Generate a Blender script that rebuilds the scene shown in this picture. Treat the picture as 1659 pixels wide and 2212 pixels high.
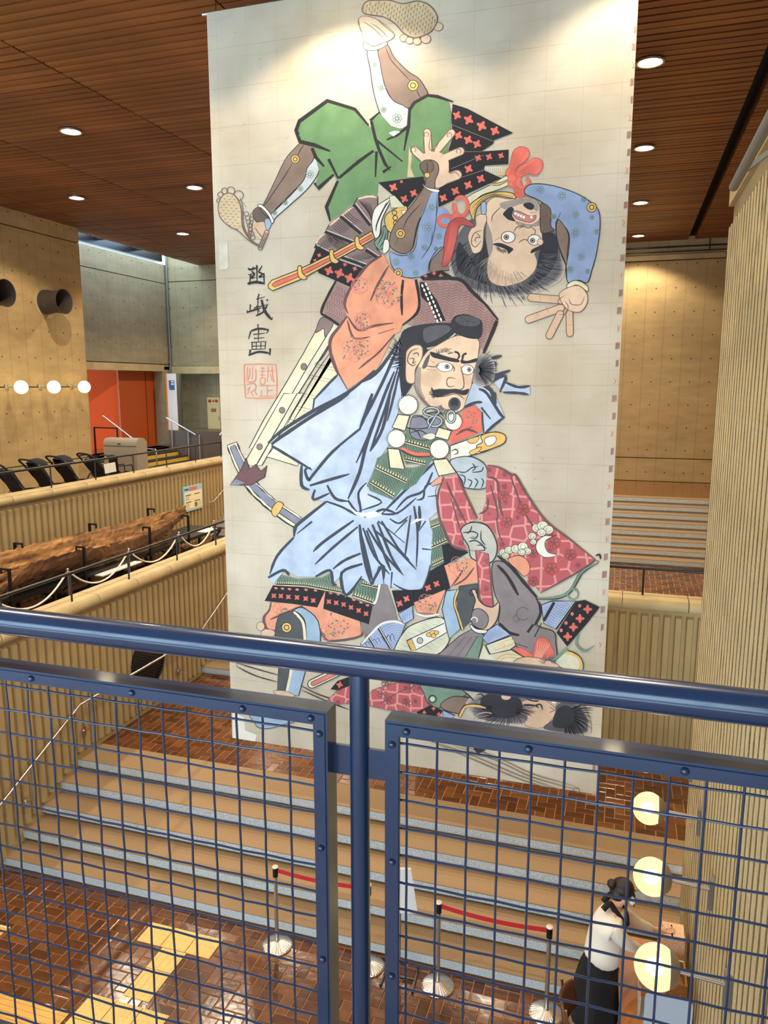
import bpy, bmesh, math, random
from mathutils import Vector, Matrix, Euler
random.seed(7)
for _o in list(bpy.data.objects): bpy.data.objects.remove(_o)
S = bpy.context.scene
C = S.collection

# ------------------------------------------------------------------ camera
F_PX, PITCH, YAW, ZC = 1640.0, math.radians(9.56), math.radians(17.6), 6.0
cd = bpy.data.cameras.new('camera'); cam = bpy.data.objects.new('camera', cd); C.objects.link(cam)
cam.location = (0, 0, ZC); cam.rotation_euler = (math.pi/2-PITCH, 0, YAW)
cd.sensor_fit = 'VERTICAL'; cd.sensor_height = 36; cd.lens = F_PX/2212*36
cd.clip_start = .05; cd.clip_end = 200
S.camera = cam
_fw = Vector((-math.sin(YAW)*math.cos(PITCH), math.cos(YAW)*math.cos(PITCH), -math.sin(PITCH)))
_rt = Vector((math.cos(YAW), math.sin(YAW), 0)); _up = _rt.cross(_fw)
def ray(x, y): return _fw + _rt*((x-829.5)/F_PX) - _up*((y-1106.)/F_PX)
def onz(x, y, z): d = ray(x, y); t = (z-ZC)/d.z; return Vector((d.x*t, d.y*t, z))
def onx(x, y, X): d = ray(x, y); t = X/d.x; return Vector((X, d.y*t, ZC+d.z*t))
def ony(x, y, Y): d = ray(x, y); t = Y/d.y; return Vector((d.x*t, Y, ZC+d.z*t))
def proj(P):
    v = Vector(P)-Vector((0, 0, ZC)); w = v.dot(_fw)
    if w <= .01: return (-9999, -9999)
    return 829.5+F_PX*v.dot(_rt)/w, 1106-F_PX*v.dot(_up)/w

# ------------------------------------------------------------------ sky and exposure
W = bpy.data.worlds.new('sky'); S.world = W; W.use_nodes = True
_bg = W.node_tree.nodes['Background']
_bg.inputs[0].default_value = (.58, .80, 1.0, 1); _bg.inputs[1].default_value = 7.5
S.view_settings.view_transform = 'Standard'; S.view_settings.look = 'None'
LAMP_W, LAMP_C = 420., (1., .85, .66)      # every ceiling downlight
S.view_settings.exposure = 0.15; S.view_settings.gamma = 1.0
S.view_settings.use_curve_mapping = False

# ------------------------------------------------------------------ materials
def srgb(r, g=None, b=None):
    if g is None: r, g, b = r
    f = lambda c: (c/255/12.92) if c/255 <= .04045 else ((c/255+.055)/1.055)**2.4
    return (f(r), f(g), f(b), 1)
def _new(name):
    m = bpy.data.materials.new(name); m.use_nodes = True
    return m, m.node_tree, m.node_tree.nodes['Principled BSDF']
def N(nt, t, **kw):
    n = nt.nodes.new(t)
    for k, v in kw.items(): setattr(n, k, v)
    return n
def mat(name, col, rough=.6, metal=0., var=0., vscale=4., bump=0., bscale=40., coat=0., stretch=(1, 1, 1), spec=.5, alt=None, detail=4.):
    """plain procedural surface: base colour, blotchy variation towards alt, fine bump"""
    m, nt, b = _new(name)
    c = srgb(col); b.inputs['Roughness'].default_value = rough; b.inputs['Metallic'].default_value = metal
    b.inputs['Base Color'].default_value = c; b.inputs['Specular IOR Level'].default_value = spec
    if coat: b.inputs['Coat Weight'].default_value = coat; b.inputs['Coat Roughness'].default_value = .08
    if var or bump:
        tc = N(nt, 'ShaderNodeTexCoord'); mp = N(nt, 'ShaderNodeMapping'); mp.inputs['Scale'].default_value = stretch
        nt.links.new(tc.outputs['Object'], mp.inputs[0])
    if var:
        no = N(nt, 'ShaderNodeTexNoise'); no.inputs['Scale'].default_value = vscale; no.inputs['Detail'].default_value = detail
        nt.links.new(mp.outputs[0], no.inputs['Vector'])
        rp = N(nt, 'ShaderNodeValToRGB'); a = srgb(alt) if alt else tuple(x*(1-var) for x in c[:3])+(1,)
        rp.color_ramp.elements[0].position = .3; rp.color_ramp.elements[1].position = .7
        rp.color_ramp.elements[0].color = a
        rp.color_ramp.elements[1].color = tuple(min(1, x*(1+var*.4)) for x in c[:3])+(1,)
        nt.links.new(no.outputs['Fac'], rp.inputs[0]); nt.links.new(rp.outputs[0], b.inputs['Base Color'])
    if bump:
        n2 = N(nt, 'ShaderNodeTexNoise'); n2.inputs['Scale'].default_value = bscale; n2.inputs['Detail'].default_value = 3
        nt.links.new(mp.outputs[0], n2.inputs['Vector'])
        bp = N(nt, 'ShaderNodeBump'); bp.inputs['Strength'].default_value = bump; bp.inputs['Distance'].default_value = .01
        nt.links.new(n2.outputs['Fac'], bp.inputs['Height']); nt.links.new(bp.outputs[0], b.inputs['Normal'])
    return m
def emit(name, col, strength):
    m = bpy.data.materials.new(name); m.use_nodes = True; nt = m.node_tree; nt.nodes.clear()
    e = N(nt, 'ShaderNodeEmission'); o = N(nt, 'ShaderNodeOutputMaterial')
    e.inputs[0].default_value = srgb(col); e.inputs[1].default_value = strength
    nt.links.new(e.outputs[0], o.inputs[0]); return m
def concrete(name, axis, col=(176, 150, 104), pitch=.525, u0=0., rows=.66, v0=.0):
    """board-marked cast concrete: tie holes on a grid, board joints, stains. axis = horizontal world axis of the wall"""
    m, nt, b = _new(name); L = nt.links.new
    b.inputs['Roughness'].default_value = .75; b.inputs['Specular IOR Level'].default_value = .25
    tc = N(nt, 'ShaderNodeTexCoord'); sx = N(nt, 'ShaderNodeSeparateXYZ'); L(tc.outputs['Object'], sx.inputs[0])
    def M(op, a, c=None, c2=None):
        n = N(nt, 'ShaderNodeMath', operation=op)
        for i, v in enumerate((a, c, c2)):
            if v is None: continue
            if isinstance(v, (int, float)): n.inputs[i].default_value = v
            else: L(v, n.inputs[i])
        return n.outputs[0]
    u = sx.outputs[axis]; v = sx.outputs['Z']
    fu = M('SUBTRACT', M('FRACT', M('DIVIDE', M('SUBTRACT', u, u0), pitch)), .5)
    fv = M('SUBTRACT', M('FRACT', M('DIVIDE', M('SUBTRACT', v, v0), rows)), .5)
    du = M('MULTIPLY', fu, pitch); dv = M('MULTIPLY', fv, rows)
    d = M('SQRT', M('ADD', M('MULTIPLY', du, du), M('MULTIPLY', dv, dv)))
    hole = M('LESS_THAN', d, .02)
    seam = M('GREATER_THAN', M('ABSOLUTE', fu), .478)
    mp = N(nt, 'ShaderNodeMapping'); mp.inputs['Scale'].default_value = (1, 1, 3.2); L(tc.outputs['Object'], mp.inputs[0])
    n1 = N(nt, 'ShaderNodeTexNoise'); n1.inputs['Scale'].default_value = 1.6; n1.inputs['Detail'].default_value = 6; L(mp.outputs[0], n1.inputs['Vector'])
    n2 = N(nt, 'ShaderNodeTexNoise'); n2.inputs['Scale'].default_value = .8; n2.inputs['Detail'].default_value = 5; L(tc.outputs['Object'], n2.inputs['Vector'])
    n3 = N(nt, 'ShaderNodeTexNoise'); n3.inputs['Scale'].default_value = 9; n3.inputs['Detail'].default_value = 2; L(mp.outputs[0], n3.inputs['Vector'])
    c = srgb(col); r1 = N(nt, 'ShaderNodeValToRGB'); r1.color_ramp.elements[0].position = .32; r1.color_ramp.elements[1].position = .72
    r1.color_ramp.elements[0].color = tuple(x*.78 for x in c[:3])+(1,); r1.color_ramp.elements[1].color = tuple(min(1, x*1.15) for x in c[:3])+(1,)
    mx = M('ADD', M('MULTIPLY', n1.outputs['Fac'], .55), M('MULTIPLY', n2.outputs['Fac'], .45)); L(mx, r1.inputs[0])
    crack = M('MULTIPLY', M('LESS_THAN', M('ABSOLUTE', M('SUBTRACT', n3.outputs['Fac'], .36)), .006), .5)
    dark = M('MINIMUM', M('ADD', M('ADD', M('MULTIPLY', hole, .9), M('MULTIPLY', seam, .22)), crack), 1.)
    mix = N(nt, 'ShaderNodeMixRGB'); L(dark, mix.inputs[0]); L(r1.outputs[0], mix.inputs[1]); mix.inputs[2].default_value = (.045, .032, .018, 1)
    L(mix.outputs[0], b.inputs['Base Color'])
    bp = N(nt, 'ShaderNodeBump'); bp.inputs['Strength'].default_value = .35; bp.inputs['Distance'].default_value = .01
    L(M('SUBTRACT', n1.outputs['Fac'], M('ADD', M('MULTIPLY', hole, .8), M('MULTIPLY', seam, .3))), bp.inputs['Height']); L(bp.outputs[0], b.inputs['Normal'])
    return m
def wood(name, col, dark, axis='X', scale=9., rough=.45):
    m, nt, b = _new(name); L = nt.links.new
    b.inputs['Roughness'].default_value = rough
    tc = N(nt, 'ShaderNodeTexCoord'); mp = N(nt, 'ShaderNodeMapping')
    mp.inputs['Scale'].default_value = {'X': (.12, 1, 1), 'Y': (1, .12, 1), 'Z': (1, 1, .12)}[axis]
    L(tc.outputs['Object'], mp.inputs[0])
    n1 = N(nt, 'ShaderNodeTexNoise'); n1.inputs['Scale'].default_value = scale; n1.inputs['Detail'].default_value = 5; L(mp.outputs[0], n1.inputs['Vector'])
    r = N(nt, 'ShaderNodeValToRGB'); r.color_ramp.elements[0].position = .3; r.color_ramp.elements[1].position = .68
    r.color_ramp.elements[0].color = srgb(dark); r.color_ramp.elements[1].color = srgb(col)
    L(n1.outputs['Fac'], r.inputs[0]); L(r.outputs[0], b.inputs['Base Color'])
    bp = N(nt, 'ShaderNodeBump'); bp.inputs['Strength'].default_value = .2; bp.inputs['Distance'].default_value = .004
    L(n1.outputs['Fac'], bp.inputs['Height']); L(bp.outputs[0], b.inputs['Normal'])
    return m

MT = {}
MT['conc_x'] = concrete('cast_concrete_x', 'X', u0=-.16, v0=.45)
MT['conc_y'] = concrete('cast_concrete_y', 'Y', u0=-.02, v0=.36)
MT['conc_grey'] = concrete('cast_concrete_door', 'Y', (150, 136, 108), u0=.1, v0=.36)
MT['conc_greyx'] = concrete('cast_concrete_recess', 'X', (150, 136, 104), u0=.1, v0=.36)
MT['ribc'] = mat('ribbed_concrete', (172, 148, 104), .85, var=.22, vscale=1.2, bump=.5, bscale=120, spec=.15)
MT['ribpale'] = mat('pale_ribbed_concrete', (182, 160, 118), .85, var=.2, vscale=1.5, bump=.8, bscale=90, spec=.15)
MT['ribshade'] = mat('rib_shade_line', (118, 100, 70), .95, var=.45, vscale=40, bump=1., bscale=70, spec=.1)  # darker crest colour paints in the shade lines between the ribs
MT['coping'] = mat('coping_concrete', (182, 160, 116), .62, var=.18, vscale=2.5, bump=.12, bscale=60, spec=.3)
MT['grout'] = mat('grout', (164, 112, 68), .7)
TILES = [mat('brown_tile_%d' % i, c, .16, var=.25, vscale=9, bump=.14, bscale=12, coat=.12) for i, c in enumerate(((106, 64, 36), (92, 54, 31), (118, 74, 40), (82, 50, 32)))]
MT['tread'] = mat('stair_tread', (148, 120, 84), .75, var=.2, vscale=60, bump=.25, bscale=160, detail=2)
MT['riser'] = mat('stair_riser', (188, 192, 190), .8, var=.35, vscale=70, bump=.25, bscale=160, detail=2)
MT['dark'] = mat('shadow_gap', (18, 14, 10), .9)
MT['blackmetal'] = mat('black_metal', (22, 22, 24), .35, .2)
MT['chrome'] = mat('stainless_steel', (205, 200, 195), .22, 1.)
MT['brushed'] = mat('brushed_steel', (190, 186, 180), .35, .9)
MT['greymetal'] = mat('grey_metal', (120, 120, 112), .45, .5)
MT['bluepaint'] = mat('navy_paint', (26, 50, 84), .26, var=.1, vscale=8, coat=.5, spec=.5)
MT['orange'] = mat('orange_wall', (206, 74, 8), .6)
MT['orange_door'] = mat('orange_door', (176, 74, 10), .55)
MT['slatwood'] = wood('ceiling_slat_wood', (132, 74, 30), (92, 48, 18), 'X', 6, .5)
MT['ceilback'] = mat('ceiling_void', (14, 8, 5), .95)
MT['yellow'] = mat('yellow_step', (222, 176, 66), .6, var=.08)
MT['granite'] = mat('brown_granite', (92, 72, 52), .5, var=.4, vscale=60, detail=2)
MT['white'] = mat('white_panel', (225, 220, 210), .5)
MT['lampglow'] = emit('downlight_glow', (255, 236, 196), 22.)
MT['globeglow'] = emit('globe_glow', (255, 232, 176), 5.)

# ------------------------------------------------------------------ mesh helpers
def link(o, parent=None):
    C.objects.link(o)
    if parent is not None: o.parent = parent
    return o
def tag(o, label=None, cat=None, group=None, kind=None):
    if label: o['label'] = label
    if cat: o['category'] = cat
    if group: o['group'] = group
    if kind: o['kind'] = kind
    return o
def thing(name, label, cat, loc=(0, 0, 0), rz=0., group=None):
    o = bpy.data.objects.new(name, None); o.empty_display_size = .1; C.objects.link(o)
    o.location = loc; o.rotation_euler = (0, 0, rz)
    return tag(o, label, cat, group)
class MB:
    """collects shapes; build() links them as one mesh object (local coordinates of the parent)"""
    def __init__(s): s.v = []; s.f = []; s.mi = []; s.cur = 0
    def m(s, i): s.cur = i; return s
    def add(s, vs, fs):
        n = len(s.v); s.v += [tuple(p) for p in vs]
        for f in fs: s.f.append(tuple(i+n for i in f)); s.mi.append(s.cur)
        return s
    def box(s, x0, x1, y0, y1, z0, z1):
        return s.add([(x0, y0, z0), (x1, y0, z0), (x1, y1, z0), (x0, y1, z0), (x0, y0, z1), (x1, y0, z1), (x1, y1, z1), (x0, y1, z1)],
                     [(0, 3, 2, 1), (4, 5, 6, 7), (0, 1, 5, 4), (1, 2, 6, 5), (2, 3, 7, 6), (3, 0, 4, 7)])
    def obox(s, c, ax, ay, az):
        """box from centre and three half-axis vectors"""
        c, ax, ay, az = map(Vector, (c, ax, ay, az)); vs = []
        for k in (-1, 1):
            for a, b in ((-1, -1), (1, -1), (1, 1), (-1, 1)): vs.append(c+ax*a+ay*b+az*k)
        return s.add(vs, [(0, 3, 2, 1), (4, 5, 6, 7), (0, 1, 5, 4), (1, 2, 6, 5), (2, 3, 7, 6), (3, 0, 4, 7)])
    def beam(s, a, b, w, h=None, up=(0, 0, 1)):
        a, b = Vector(a), Vector(b); d = (b-a); L = d.length; d.normalize(); u = Vector(up)
        if abs(d.dot(u)) > .98: u = Vector((1, 0, 0))
        r = d.cross(u).normalized(); u = r.cross(d); h = h or w
        return s.obox((a+b)/2, r*w/2, u*h/2, d*L/2)
    def tube(s, pts, r, n=10, cap=True, closed=False):
        pts = [Vector(p) for p in pts]; rs = r if isinstance(r, (list, tuple)) else [r]*len(pts)
        P = []; t0 = None; u = None; k = len(pts)
        for i in range(k):
            a = pts[i-1] if (i or closed) else pts[0]; b = pts[(i+1) % k] if (i < k-1 or closed) else pts[-1]
            t = (b-a)
            if t.length < 1e-9: t = Vector((0, 0, 1))
            t.normalize()
            if u is None:
                u = t.orthogonal().normalized()
            else:
                u = (u-t*u.dot(t))
                if u.length < 1e-6: u = t.orthogonal()
                u.normalize()
            w = t.cross(u)
            P += [pts[i]+(u*math.cos(2*math.pi*j/n)+w*math.sin(2*math.pi*j/n))*rs[i] for j in range(n)]
        fs = []
        for i in range(k if closed else k-1):
            i2 = (i+1) % k
            for j in range(n): fs.append((i*n+j, i*n+(j+1) % n, i2*n+(j+1) % n, i2*n+j))
        if cap and not closed:
            fs.append(tuple(reversed(range(n)))); fs.append(tuple(range((k-1)*n, k*n)))
        return s.add(P, fs)
    def lathe(s, prof, n=20, c=(0, 0, 0), ax='z'):
        c = Vector(c); P = []
        for r, h in prof:
            for j in range(n):
                a = 2*math.pi*j/n; x, y = r*math.cos(a), r*math.sin(a)
                P.append(c+Vector({'z': (x, y, h), 'x': (h, x, y), 'y': (y, h, x)}[ax]))
        fs = []
        for i in range(len(prof)-1):
            for j in range(n): fs.append((i*n+j, i*n+(j+1) % n, (i+1)*n+(j+1) % n, (i+1)*n+j))
        fs.append(tuple(reversed(range(n)))); fs.append(tuple(range((len(prof)-1)*n, len(prof)*n)))
        return s.add(P, fs)
    def sphere(s, c, r, n=16, m=10, sc=(1, 1, 1)):
        c = Vector(c); P = []; fs = []
        for i in range(m+1):
            p = math.pi*i/m; q = max(math.sin(p), 1e-4)
            for j in range(n):
                a = 2*math.pi*j/n; P.append(c+Vector((r*q*math.cos(a)*sc[0], r*q*math.sin(a)*sc[1], r*math.cos(p)*sc[2])))
        for i in range(m):
            for j in range(n): fs.append((i*n+j, (i+1)*n+j, (i+1)*n+(j+1) % n, i*n+(j+1) % n))
        return s.add(P, fs)
    def prism(s, poly, vec):
        """extrude a closed polygon (3d points) along vec"""
        vec = Vector(vec); n = len(poly); A = [Vector(p) for p in poly]; B = [p+vec for p in A]
        return s.add(A+B, [tuple(reversed(range(n))), tuple(range(n, 2*n))]+[(i, (i+1) % n, n+(i+1) % n, n+i) for i in range(n)])
    def mesh(s, name, mats, smooth=False):
        me = bpy.data.meshes.new(name); me.from_pydata(s.v, [], s.f)
        for mm in (mats if isinstance(mats, (list, tuple)) else [mats]): me.materials.append(mm)
        if len(me.materials) > 1: me.polygons.foreach_set('material_index', s.mi)
        bm = bmesh.new(); bm.from_mesh(me); bmesh.ops.recalc_face_normals(bm, faces=bm.faces); bm.to_mesh(me); bm.free()
        if smooth:
            for p in me.polygons: p.use_smooth = True
            try: me.set_sharp_from_angle(angle=math.radians(40))
            except Exception: pass
        me.update(); return me
    def build(s, name, mats, parent=None, smooth=False, local=False):
        off = None
        if parent is not None and not local:
            off = Vector(parent.location); p = parent.parent
            while p is not None: off = off+Vector(p.location); p = p.parent
        if off is not None and off.length > 0: s.v = [(a-off.x, b-off.y, c-off.z) for a, b, c in s.v]
        o = bpy.data.objects.new(name, s.mesh(name, mats, smooth)); return link(o, parent)
def inst(name, me, parent, loc=(0, 0, 0), rot=(0, 0, 0), sc=(1, 1, 1)):
    o = bpy.data.objects.new(name, me); o.location = loc; o.rotation_euler = rot; o.scale = sc
    return link(o, parent)
def copy_tree(o, parent=None):
    c = o.copy(); C.objects.link(c); c.parent = parent
    for ch in list(o.children): copy_tree(ch, c)
    return c
def catmull(pts, n=6, closed=False):
    P = [Vector(p) for p in pts]; out = []; k = len(P)
    rng = range(k) if closed else range(k-1)
    for i in rng:
        p0 = P[(i-1) % k] if (closed or i) else P[0]; p1 = P[i]; p2 = P[(i+1) % k]; p3 = P[(i+2) % k] if (closed or i+2 < k) else P[-1]
        for j in range(n):
            t = j/n
            out.append(.5*((2*p1)+(p2-p0)*t+(2*p0-5*p1+4*p2-p3)*t*t+(3*p1-p0-3*p2+p3)*t**3))
    if not closed: out.append(P[-1])
    return out
def spot(loc, power, size, col=(1., .78, .50), blend=.35, r=.06, parent=None):
    l = bpy.data.lights.new('lamp_beam', 'SPOT'); l.energy = power; l.spot_size = math.radians(size); l.spot_blend = blend
    l.color = col; l.shadow_soft_size = r
    o = bpy.data.objects.new('lamp_beam', l); link(o, parent)
    o.location = loc if parent is None else Vector(loc)-Vector(parent.location); return o
def point(loc, power, col=(1., .80, .52), r=.1, parent=None):
    l = bpy.data.lights.new('lamp_light', 'POINT'); l.energy = power; l.color = col; l.shadow_soft_size = r
    o = bpy.data.objects.new('lamp_light', l); link(o, parent)
    o.location = loc if parent is None else Vector(loc)-Vector(parent.location); return o
# ================================================================== the setting
ZL, ZU, ZT, ZCEIL = .75, 1.95, 3.15, 10.0      # landing, upper floor, top floor, ceiling
XL, XL2, XL3, XR = -7.15, -10.55, -13.85, .82  # lower ribbed wall, upper ribbed wall, concrete wall, right ribbed wall
YS, RISE, GO = 6.83, .15, .36                  # foot of the lower stairs
YF, YB2, YBK = 10.9, 17.74, 23.8               # far ribbed wall, foot of the back stairs, back wall

def struct(name, mb, m, label, cat='wall'):
    return tag(mb.build(name, m), label, cat, kind='structure')

# ---- floors with paving tiles
TW = .118
def herring(x0, x1, y0, y1):
    out = []; u = TW
    nx = int((x1-x0)/u)+4; ny = int((y1-y0)/u)+4
    for a in range(-ny-nx, ny+nx):
        for b in range(-nx, nx):
            ox, oy = a+2*b, a-2*b
            for hx, hy, w, h in ((ox, oy, 2, 1), (ox, oy+1, 1, 2)):
                X0, Y0 = x0+hx*u, y0+hy*u; X1, Y1 = X0+w*u, Y0+h*u
                if X1 <= x0 or X0 >= x1 or Y1 <= y0 or Y0 >= y1: continue
                out.append((max(X0, x0), min(X1, x1), max(Y0, y0), min(Y1, y1), w == 2))
    return out
def tile_floor(name, x0, x1, y0, y1, z, label, nobj, thick=.1):
    fl = struct(name, MB().box(x0, x1, y0, y1+.2, z-thick, z-.006), MT['grout'], label, 'floor')
    g = .0055; T = []
    for t in herring(x0, x1, y0, y1):
        cx, cy = (t[0]+t[1])/2, (t[2]+t[3])/2; p = proj((cx, cy, z)); d = math.hypot(cx, cy)
        vis = -40 < p[0] < 1700 and 600 < p[1] < 2252
        full = abs((t[1]-t[0])*(t[3]-t[2])-2*TW*TW) < 1e-4
        T.append((not (vis and full), d, t))
    T.sort(key=lambda q: q[:2])
    rnd = random.Random(5); me = {}
    for hz in (0, 1):
        for k in range(4):
            w, h = ((2*TW, TW) if hz else (TW, 2*TW)); a, b = w/2-g, h/2-g; e = .004
            mb = MB().add([(-a, -b, -.008), (a, -b, -.008), (a, b, -.008), (-a, b, -.008), (-a, -b, -.002), (a, -b, -.002), (a, b, -.002), (-a, b, -.002),
                           (-a+e, -b+e, 0), (a-e, -b+e, 0), (a-e, b-e, 0), (-a+e, b-e, 0)],
                          [(0, 1, 5, 4), (1, 2, 6, 5), (2, 3, 7, 6), (3, 0, 4, 7), (4, 5, 9, 8), (5, 6, 10, 9), (6, 7, 11, 10), (7, 4, 8, 11), (8, 9, 10, 11)])
            me[hz, k] = mb.mesh('tile', TILES[k])
    rest = MB()
    for i, (_, d, t) in enumerate(T):
        k = rnd.choice((0, 0, 1, 1, 2, 3)); dz = rnd.uniform(-.0012, .0012); tilt = (rnd.uniform(-.006, .006), rnd.uniform(-.006, .006), 0)
        if i < nobj and not _:
            inst('tile', me[int(t[4]), k], fl, ((t[0]+t[1])/2, (t[2]+t[3])/2, z+dz), tilt)
        else:
            a, b, c, dd = t[0]+g, t[1]-g, t[2]+g, t[3]-g
            if b-a < .01 or dd-c < .01: continue
            rest.m(k).add([(a, c, z-.006), (b, c, z-.006), (b, dd, z-.006), (a, dd, z-.006), (a+.003, c+.003, z+dz), (b-.003, c+.003, z+dz), (b-.003, dd-.003, z+dz), (a+.003, dd-.003, z+dz)],
                          [(0, 1, 5, 4), (1, 2, 6, 5), (2, 3, 7, 6), (3, 0, 4, 7), (4, 5, 6, 7)])
    if rest.v: tag(rest.build('tile_paving', TILES, fl), kind='stuff')
    return fl
tile_floor('floor', XL-.06, XR+.08, 2.4, YS, 0., 'glossy brown herringbone tile floor at the foot of the stairs', 300)
tile_floor('floor_landing', XL-.06, 3.2, YS+4*GO+.5, 11.62, ZL, 'brown herringbone tile landing below the hanging banner', 300)
struct('floor_entrance', MB().box(XL, XR, -6, 2.4, -.1, 0), TILES[0], 'brown tiled entrance floor below the gallery', 'floor')
tile_floor('floor_upper', -2.2, 3.2, 13.6, YB2, ZU, 'small brown tiles of the upper floor behind the far parapet', 300)
struct('floor_corridor', MB().box(XL2-.1, XL-.1, 4, YB2+.1, ZU-.1, ZU).box(XL-.1, 3.2, 14.1, YB2+.1, ZU-.1, ZU-.009).box(-2.9, 3.2, YF+.25, 14.1, ZU-.1, ZU-.009), TILES[1], 'brown floor of the corridor that carries the log boat', 'floor')
struct('floor_top', MB().box(-16.5, XL2-.2, 4, YBK+.2, ZT-.1, ZT).box(XL2, 3.2, YB2+7*GO+.3, YBK+.2, ZT-.1, ZT), TILES[2], 'brown top floor under the back wall', 'floor')

# ---- stairs: every step a part with its tread slab and its undercut riser
def flight(name, x0, x1, y0, z0, n, label, last_depth=.5):
    st = thing(name, label, 'stairs', ((x0+x1)/2, y0, z0)); st['kind'] = 'structure'
    for k in range(n):
        y = y0+k*GO; z = z0+(k+1)*RISE; dep = GO+.06 if k < n-1 else last_depth
        mb = MB()
        mb.m(0).box(x0, x1, y-.0, y+dep, z-.012, z)
        mb.m(1).box(x0, x1, y, y+dep, z-.105, z-.012)
        mb.m(1).box(x0+.02, x1, y+.05, y+dep, z-RISE, z-.105)
        mb.build('step', [MT['tread'], MT['riser']], st)
    return st
flight('stairs_lower', XL-.1, XR+.1, YS, 0., 5, 'wide lower stairs with grey risers between ribbed walls')
flight('stairs_middle', XL-.1, -2.7, 11.62, ZL, 8, 'middle stairs with grey risers behind the banner', .3)
flight('stairs_back', XL2, 3.2, YB2, ZU, 8, 'wide back stairs rising to the concrete back wall', .3)
# tread joints of the lower stairs
# ---- ribbed walls
def coping_mesh(L, w=.34, h=.17, name='coping_stone'):
    """length along local x, rounded nose towards local -y, top at z=0"""
    prof = [(w*.75, 0)]
    for i in range(9):
        a = math.pi/2+math.pi*i/8; prof.append((-w*.25+h*.5*math.cos(a)+.06, -h*.5+h*.5*math.sin(a)))
    prof += [(w*.75, -h)]
    mb = MB(); mb.prism([(.006, y, z) for y, z in prof], (L-.012, 0, 0)); return mb.mesh(name, MT['coping'], True)
def rib_mesh(w=.098, d=.042):
    """unit-height rib: width along x, proud towards -y, z 0..1, chamfered top"""
    mb = MB()
    a = w/2; mb.add([(-a, 0, 0), (a, 0, 0), (a-.012, -d, 0), (-a+.012, -d, 0), (-a, 0, 1), (a, 0, 1), (a-.012, -d, .985), (-a+.012, -d, .985)],
                    [(0, 3, 2, 1), (4, 5, 6, 7), (0, 1, 5, 4), (1, 2, 6, 5), (2, 3, 7, 6), (3, 0, 4, 7)])
    return mb
RIB = rib_mesh().mesh('rib', MT['ribc']); RIBP = rib_mesh(.104, .05).mesh('rib', MT['ribpale'])

# lower left ribbed wall: faces +X. rotation +90 about Z turns local x -> +Y, local -y -> +X
R90 = math.pi/2
def stair_z(y):
    if y < YS: return 0.
    if y < YS+4*GO: return (y-YS)/GO*RISE+RISE*.6
    if y < 11.62: return ZL
    return ZL+(y-11.62)/GO*RISE+RISE*.6
wl = struct('wall_left_lower', MB().box(XL-.3, XL-.04, 2.4, 14.2, -.1, 2.88), MT['ribc'], 'lower ribbed concrete parapet beside the stairs')
y = 3.05
while y < 14.1:
    b = stair_z(y)+.10; inst('rib', RIB, wl, (XL-.04, y, b), (0, 0, R90), (1, 1, 2.80-b)); y += .1505
CM = coping_mesh(.91); y = 2.45
y = 8.82-7*.91
while y < 14.0: inst('coping_stone', CM, wl, (XL-.03, y, 3.03), (0, 0, R90)); y += .91
wu = struct('wall_left_upper', MB().box(XL2-.3, XL2-.04, 4, 20.2, ZU-.1, 3.86), MT['ribc'], 'upper ribbed concrete parapet behind the log boat')
y = 5.02
while y < 20.1:
    b = ZU+.06 if y < YB2 else ZU+(y-YB2)/GO*RISE+.2
    inst('rib', RIB, wu, (XL2-.04, y, b), (0, 0, R90), (1.08, 1, 3.76-b)); y += .1675
CM1 = coping_mesh(1.0); y = 10.88-6
while y < 19.5: inst('coping_stone', CM1, wu, (XL2-.03, y, 4.01), (0, 0, R90)); y += 1.003
wf = struct('wall_far', MB().box(-2.9, 3.2, YF+.04, YF+.28, ZL-.1, 2.9).box(-2.9, -2.6, YF+.28, 14.1, ZL-.1, 2.9), MT['ribc'], 'far ribbed concrete parapet below the back stairs')
x = -2.73
while x < 3.1: inst('rib', RIB, wf, (x, YF+.04, ZL+.06), (0, 0, 0), (1, 1, 2.82-ZL-.06)); x += .1485
x = .0731-4*.874
CM2 = coping_mesh(.874)
while x < 2.9: inst('coping_stone', CM2, wf, (x, YF+.03, 3.05), (0, 0, 0)); x += .874
# right ribbed wall faces -X
wr = struct('wall_right', MB().box(XR+.03, XR+.55, -2, 8.0, -.1, 7.62), MT['ribpale'], 'tall pale ribbed wall on the right with globe lamps')
y = .12
RV = []
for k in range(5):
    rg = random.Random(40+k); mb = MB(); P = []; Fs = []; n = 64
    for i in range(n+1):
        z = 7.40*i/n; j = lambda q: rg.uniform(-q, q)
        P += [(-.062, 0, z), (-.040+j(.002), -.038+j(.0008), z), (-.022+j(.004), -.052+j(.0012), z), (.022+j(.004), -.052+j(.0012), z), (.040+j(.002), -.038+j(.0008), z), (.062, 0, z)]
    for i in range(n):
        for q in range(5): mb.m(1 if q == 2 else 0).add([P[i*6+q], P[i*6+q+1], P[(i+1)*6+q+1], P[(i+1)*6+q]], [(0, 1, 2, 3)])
    mb.m(0).add(P[n*6:n*6+6], [tuple(range(6))]); RV.append(mb.mesh('rib', [MT['ribpale'], MT['ribshade']]))
kk = 0
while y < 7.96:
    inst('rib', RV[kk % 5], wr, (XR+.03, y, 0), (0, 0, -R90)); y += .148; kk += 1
MB().box(XR-.015, XR+.58, -2, 8.02, 7.62, 7.82).build('coping_slab', MT['coping'], wr)
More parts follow.
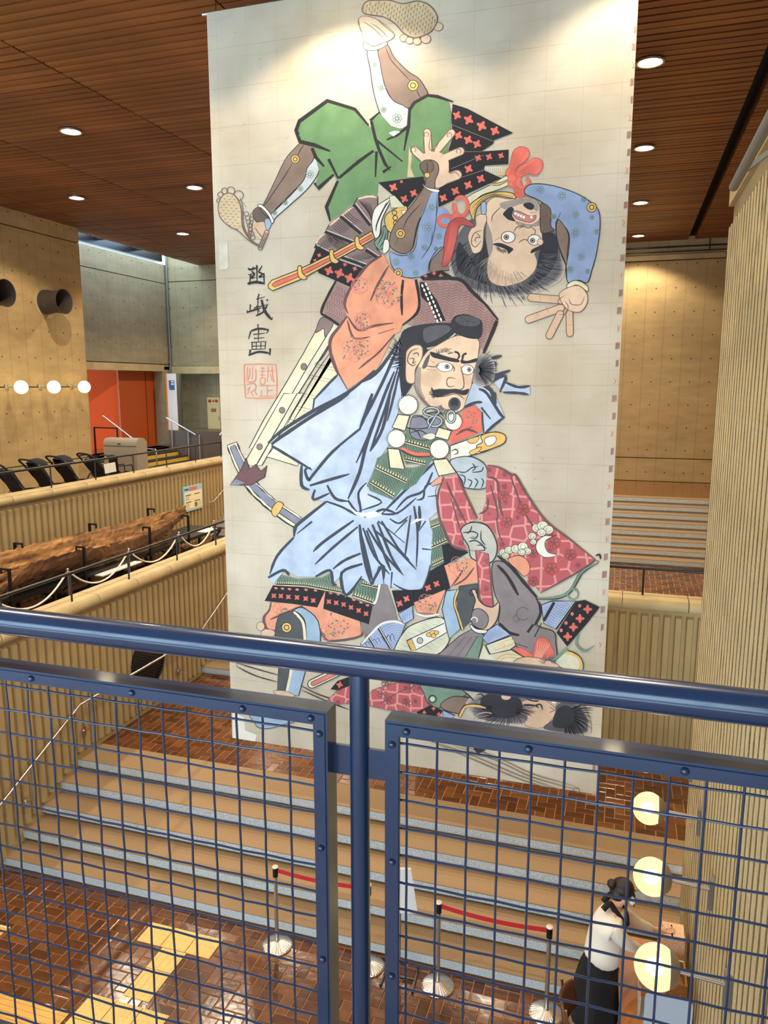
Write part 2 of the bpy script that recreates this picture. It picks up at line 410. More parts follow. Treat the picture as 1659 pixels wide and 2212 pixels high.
# ---- concrete walls in lifts with recessed joints
def panels(par, axis, pos, a0, a1, zs, th, m, sgn):
    for z0, z1 in zip(zs[:-1], zs[1:]):
        mb = MB()
        lo, hi = sorted((pos, pos-sgn*th))
        if axis == 'x': mb.box(lo, hi, a0, a1, z0+.012, z1-.012)
        else: mb.box(a0, a1, lo, hi, z0+.012, z1-.012)
        mb.build('concrete_lift', m, par)
w3 = struct('wall_left', MB().box(XL3-.5, XL3-.03, 3, 17.3, ZT-.1, ZCEIL+.25), MT['dark'], 'warm lit cast concrete wall with two vent pipes and globe lamps')
panels(w3, 'x', XL3, 3, 17.32, (ZT, 4.05, 5.93, 9.62, ZCEIL+.1), .45, MT['conc_y'], 1)
wb = struct('wall_back', MB().box(XL3+1.2, 3.2, YBK+.03, YBK+.4, ZT-.1, ZCEIL+.3), MT['dark'], 'cast concrete back wall above the back stairs')
panels(wb, 'y', YBK, XL3+1.2, 3.2, (ZT, 3.84, 9.46), .3, MT['conc_x'], -1)
MB().box(-12.6, 2.4, YBK-.10, YBK+.1, 9.47, 9.60).build('ledge', MT['coping'], wb)
MB().box(-12.6, 3.2, YBK+.02, YBK+.3, 9.62, ZCEIL+.1).build('beam', MT['conc_x'], wb)
MB().box(-12.6, 3.2, YBK-.03, YBK+.02, 9.80, 9.84).build('pipe_line', MT['blackmetal'], wb)
MB().box(-12.6, 3.2, YBK-.16, YBK-.13, 9.655, 9.685).box(1.95, 1.98, YBK-.16, YBK-.13, 9.68, 9.98).build('cable_rail', MT['blackmetal'], wb)
wd = struct('wall_door', MB().box(-16.1, -15.53, 16, 19.0, ZT, 10.0).box(-16.1, -15.53, 23.3, 24.3, 6.47, 10.0).box(-16.1, -15.53, 19, 23.3, 6.47, 10.0), MT['dark'], 'cast concrete wall with the orange doorway under the skylight')
panels(wd, 'x', -15.5, 16, 24.2, (6.68, 9.43, 10.08), .5, MT['conc_grey'], 1)
MB().box(-16.0, -15.49, 19.0, 23.42, 6.44, 6.665).build('lintel', MT['coping'], wd)
MB().box(-15.84, -15.5, 23.30, 24.2, 3.5, 6.665).build('jamb', MT['conc_grey'], wd)
MB().box(-16.0, -15.5, 16, 19.02, 3.2, 6.665).build('jamb', MT['conc_grey'], wd)
wc = struct('wall_recess', MB().box(-15.53, -12.6, YBK+.03, YBK+.4, 6.36, 10.6), MT['dark'], 'concrete wall in the corner lit by the skylight')
panels(wc, 'y', YBK, -15.5, -12.6, (6.62, 9.50, 10.6), .4, MT['conc_greyx'], -1)
MB().box(-15.5, -12.6, YBK-.06, YBK+.4, 6.36, 6.62).build('beam', MT['coping'], wc)
MB().box(-15.5, -12.0, 24.5, 24.8, ZT, 6.7).box(-16.2, -15.5, 24.1, 24.8, ZT, 6.7).build('recess_back', MT['conc_greyx'], wc)
MB().tube([(-15.42, YBK-.08, 6.4), (-15.42, YBK-.08, 10.4)], .035).build('drain_pipe', MT['greymetal'], wc, True)
MB().box(-14.95, -12.4, 22.7, 24.5, ZT-.02, 4.42).build('stone_plinth', MT['granite'], wc)
struct('wall_side', MB().box(3.2, 3.5, 8, YBK+.3, -.1, ZCEIL+.3).box(XR+.55, 3.5, 8.0, 8.3, 7.7, ZCEIL+.3).box(5.5, 5.8, -6, 8.2, -.1, ZCEIL+.3), MT['conc_y'], 'concrete side wall hidden behind the ribbed wall')
struct('gallery_floor', MB().box(XR+.4, 5.6, -6, 8.2, 6.5, 6.7), MT['coping'], 'gallery floor behind the right ribbed wall', 'floor')
struct('balcony_floor', MB().box(XL, XR+.03, -1.6, 1.40, 3.95, 4.25), MT['coping'], 'balcony floor where the blue railing stands', 'floor')

# ---- doorway interior, seen past the concrete wall
dr = struct('door_1', MB().box(-18.4, -18.3, 18, 24, 3.2, 6.6), MT['orange_door'], 'orange doorway panel of the hall entrance', 'door')
MB().box(-15.93, -15.86, 21.35, 24.1, 3.9, 6.6).build('door_panel', MT['orange_door'], dr)
MB().box(-15.862, -15.852, 22.80, 22.82, 3.9, 6.44).build('door_seam', MT['dark'], dr)
MB().add([(-15.9, 21.4, 3.9), (-15.9, 21.4, 6.6), (-18.3, 19.4, 6.6), (-18.3, 19.4, 3.9)], [(0, 1, 2, 3)]).build('side_wall', MT['orange'], dr)
MB().box(-18.4, -15.0, 18.5, 23.3, 3.5, 3.9).build('door_floor', TILES[0], dr)
MB().box(-18.5, -15.5, 18, 24, 6.5, 6.6).build('door_ceiling', MT['white'], dr)
st = thing('stairs_door', 'yellow steps with dark nosings up to the orange doorway', 'stairs', (-14, 21, ZT)); st['kind'] = 'structure'
for k in range(5):
    mb = MB(); z = ZT+(k+1)*.15; x = -13.4-.4*k
    mb.m(0).box(x-.42, x, 18.2, 22.68, z-.15, z-.012).m(1).box(x-.42, x+.008, 18.2, 22.68, z-.024, z)
    mb.build('step', [MT['yellow'], MT['dark']], st)

# ---- slatted ceiling with joints, void above
cl = struct('ceiling', MB().box(-14.1, 1.40, -6, YBK, ZCEIL+.16, ZCEIL+.4).box(1.58, 5.8, -6, YBK, ZCEIL+.16, ZCEIL+.4).box(1.40, 1.58, -6, YBK+.5, ZCEIL+.3, ZCEIL+.4), MT['ceilback'], 'dark void above the wooden slats of the ceiling', 'ceiling')
XJ = (-14.22, -13.05, -10.15, -7.26, -4.36, -1.45, 1.40)
segs = [(a+.012, b-.012) for a, b in zip(XJ[:-1], XJ[1:])]+[(1.58, 4.3)]
PITCH_S = .167
def slat_prof(L): 
    mb = MB(); mb.prism([(0, -.066, 0), (0, .066, 0), (0, .058, .035), (0, .03, .16), (0, -.03, .16), (0, -.058, .035)], (L, 0, 0)); return mb
SM = {}
cand = []
y = -4.0; rows = []
while y < YBK-.05: rows.append(y); y += PITCH_S
for yy in rows:
    for si, (a, b) in enumerate(segs):
        vis = 0
        for q in (0, .25, .5, .75, 1):
            p = proj((a+(b-a)*q, yy, ZCEIL))
            if 0 < p[0] < 1659 and 0 < p[1] < 800 and not (480 < p[0] < 1340): vis = 1
        cand.append((1-vis, yy, si))
cand.sort(); rest = MB(); rr = random.Random(3)
SW = [MT['slatwood'], wood('ceiling_slat_wood_b', (120, 64, 26), (84, 42, 16), 'X', 6, .5), wood('ceiling_slat_wood_c', (142, 82, 36), (100, 54, 20), 'X', 6, .5)]
for i, (iv, yy, si) in enumerate(cand):
    a, b = segs[si]; k = rr.choice((0, 0, 1, 2)); dz = rr.uniform(-.004, .004)
    if i < 300 and not iv:
        if (si, k) not in SM: SM[si, k] = slat_prof(b-a).mesh('slat', SW[k])
        inst('slat', SM[si, k], cl, (a, yy, ZCEIL+dz))
    else:
        rest.m(k); L = b-a
        rest.prism([(a, yy-.066, ZCEIL+dz), (a, yy+.066, ZCEIL+dz), (a, yy+.058, ZCEIL+.035), (a, yy+.03, ZCEIL+.16), (a, yy-.03, ZCEIL+.16), (a, yy-.058, ZCEIL+.035)], (L, 0, 0))
tag(rest.build('slat_rows', SW, cl), kind='stuff')
# dark steel of the skylight along the door wall
mb = MB(); mb.box(-15.9, -15.55, 16, 23.7, 10.16, 10.42)
for yy in (18.3, 20.2, 22.1): mb.box(-15.9, -14.2, yy, yy+.12, 10.30, 10.48)
sk = tag(mb.build('window_1', MT['blackmetal']), 'dark steel beams of the skylight strip above the door wall', 'window', kind='structure')

# ---- downlights in a regular grid
def downlight_proto():
    t = bpy.data.objects.new('downlight', None); C.objects.link(t)
    mb = MB(); mb.lathe([(.175, 0), (.175, -.02), (.150, -.02), (.142, .0)], 28); mb.build('trim_ring', MT['brushed'], t, True)
    mb = MB(); mb.lathe([(.142, -.012), (.139, -.012)], 28); mb.build('glowing_lens', MT['lampglow'], t)
    return t
DL = downlight_proto(); first = True; spot((0, 0, -.05), LAMP_W, 128, col=LAMP_C, parent=DL)
GX = (.06, -2.85, -5.77, -8.69, -11.6); GY = (3.2, 7.05, 10.85, 14.53, 18.7, 22.7)
def place_word(x, y):
    cx = {.06: 'line nearest the right ribbed wall', -2.85: 'line right of the banner centre', -5.77: 'line left of the banner centre', -8.69: 'line left of the banner', -11.6: 'line nearest the left concrete wall'}[x]
    cy = {3.2: 'over the balcony edge', 7.05: 'just in front of the banner', 10.85: 'first row behind the banner', 14.53: 'second row behind the banner', 18.7: 'third row behind the banner', 22.7: 'row by the back wall'}[y]
    return cx, cy
for gx in GX:
    for gy in GY:
        t = DL if first else copy_tree(DL); first = False
        if gy == 7.05:
            for q_ in t.children:
                if q_.type == 'LIGHT':
                    q_.data = q_.data.copy() if q_.data.users > 1 else q_.data; q_.data.energy = LAMP_W*.45
        t.location = (gx, gy, ZCEIL-.012); a, b = place_word(gx, gy)
        tag(t, 'round ceiling downlight, %s, %s' % (a, b), 'downlight', 'round downlights in the slatted ceiling')

# ---- unseen front wall added behind the viewer; open bands shape daylight and rail highlight
fw_ = MB(); fw_.box(-16, 5.8, -6.3, -6, 8.3, ZCEIL+.4).box(-16, 5.8, -6.3, -6, 3.3, 4.7).box(-16, -13.8, -6.3, -6, -.1, 8.3)
wfr = struct('wall_front_added', fw_, MT['coping'], 'unseen front wall added behind the viewer to shape the daylight into two bands')
x = -13.0
while x < 5.6: MB().box(x-.04, x+.04, -6.2, -6.08, -.1, 8.3).build('mullion', MT['blackmetal'], wfr); x += 1.55
struct('wall_left_front', MB().box(XL3-.5, XL3, -6, 3.0, -.1, ZCEIL+.3), MT['conc_y'], 'concrete wall left of the viewer')
# ================================================================== blue railing on the balcony (nearest thing)
YRL, ZRL = 1.371, 5.45
rl = thing('railing', 'navy blue balcony railing with wire mesh panels nearest the viewer', 'railing', (-.487, YRL, 4.25))
MB().tube([(-3.3, YRL, ZRL), (.80, YRL, ZRL)], .0318, 24).build('handrail', MT['bluepaint'], rl, True)
for px in (-.487, -2.42):
    mb = MB(); mb.tube([(px, YRL, 4.25), (px, YRL, ZRL-.02)], .0205, 20)
    mb.lathe([(.05, 0), (.05, .012), (.024, .012)], 20, (px, YRL, 4.25)); mb.build('post', MT['bluepaint'], rl, True)
PF, PT, PB = 1.336, 5.35, 4.32
def mesh_panel(x0, x1, xw0):
    fr = MB(); t = .004; w = .031; d = .049
    for a, b, c, e in ((x0, x1, PT-w, PT), (x0, x1, PB, PB+w), (x0, x0+w, PB+w, PT-w), (x1-w, x1, PB+w, PT-w)): fr.box(a, b, PF, PF+t, c, e)
    fr.box(x0, x1, PF+t, PF+d, PT-t, PT); fr.box(x0, x1, PF+t, PF+d, PB, PB+t)
    fr.box(x0, x0+t, PF+t, PF+d, PB+t, PT-t); fr.box(x1-t, x1, PF+t, PF+d, PB+t, PT-t)
    # inner flat bar that clamps the wire
    for a, b, c, e in ((x0+.005, x1-.005, PT-.029, PT-.006), (x0+.005, x1-.005, PB+.006, PB+.029), (x0+.005, x0+.029, PB+.029, PT-.029), (x1-.029, x1-.005, PB+.029, PT-.029)): fr.box(a, b, PF-.003, PF, c, e)
    pn = fr.build('mesh_panel', MT['bluepaint'], rl)
    yw = PF+.012; xs = []; x = xw0
    while x > x0+.02: x -= .0607
    x += .0607
    while x < x1-.02: xs.append(x); x += .0607
    zs = []; z = 5.3255-.0607*.42
    while z > PB+.02: zs.append(z); z -= .0607
    for i, x in enumerate(xs):
        pts = [(x, yw+0.0012*(1 if (i+j) % 2 else -1), z) for j, z in enumerate(zs)]
        MB().tube([(x, yw, PT-.02)]+pts+[(x, yw, PB+.02)], .0026, 7).build('wire', MT['bluepaint'], pn, True)
    for j, z in enumerate(zs):
        pts = [(x, yw-0.0012*(1 if (i+j) % 2 else -1), z) for i, x in enumerate(xs)]
        MB().tube([(x0+.02, yw, z)]+pts+[(x1-.02, yw, z)], .0026, 7).build('wire', MT['bluepaint'], pn, True)
    bolts = [(x0+.016, PT-.047), (x1-.016, PT-.047), (x0+.045, PT-.016), (x1-.034, PT-.016)]
    k = x0+.28
    while k < x1-.1: bolts.append((k, PT-.016)); k += .27
    z = PT-.30
    while z > PB+.05: bolts += [(x0+.016, z), (x1-.016, z)]; z -= .26
    for bx, bz in bolts:
        o = MB(); o.lathe([(.0078, -.003), (.0074, -.0065), (.0045, -.0095), (.001, -.0105)], 12, (bx, PF, bz), 'y'); o.build('bolt', MT['bluepaint'], pn, True)
    return pn
mesh_panel(-2.362, -.544, ony(13.5, 1487, PF+.012).x)
mesh_panel(-.422, .752, ony(1219, 1681, PF+.012).x)
for a, b, zc in ((-.548, -.500, 0), (-.474, -.426, 0), (-2.41, -2.36, 0)):
    for z in (5.235, 4.45): MB().box(a, b, YRL-.004, YRL+.004, z-.032, z+.032).build('bracket', MT['bluepaint'], rl)

# ================================================================== handrails fixed on the copings and walls
def coping_rail(name, pts, posts, zbase, label, r=.024, ax=None):
    t = thing(name, label, 'handrail', (posts[0][0], posts[0][1], zbase))
    MB().tube(pts, r, 12).build('rail', MT['blackmetal'], t, True)
    for p in posts: MB().tube([(p[0], p[1], zbase-.03), (p[0], p[1], p[2])], .014, 8).build('post', MT['blackmetal'], t, True)
    return t
yy = [5.86+1.2666*i for i in range(7)]
coping_rail('coping_handrail', [(-7.2, 3, 3.43), (-7.2, 14.1, 3.43)], [(-7.2, q, 3.43) for q in (5.9, 7.15, 8.39, 9.67, 11.0, 12.3, 13.6)], 3.03, 'black handrail on the lower ribbed parapet in front of the log boat')
coping_rail('coping_handrail', [(-10.6, 5, 4.43), (-10.6, 19.9, 4.43)], [(-10.6, 10.7+1.31*i, 4.43) for i in range(-3, 7)], 4.01, 'black handrail on the upper ribbed parapet beside the strollers')
coping_rail('coping_handrail', [(-2.8, 11.05, 3.44), (3.1, 11.05, 3.44)], [(.343+1.25*i, 11.05, 3.44) for i in range(-2, 3)], 3.05, 'black handrail on the far parapet below the back stairs')
g = thing('gallery_handrail', 'grey tubular handrail along the top of the right ribbed wall', 'handrail', (XR-.1, 6, 7.6))
MB().tube([(.62, .5, 7.33), (.62, 5.95, 7.33)], .032, 12).build('rail', MT['greymetal'], g, True)
for q in (1.2, 2.3, 3.5, 4.75, 5.6): MB().beam((.62, q, 7.33), (XR+.03, q, 7.50), .05, .03).build('bracket', MT['greymetal'], g)
# stainless rail on the lower left wall
hr = thing('stair_handrail', 'stainless handrail following the left wall of the lower stairs', 'handrail', (-7.0, 8, 1.0))
MB().tube([(-7.03, 5.6, .86), (-7.03, 6.6, .90), (-7.03, 8.2, 1.61), (-7.03, 11.25, 1.61), (-7.03, 12.6, 2.22), (-7.03, 13.8, 2.72)], .02, 10).build('rail', MT['chrome'], hr, True)
for q, z in ((7.2, 1.15), (8.35, 1.6), (10.75, 1.6), (12.0, 1.94)):
    mb = MB(); mb.tube([(-7.03, q, z), (-7.03, q, z-.42), (-7.13, q, z-.46)], .011, 8); mb.box(-7.12, -7.105, q-.035, q+.035, z-.53, z-.4); mb.build('bracket', MT['chrome'], hr, True)
h2 = thing('corridor_handrail', 'stainless handrail rising at the end of the upper ribbed parapet', 'handrail', (-10.4, 18, 2.6))
MB().tube([(-10.45, 17.5, 2.90), (-10.42, 17.75, 2.90), (-10.42, 19.9, 3.85)], .02, 10).build('rail', MT['chrome'], h2, True)
for q, z in ((17.7, 2.9), (19.4, 3.62)): MB().tube([(-10.42, q, z), (-10.42, q, z-.5), (-10.52, q, z-.55)], .011, 8).build('bracket', MT['chrome'], h2, True)
h3 = thing('step_handrail', 'thin steel handrail beside the yellow steps', 'handrail', (-14, 22.6, ZT))
MB().tube([(-14.97, 22.62, 4.87), (-13.85, 22.62, 4.31)], .025, 10).build('rail', MT['brushed'], h3, True)
for x, z, b in ((-14.78, 4.77, 3.75), (-14.15, 4.46, 3.45), (-13.72, 4.32, ZT)): MB().tube([(x, 22.62, z), (x, 22.62, b)], .018, 8).build('post', MT['brushed'], h3, True)
h4 = thing('plinth_handrail', 'steel handrail rising towards the stone plinth beside the banner', 'handrail', (-12.1, 21.4, ZT))
MB().tube([(-12.2, 21.3, 4.40), (-12.2, 22.4, 5.05)], .025, 10).build('rail', MT['chrome'], h4, True)
MB().tube([(-12.2, 22.3, 4.98), (-12.2, 22.3, ZT)], .018, 8).build('post', MT['brushed'], h4, True)
h5 = thing('landing_rail', 'short black rail at the doorway behind the concrete wall', 'handrail', (-14.9, 19.3, 3.6))
MB().tube([(-15.3, 19.3, 3.9), (-15.3, 19.3, 4.71), (-14.49, 19.3, 4.70), (-14.49, 19.3, 3.75)], .03, 8).build('rail', MT['blackmetal'], h5, True)
MB().tube([(-15.2, 19.6, 5.05), (-13.9, 19.6, 4.2)], .02, 8).build('sloping_rail', MT['brushed'], h5, True)

# ================================================================== vent, pipes, wall lamps
v = thing('round_grille', 'black round louvred grille on the lower left wall', 'grille', (XL+.02, 9.95, 1.6))
mb = MB(); mb.lathe([(.43, 0), (.43, .035), (.40, .035), (.395, .01)], 36, (XL+.005, 9.95, 1.60), 'x'); mb.build('ring', MT['blackmetal'], v, True)
a = math.radians(28)
for k in range(-8, 9):
    o = k*.047; h = math.sqrt(max(.0, .39**2-o*o))
    if h < .06: continue
    dv = Vector((0, math.cos(a), -math.sin(a))); nv = Vector((0, math.sin(a), math.cos(a))); c = Vector((XL+.026, 9.95, 1.60))+nv*o
    MB().obox(c, dv*h, nv*.009, Vector((.012, 0, 0))).build('slat', MT['blackmetal'], v)
for x, lab in ((14.09, 'dark flared vent pipe at the left picture edge'), (15.95, 'dark flared vent pipe above the globe lamps')):
    p = thing('vent_pipe', lab, 'pipe', (XL3, x, 7.98), group='vent pipes on the concrete wall')
    mb = MB(); mb.lathe([(.40, -.02), (.40, .012), (.37, .014), (.33, .006)], 32, (XL3, x, 8.0), 'x'); mb.build('collar_patch', MT['coping'], p, True)
    mb = MB(); prof = [(.30, -.1), (.29, .10), (.27, .22), (.262, .30), (.28, .46), (.305, .56), (.290, .56), (.262, .45), (.24, .30), (.25, -.08)]
    mb.lathe(prof, 36, (XL3, x, 8.0), 'x'); mb.f = mb.f[:-2]; mb.mi = mb.mi[:-2]
    mb.build('pipe', mat('pipe_grey', (72, 62, 54), .5, .3) if 'pipe_grey' not in bpy.data.materials else bpy.data.materials['pipe_grey'], p, True)
for y, lab in ((14.5, 'glowing globe lamp on the concrete wall, leftmost of three'), (15.57, 'glowing globe lamp on the concrete wall, middle of three'), (16.68, 'glowing globe lamp at the concrete wall corner')):
    p = thing('wall_globe_lamp', lab, 'lamp', (XL3, y, 5.93), group='globe lamps on the concrete wall')
    MB().sphere((XL3+.40, y, 5.93), .155, 24, 16).build('glass_globe', MT['globeglow'], p, True)
    mb = MB(); mb.tube([(XL3+.02, y, 5.93), (XL3+.26, y, 5.93)], .016, 8); mb.build('arm', MT['brushed'], p, True)
    mb = MB(); mb.lathe([(.075, 0), (.075, .012), (.03, .02)], 20, (XL3, y, 5.93), 'x'); mb.build('wall_plate', MT['brushed'], p, True)
    mb = MB(); mb.lathe([(.06, -.005), (.05, .03), (.02, .04)], 16, (XL3+.22, y, 5.93), 'x'); mb.build('cap', MT['brushed'], p, True)
    point((XL3+.40, y, 5.93-.0), 42, parent=p, r=.15).data.use_shadow = True
# clear amber globes on the right wall
def amber_glass():
    m = bpy.data.materials.new('amber_glass'); m.use_nodes = True; nt = m.node_tree; nt.nodes.clear(); L = nt.links.new
    o = N(nt, 'ShaderNodeOutputMaterial'); tr = N(nt, 'ShaderNodeBsdfTransparent'); tr.inputs[0].default_value = (.98, .94, .82, 1)
    gl = N(nt, 'ShaderNodeBsdfGlossy'); gl.inputs['Roughness'].default_value = .12; gl.inputs[0].default_value = (1, .9, .7, 1)
    tl = N(nt, 'ShaderNodeBsdfTranslucent'); tl.inputs[0].default_value = (1., .92, .74, 1)
    m1 = N(nt, 'ShaderNodeMixShader'); m1.inputs[0].default_value = .5; L(tr.outputs[0], m1.inputs[1]); L(tl.outputs[0], m1.inputs[2])
    m2 = N(nt, 'ShaderNodeMixShader'); m2.inputs[0].default_value = .06; L(m1.outputs[0], m2.inputs[1]); L(gl.outputs[0], m2.inputs[2]); L(m2.outputs[0], o.inputs[0])
    return m
MT['amber'] = amber_glass(); MT['bulb'] = emit('bulb_glow', (255, 226, 160), 14.)
for y, lab in ((4.70, 'amber globe lamp on the right ribbed wall, nearest and lowest in view'), (5.66, 'amber globe lamp on the right ribbed wall above the bowed head'), (6.66, 'bright globe lamp on the right ribbed wall over the landing'), (7.62, 'farthest globe lamp on the right ribbed wall, mostly behind the railing frame')):
    p = thing('globe_lamp', lab, 'lamp', (XR, y, 2.27), group='globe lamps on the right ribbed wall')
    MB().sphere((.365, y, 2.27), .14, 28, 18).build('glass_globe', MT['amber'], p, True)
    MB().sphere((.355, y, 2.27), .055, 16, 12).build('bulb', MT['bulb'], p, True)
    mb = MB(); mb.lathe([(.118, 0), (.10, .03), (.07, .055), (.03, .065)], 24, (.365+.078, y, 2.27), 'x'); mb.build('cap', MT['brushed'], p, True)
    MB().tube([(.50, y, 2.27), (XR-.02, y, 2.25)], .014, 10).build('arm', MT['brushed'], p, True)
    MB().box(XR-.05, XR+.03, y-.035, y+.035, 2.10, 2.34).build('wall_box', MT['greymetal'], p)
    point((.355, y, 2.27), 16, parent=p, r=.06)

# ================================================================== log boat on its stand
CX = -9.62
bw = wood('log_wood', (118, 80, 44), (48, 30, 17), 'Y', 9, .9)
lb = thing('log_boat', 'ancient dugout log boat of rough brown wood on a black stand', 'boat', (CX, 11, 2.55))
rr = random.Random(11); V = []; Fc = []; ny, na = 130, 18
def hull(y):
    """half width, keel z, gunwale z at y"""
    t = (y-5.2)/(15.15-5.2)
    hw = .36 if t < .72 else .36*max(.03, (1-((t-.72)/.28)**1.7))
    gun = 3.02+.10*math.sin(t*3.0+.6)+(.16*((t-.72)/.28)**2 if t > .72 else 0)
    keel = 2.60+(.42*((t-.72)/.28)**2.2 if t > .72 else 0)
    if 8.3 < y < 9.9: gun -= .20*math.sin((y-8.3)/1.6*math.pi)
    return hw, keel, gun
for i in range(ny):
    y = 5.2+(15.15-5.2)*i/(ny-1); hw, kz, gz = hull(y); dep = .42*min(1, max(.12, (15.1-y)/1.4))
    bump_ = lambda a, b: max(0., min(1., (y-a)/.5, (b-y)/.5))
    left_cut = .03+.17*bump_(5, 9.7)*rr.uniform(.6, 1)+.27*bump_(11.4, 14.7)*rr.uniform(.92, 1.04)
    for j in range(na+1):
        a = math.pi*j/na; x = -math.cos(a); s = math.sin(a)
        zz = kz+(gz-kz)*(1-s**.8)
        if j == 0: zz = gz+.09
        if j == na: zz = gz-left_cut
        V.append((CX+hw*x*(1 if 0 < j < na else .98)+rr.uniform(-.012, .012), y, zz+rr.uniform(-.018, .018)))
    for j in range(na-1, 0, -1):
        a = math.pi*j/na; x = -math.cos(a)*.80; s = math.sin(a)
        V.append((CX+hw*x+rr.uniform(-.012, .012), y, gz+(.10 if x < -.5 else -.02)-dep*s**.7+(0 if x < 0 else -left_cut*.7)+rr.uniform(-.03, .03)))
per = na+1+na-1
for i in range(ny-1):
    for j in range(per): Fc.append((i*per+j, i*per+(j+1) % per, (i+1)*per+(j+1) % per, (i+1)*per+j))
Fc.append(tuple(range(per))); Fc.append(tuple((ny-1)*per+j for j in reversed(range(per))))
bw2 = wood('log_wood_worn', (176, 128, 74), (78, 50, 28), 'Y', 12, .9)
mb = MB(); mb.add(V, Fc)
for i_, f_ in enumerate(mb.f): mb.mi[i_] = 1 if (len(f_) == 4 and min(j % per for j in f_) >= na-0 or (len(f_) == 4 and {j % per for j in f_} <= set(range(na, per)) | {0} and max(j % per for j in f_) > na)) else 0
mb.build('hull', [bw, bw2], lb)
for k in range(26):
    y = rr.uniform(6, 13.4); hw, kz, gz = hull(y); mb = MB(); x = CX+hw*rr.uniform(-.5, .45)
    mb.obox((x, y, gz-.22+rr.uniform(-.03, .05)), (rr.uniform(.02, .05), .02, 0), (.03, rr.uniform(.06, .16), .01), (0, 0, .012)); mb.build('splinter', bw, lb)
sd = thing('boat_stand', 'black steel truss stand carrying the log boat', 'stand', (CX, 11, ZU))
mb = MB(); mb.box(-10.1, -9.22, 4.6, 16.05, 2.52, 2.585); mb.build('deck', MT['blackmetal'], sd)
for xx in (-9.26, -10.06):
    MB().box(xx-.03, xx+.03, 4.6, 16.05, 2.0, 2.06).build('chord', MT['blackmetal'], sd)
    k = 0; y = 4.7
    while y < 16:
        MB().box(xx-.025, xx+.025, y-.03, y+.03, ZU, 2.52).build('leg', MT['blackmetal'], sd)
        if y+.95 < 16.1:
            MB().beam((xx, y, 2.05 if k % 2 else 2.5), (xx, y+.95, 2.5 if k % 2 else 2.05), .04).build('brace', MT['blackmetal'], sd)
        k += 1; y += .9455
for y, side in ((7.6, -1), (9.35, 1), (10.4, -1), (11.1, 1), (12.35, -1), (13.1, 1), (14.3, -1), (14.55, 1), (8.3, 1)):
    x = CX+side*.43; z1 = 3.12 if side > 0 else 3.28
    mb = MB(); mb.box(x-.02, x+.02, y-.02, y+.02, 2.5, z1); mb.box(min(x, x-side*.16), max(x, x-side*.16), y-.018, y+.018, z1-.03, z1); mb.box(x-side*.16-.012, x-side*.16+.012, y-.012, y+.012, z1-.09, z1)
    mb.build('clamp', MT['blackmetal'], sd)
MB().box(-9.30, -9.05, 11.4, 12.6, 2.50, 2.52).build('caption_strip', MT['white'], sd)
MB().box(-9.45, -9.2, 15.3, 15.8, 2.585, 2.60).build('caption_card', MT['white'], sd)
rope_m = mat('white_rope', (232, 222, 200), .8, bump=.4, bscale=200)
PYS = (6.85, 8.52, 10.18, 11.83, 13.52, 14.95)
words = ('at the picture edge', 'left of the pale caption strip', 'beside the pale caption strip', 'before the middle of the boat', 'by the boat tip', 'past the boat tip')
for i, y in enumerate(PYS):
    p = thing('rope_stanchion', 'steel rope post by the log boat, %s' % words[i], 'stanchion', (-8.78, y, ZU), group='rope posts in front of the boat')
    mb = MB(); mb.lathe([(.14, 0), (.14, .012), (.03, .03), (.014, .04), (.014, .93), (.02, .94), (.02, .96), (.012, .98), (.022, 1.0), (.0, 1.02)], 14, (-8.78, y, ZU)); mb.build('post', MT['brushed'], p, True)
    mb = MB()
    for sgn in (-1, 1): mb.tube([(-8.78, y, ZU+.95), (-8.78, y+sgn*.045, ZU+.955), (-8.78, y+sgn*.06, ZU+.92)], .009, 6)
    mb.build('hook', MT['chrome'], p, True)
    if i < len(PYS)-1:
        y2 = PYS[i+1]; pts = []
        for k in range(15):
            t = k/14; pts.append((-8.78, y+.06+(y2-y-.12)*t, ZU+.92-.34*(1-(2*t-1)**2)))
        tag(MB().tube(pts, .016, 8).build('rope', rope_m), 'white rope sagging from the post %s' % words[i], 'rope', 'white ropes before the boat')

# ================================================================== notice on the upper parapet
def text(name, s, loc, size, m, parent, rot, align='CENTER', ext=.0005, sx=1.):
    cu = bpy.data.curves.new(name, 'FONT'); cu.body = s; cu.size = size; cu.align_x = align; cu.align_y = 'CENTER'; cu.extrude = ext
    cu.materials.append(m); o = bpy.data.objects.new(name, cu); link(o, parent)
    o.location = Vector(loc)-Vector(parent.location); o.rotation_euler = rot; o.scale = (sx, 1, 1); return o
pale = mat('notice_cream', (236, 224, 170), .5); lblue = mat('notice_blue', (150, 196, 214), .5); navy = mat('notice_navy', (40, 86, 140), .5); coral = mat('notice_coral', (214, 120, 84), .5); ink = mat('ink', (60, 52, 40), .6); paper = mat('paper', (226, 222, 206), .6)
s = thing('notice_board', 'pale blue notice board with printed columns on the upper parapet', 'sign', (XL2+.03, 16.95, 3.1))
Y0, Y1, Z0, Z1 = 16.48, 17.36, 2.80, 3.44; xs = XL2+.04
MB().box(XL2, xs, Y0, Y1, Z0, Z1).build('board', lblue, s)
def card(y0, y1, z0, z1, m, n='panel', d=.004): MB().box(xs, xs+d, y0, y1, z0, z1).build(n, m, s)
card(Y0+.03, Y1-.03, Z0+.05, Z1-.14, paper)
for a, b, c, d in ((.05, .42, .06, .26), (.05, .42, .29, .44), (.46, .83, .06, .26), (.46, .83, .29, .44)): card(Y0+a, Y0+b, Z0+c, Z0+d, pale, 'text_block', .006)
card(Y0+.05, Y0+.23, Z1-.09, Z1-.05, navy, 'blue_strip', .006); card(Y0+.28, Y0+.62, Z1-.12, Z1-.03, coral, 'title', .006)
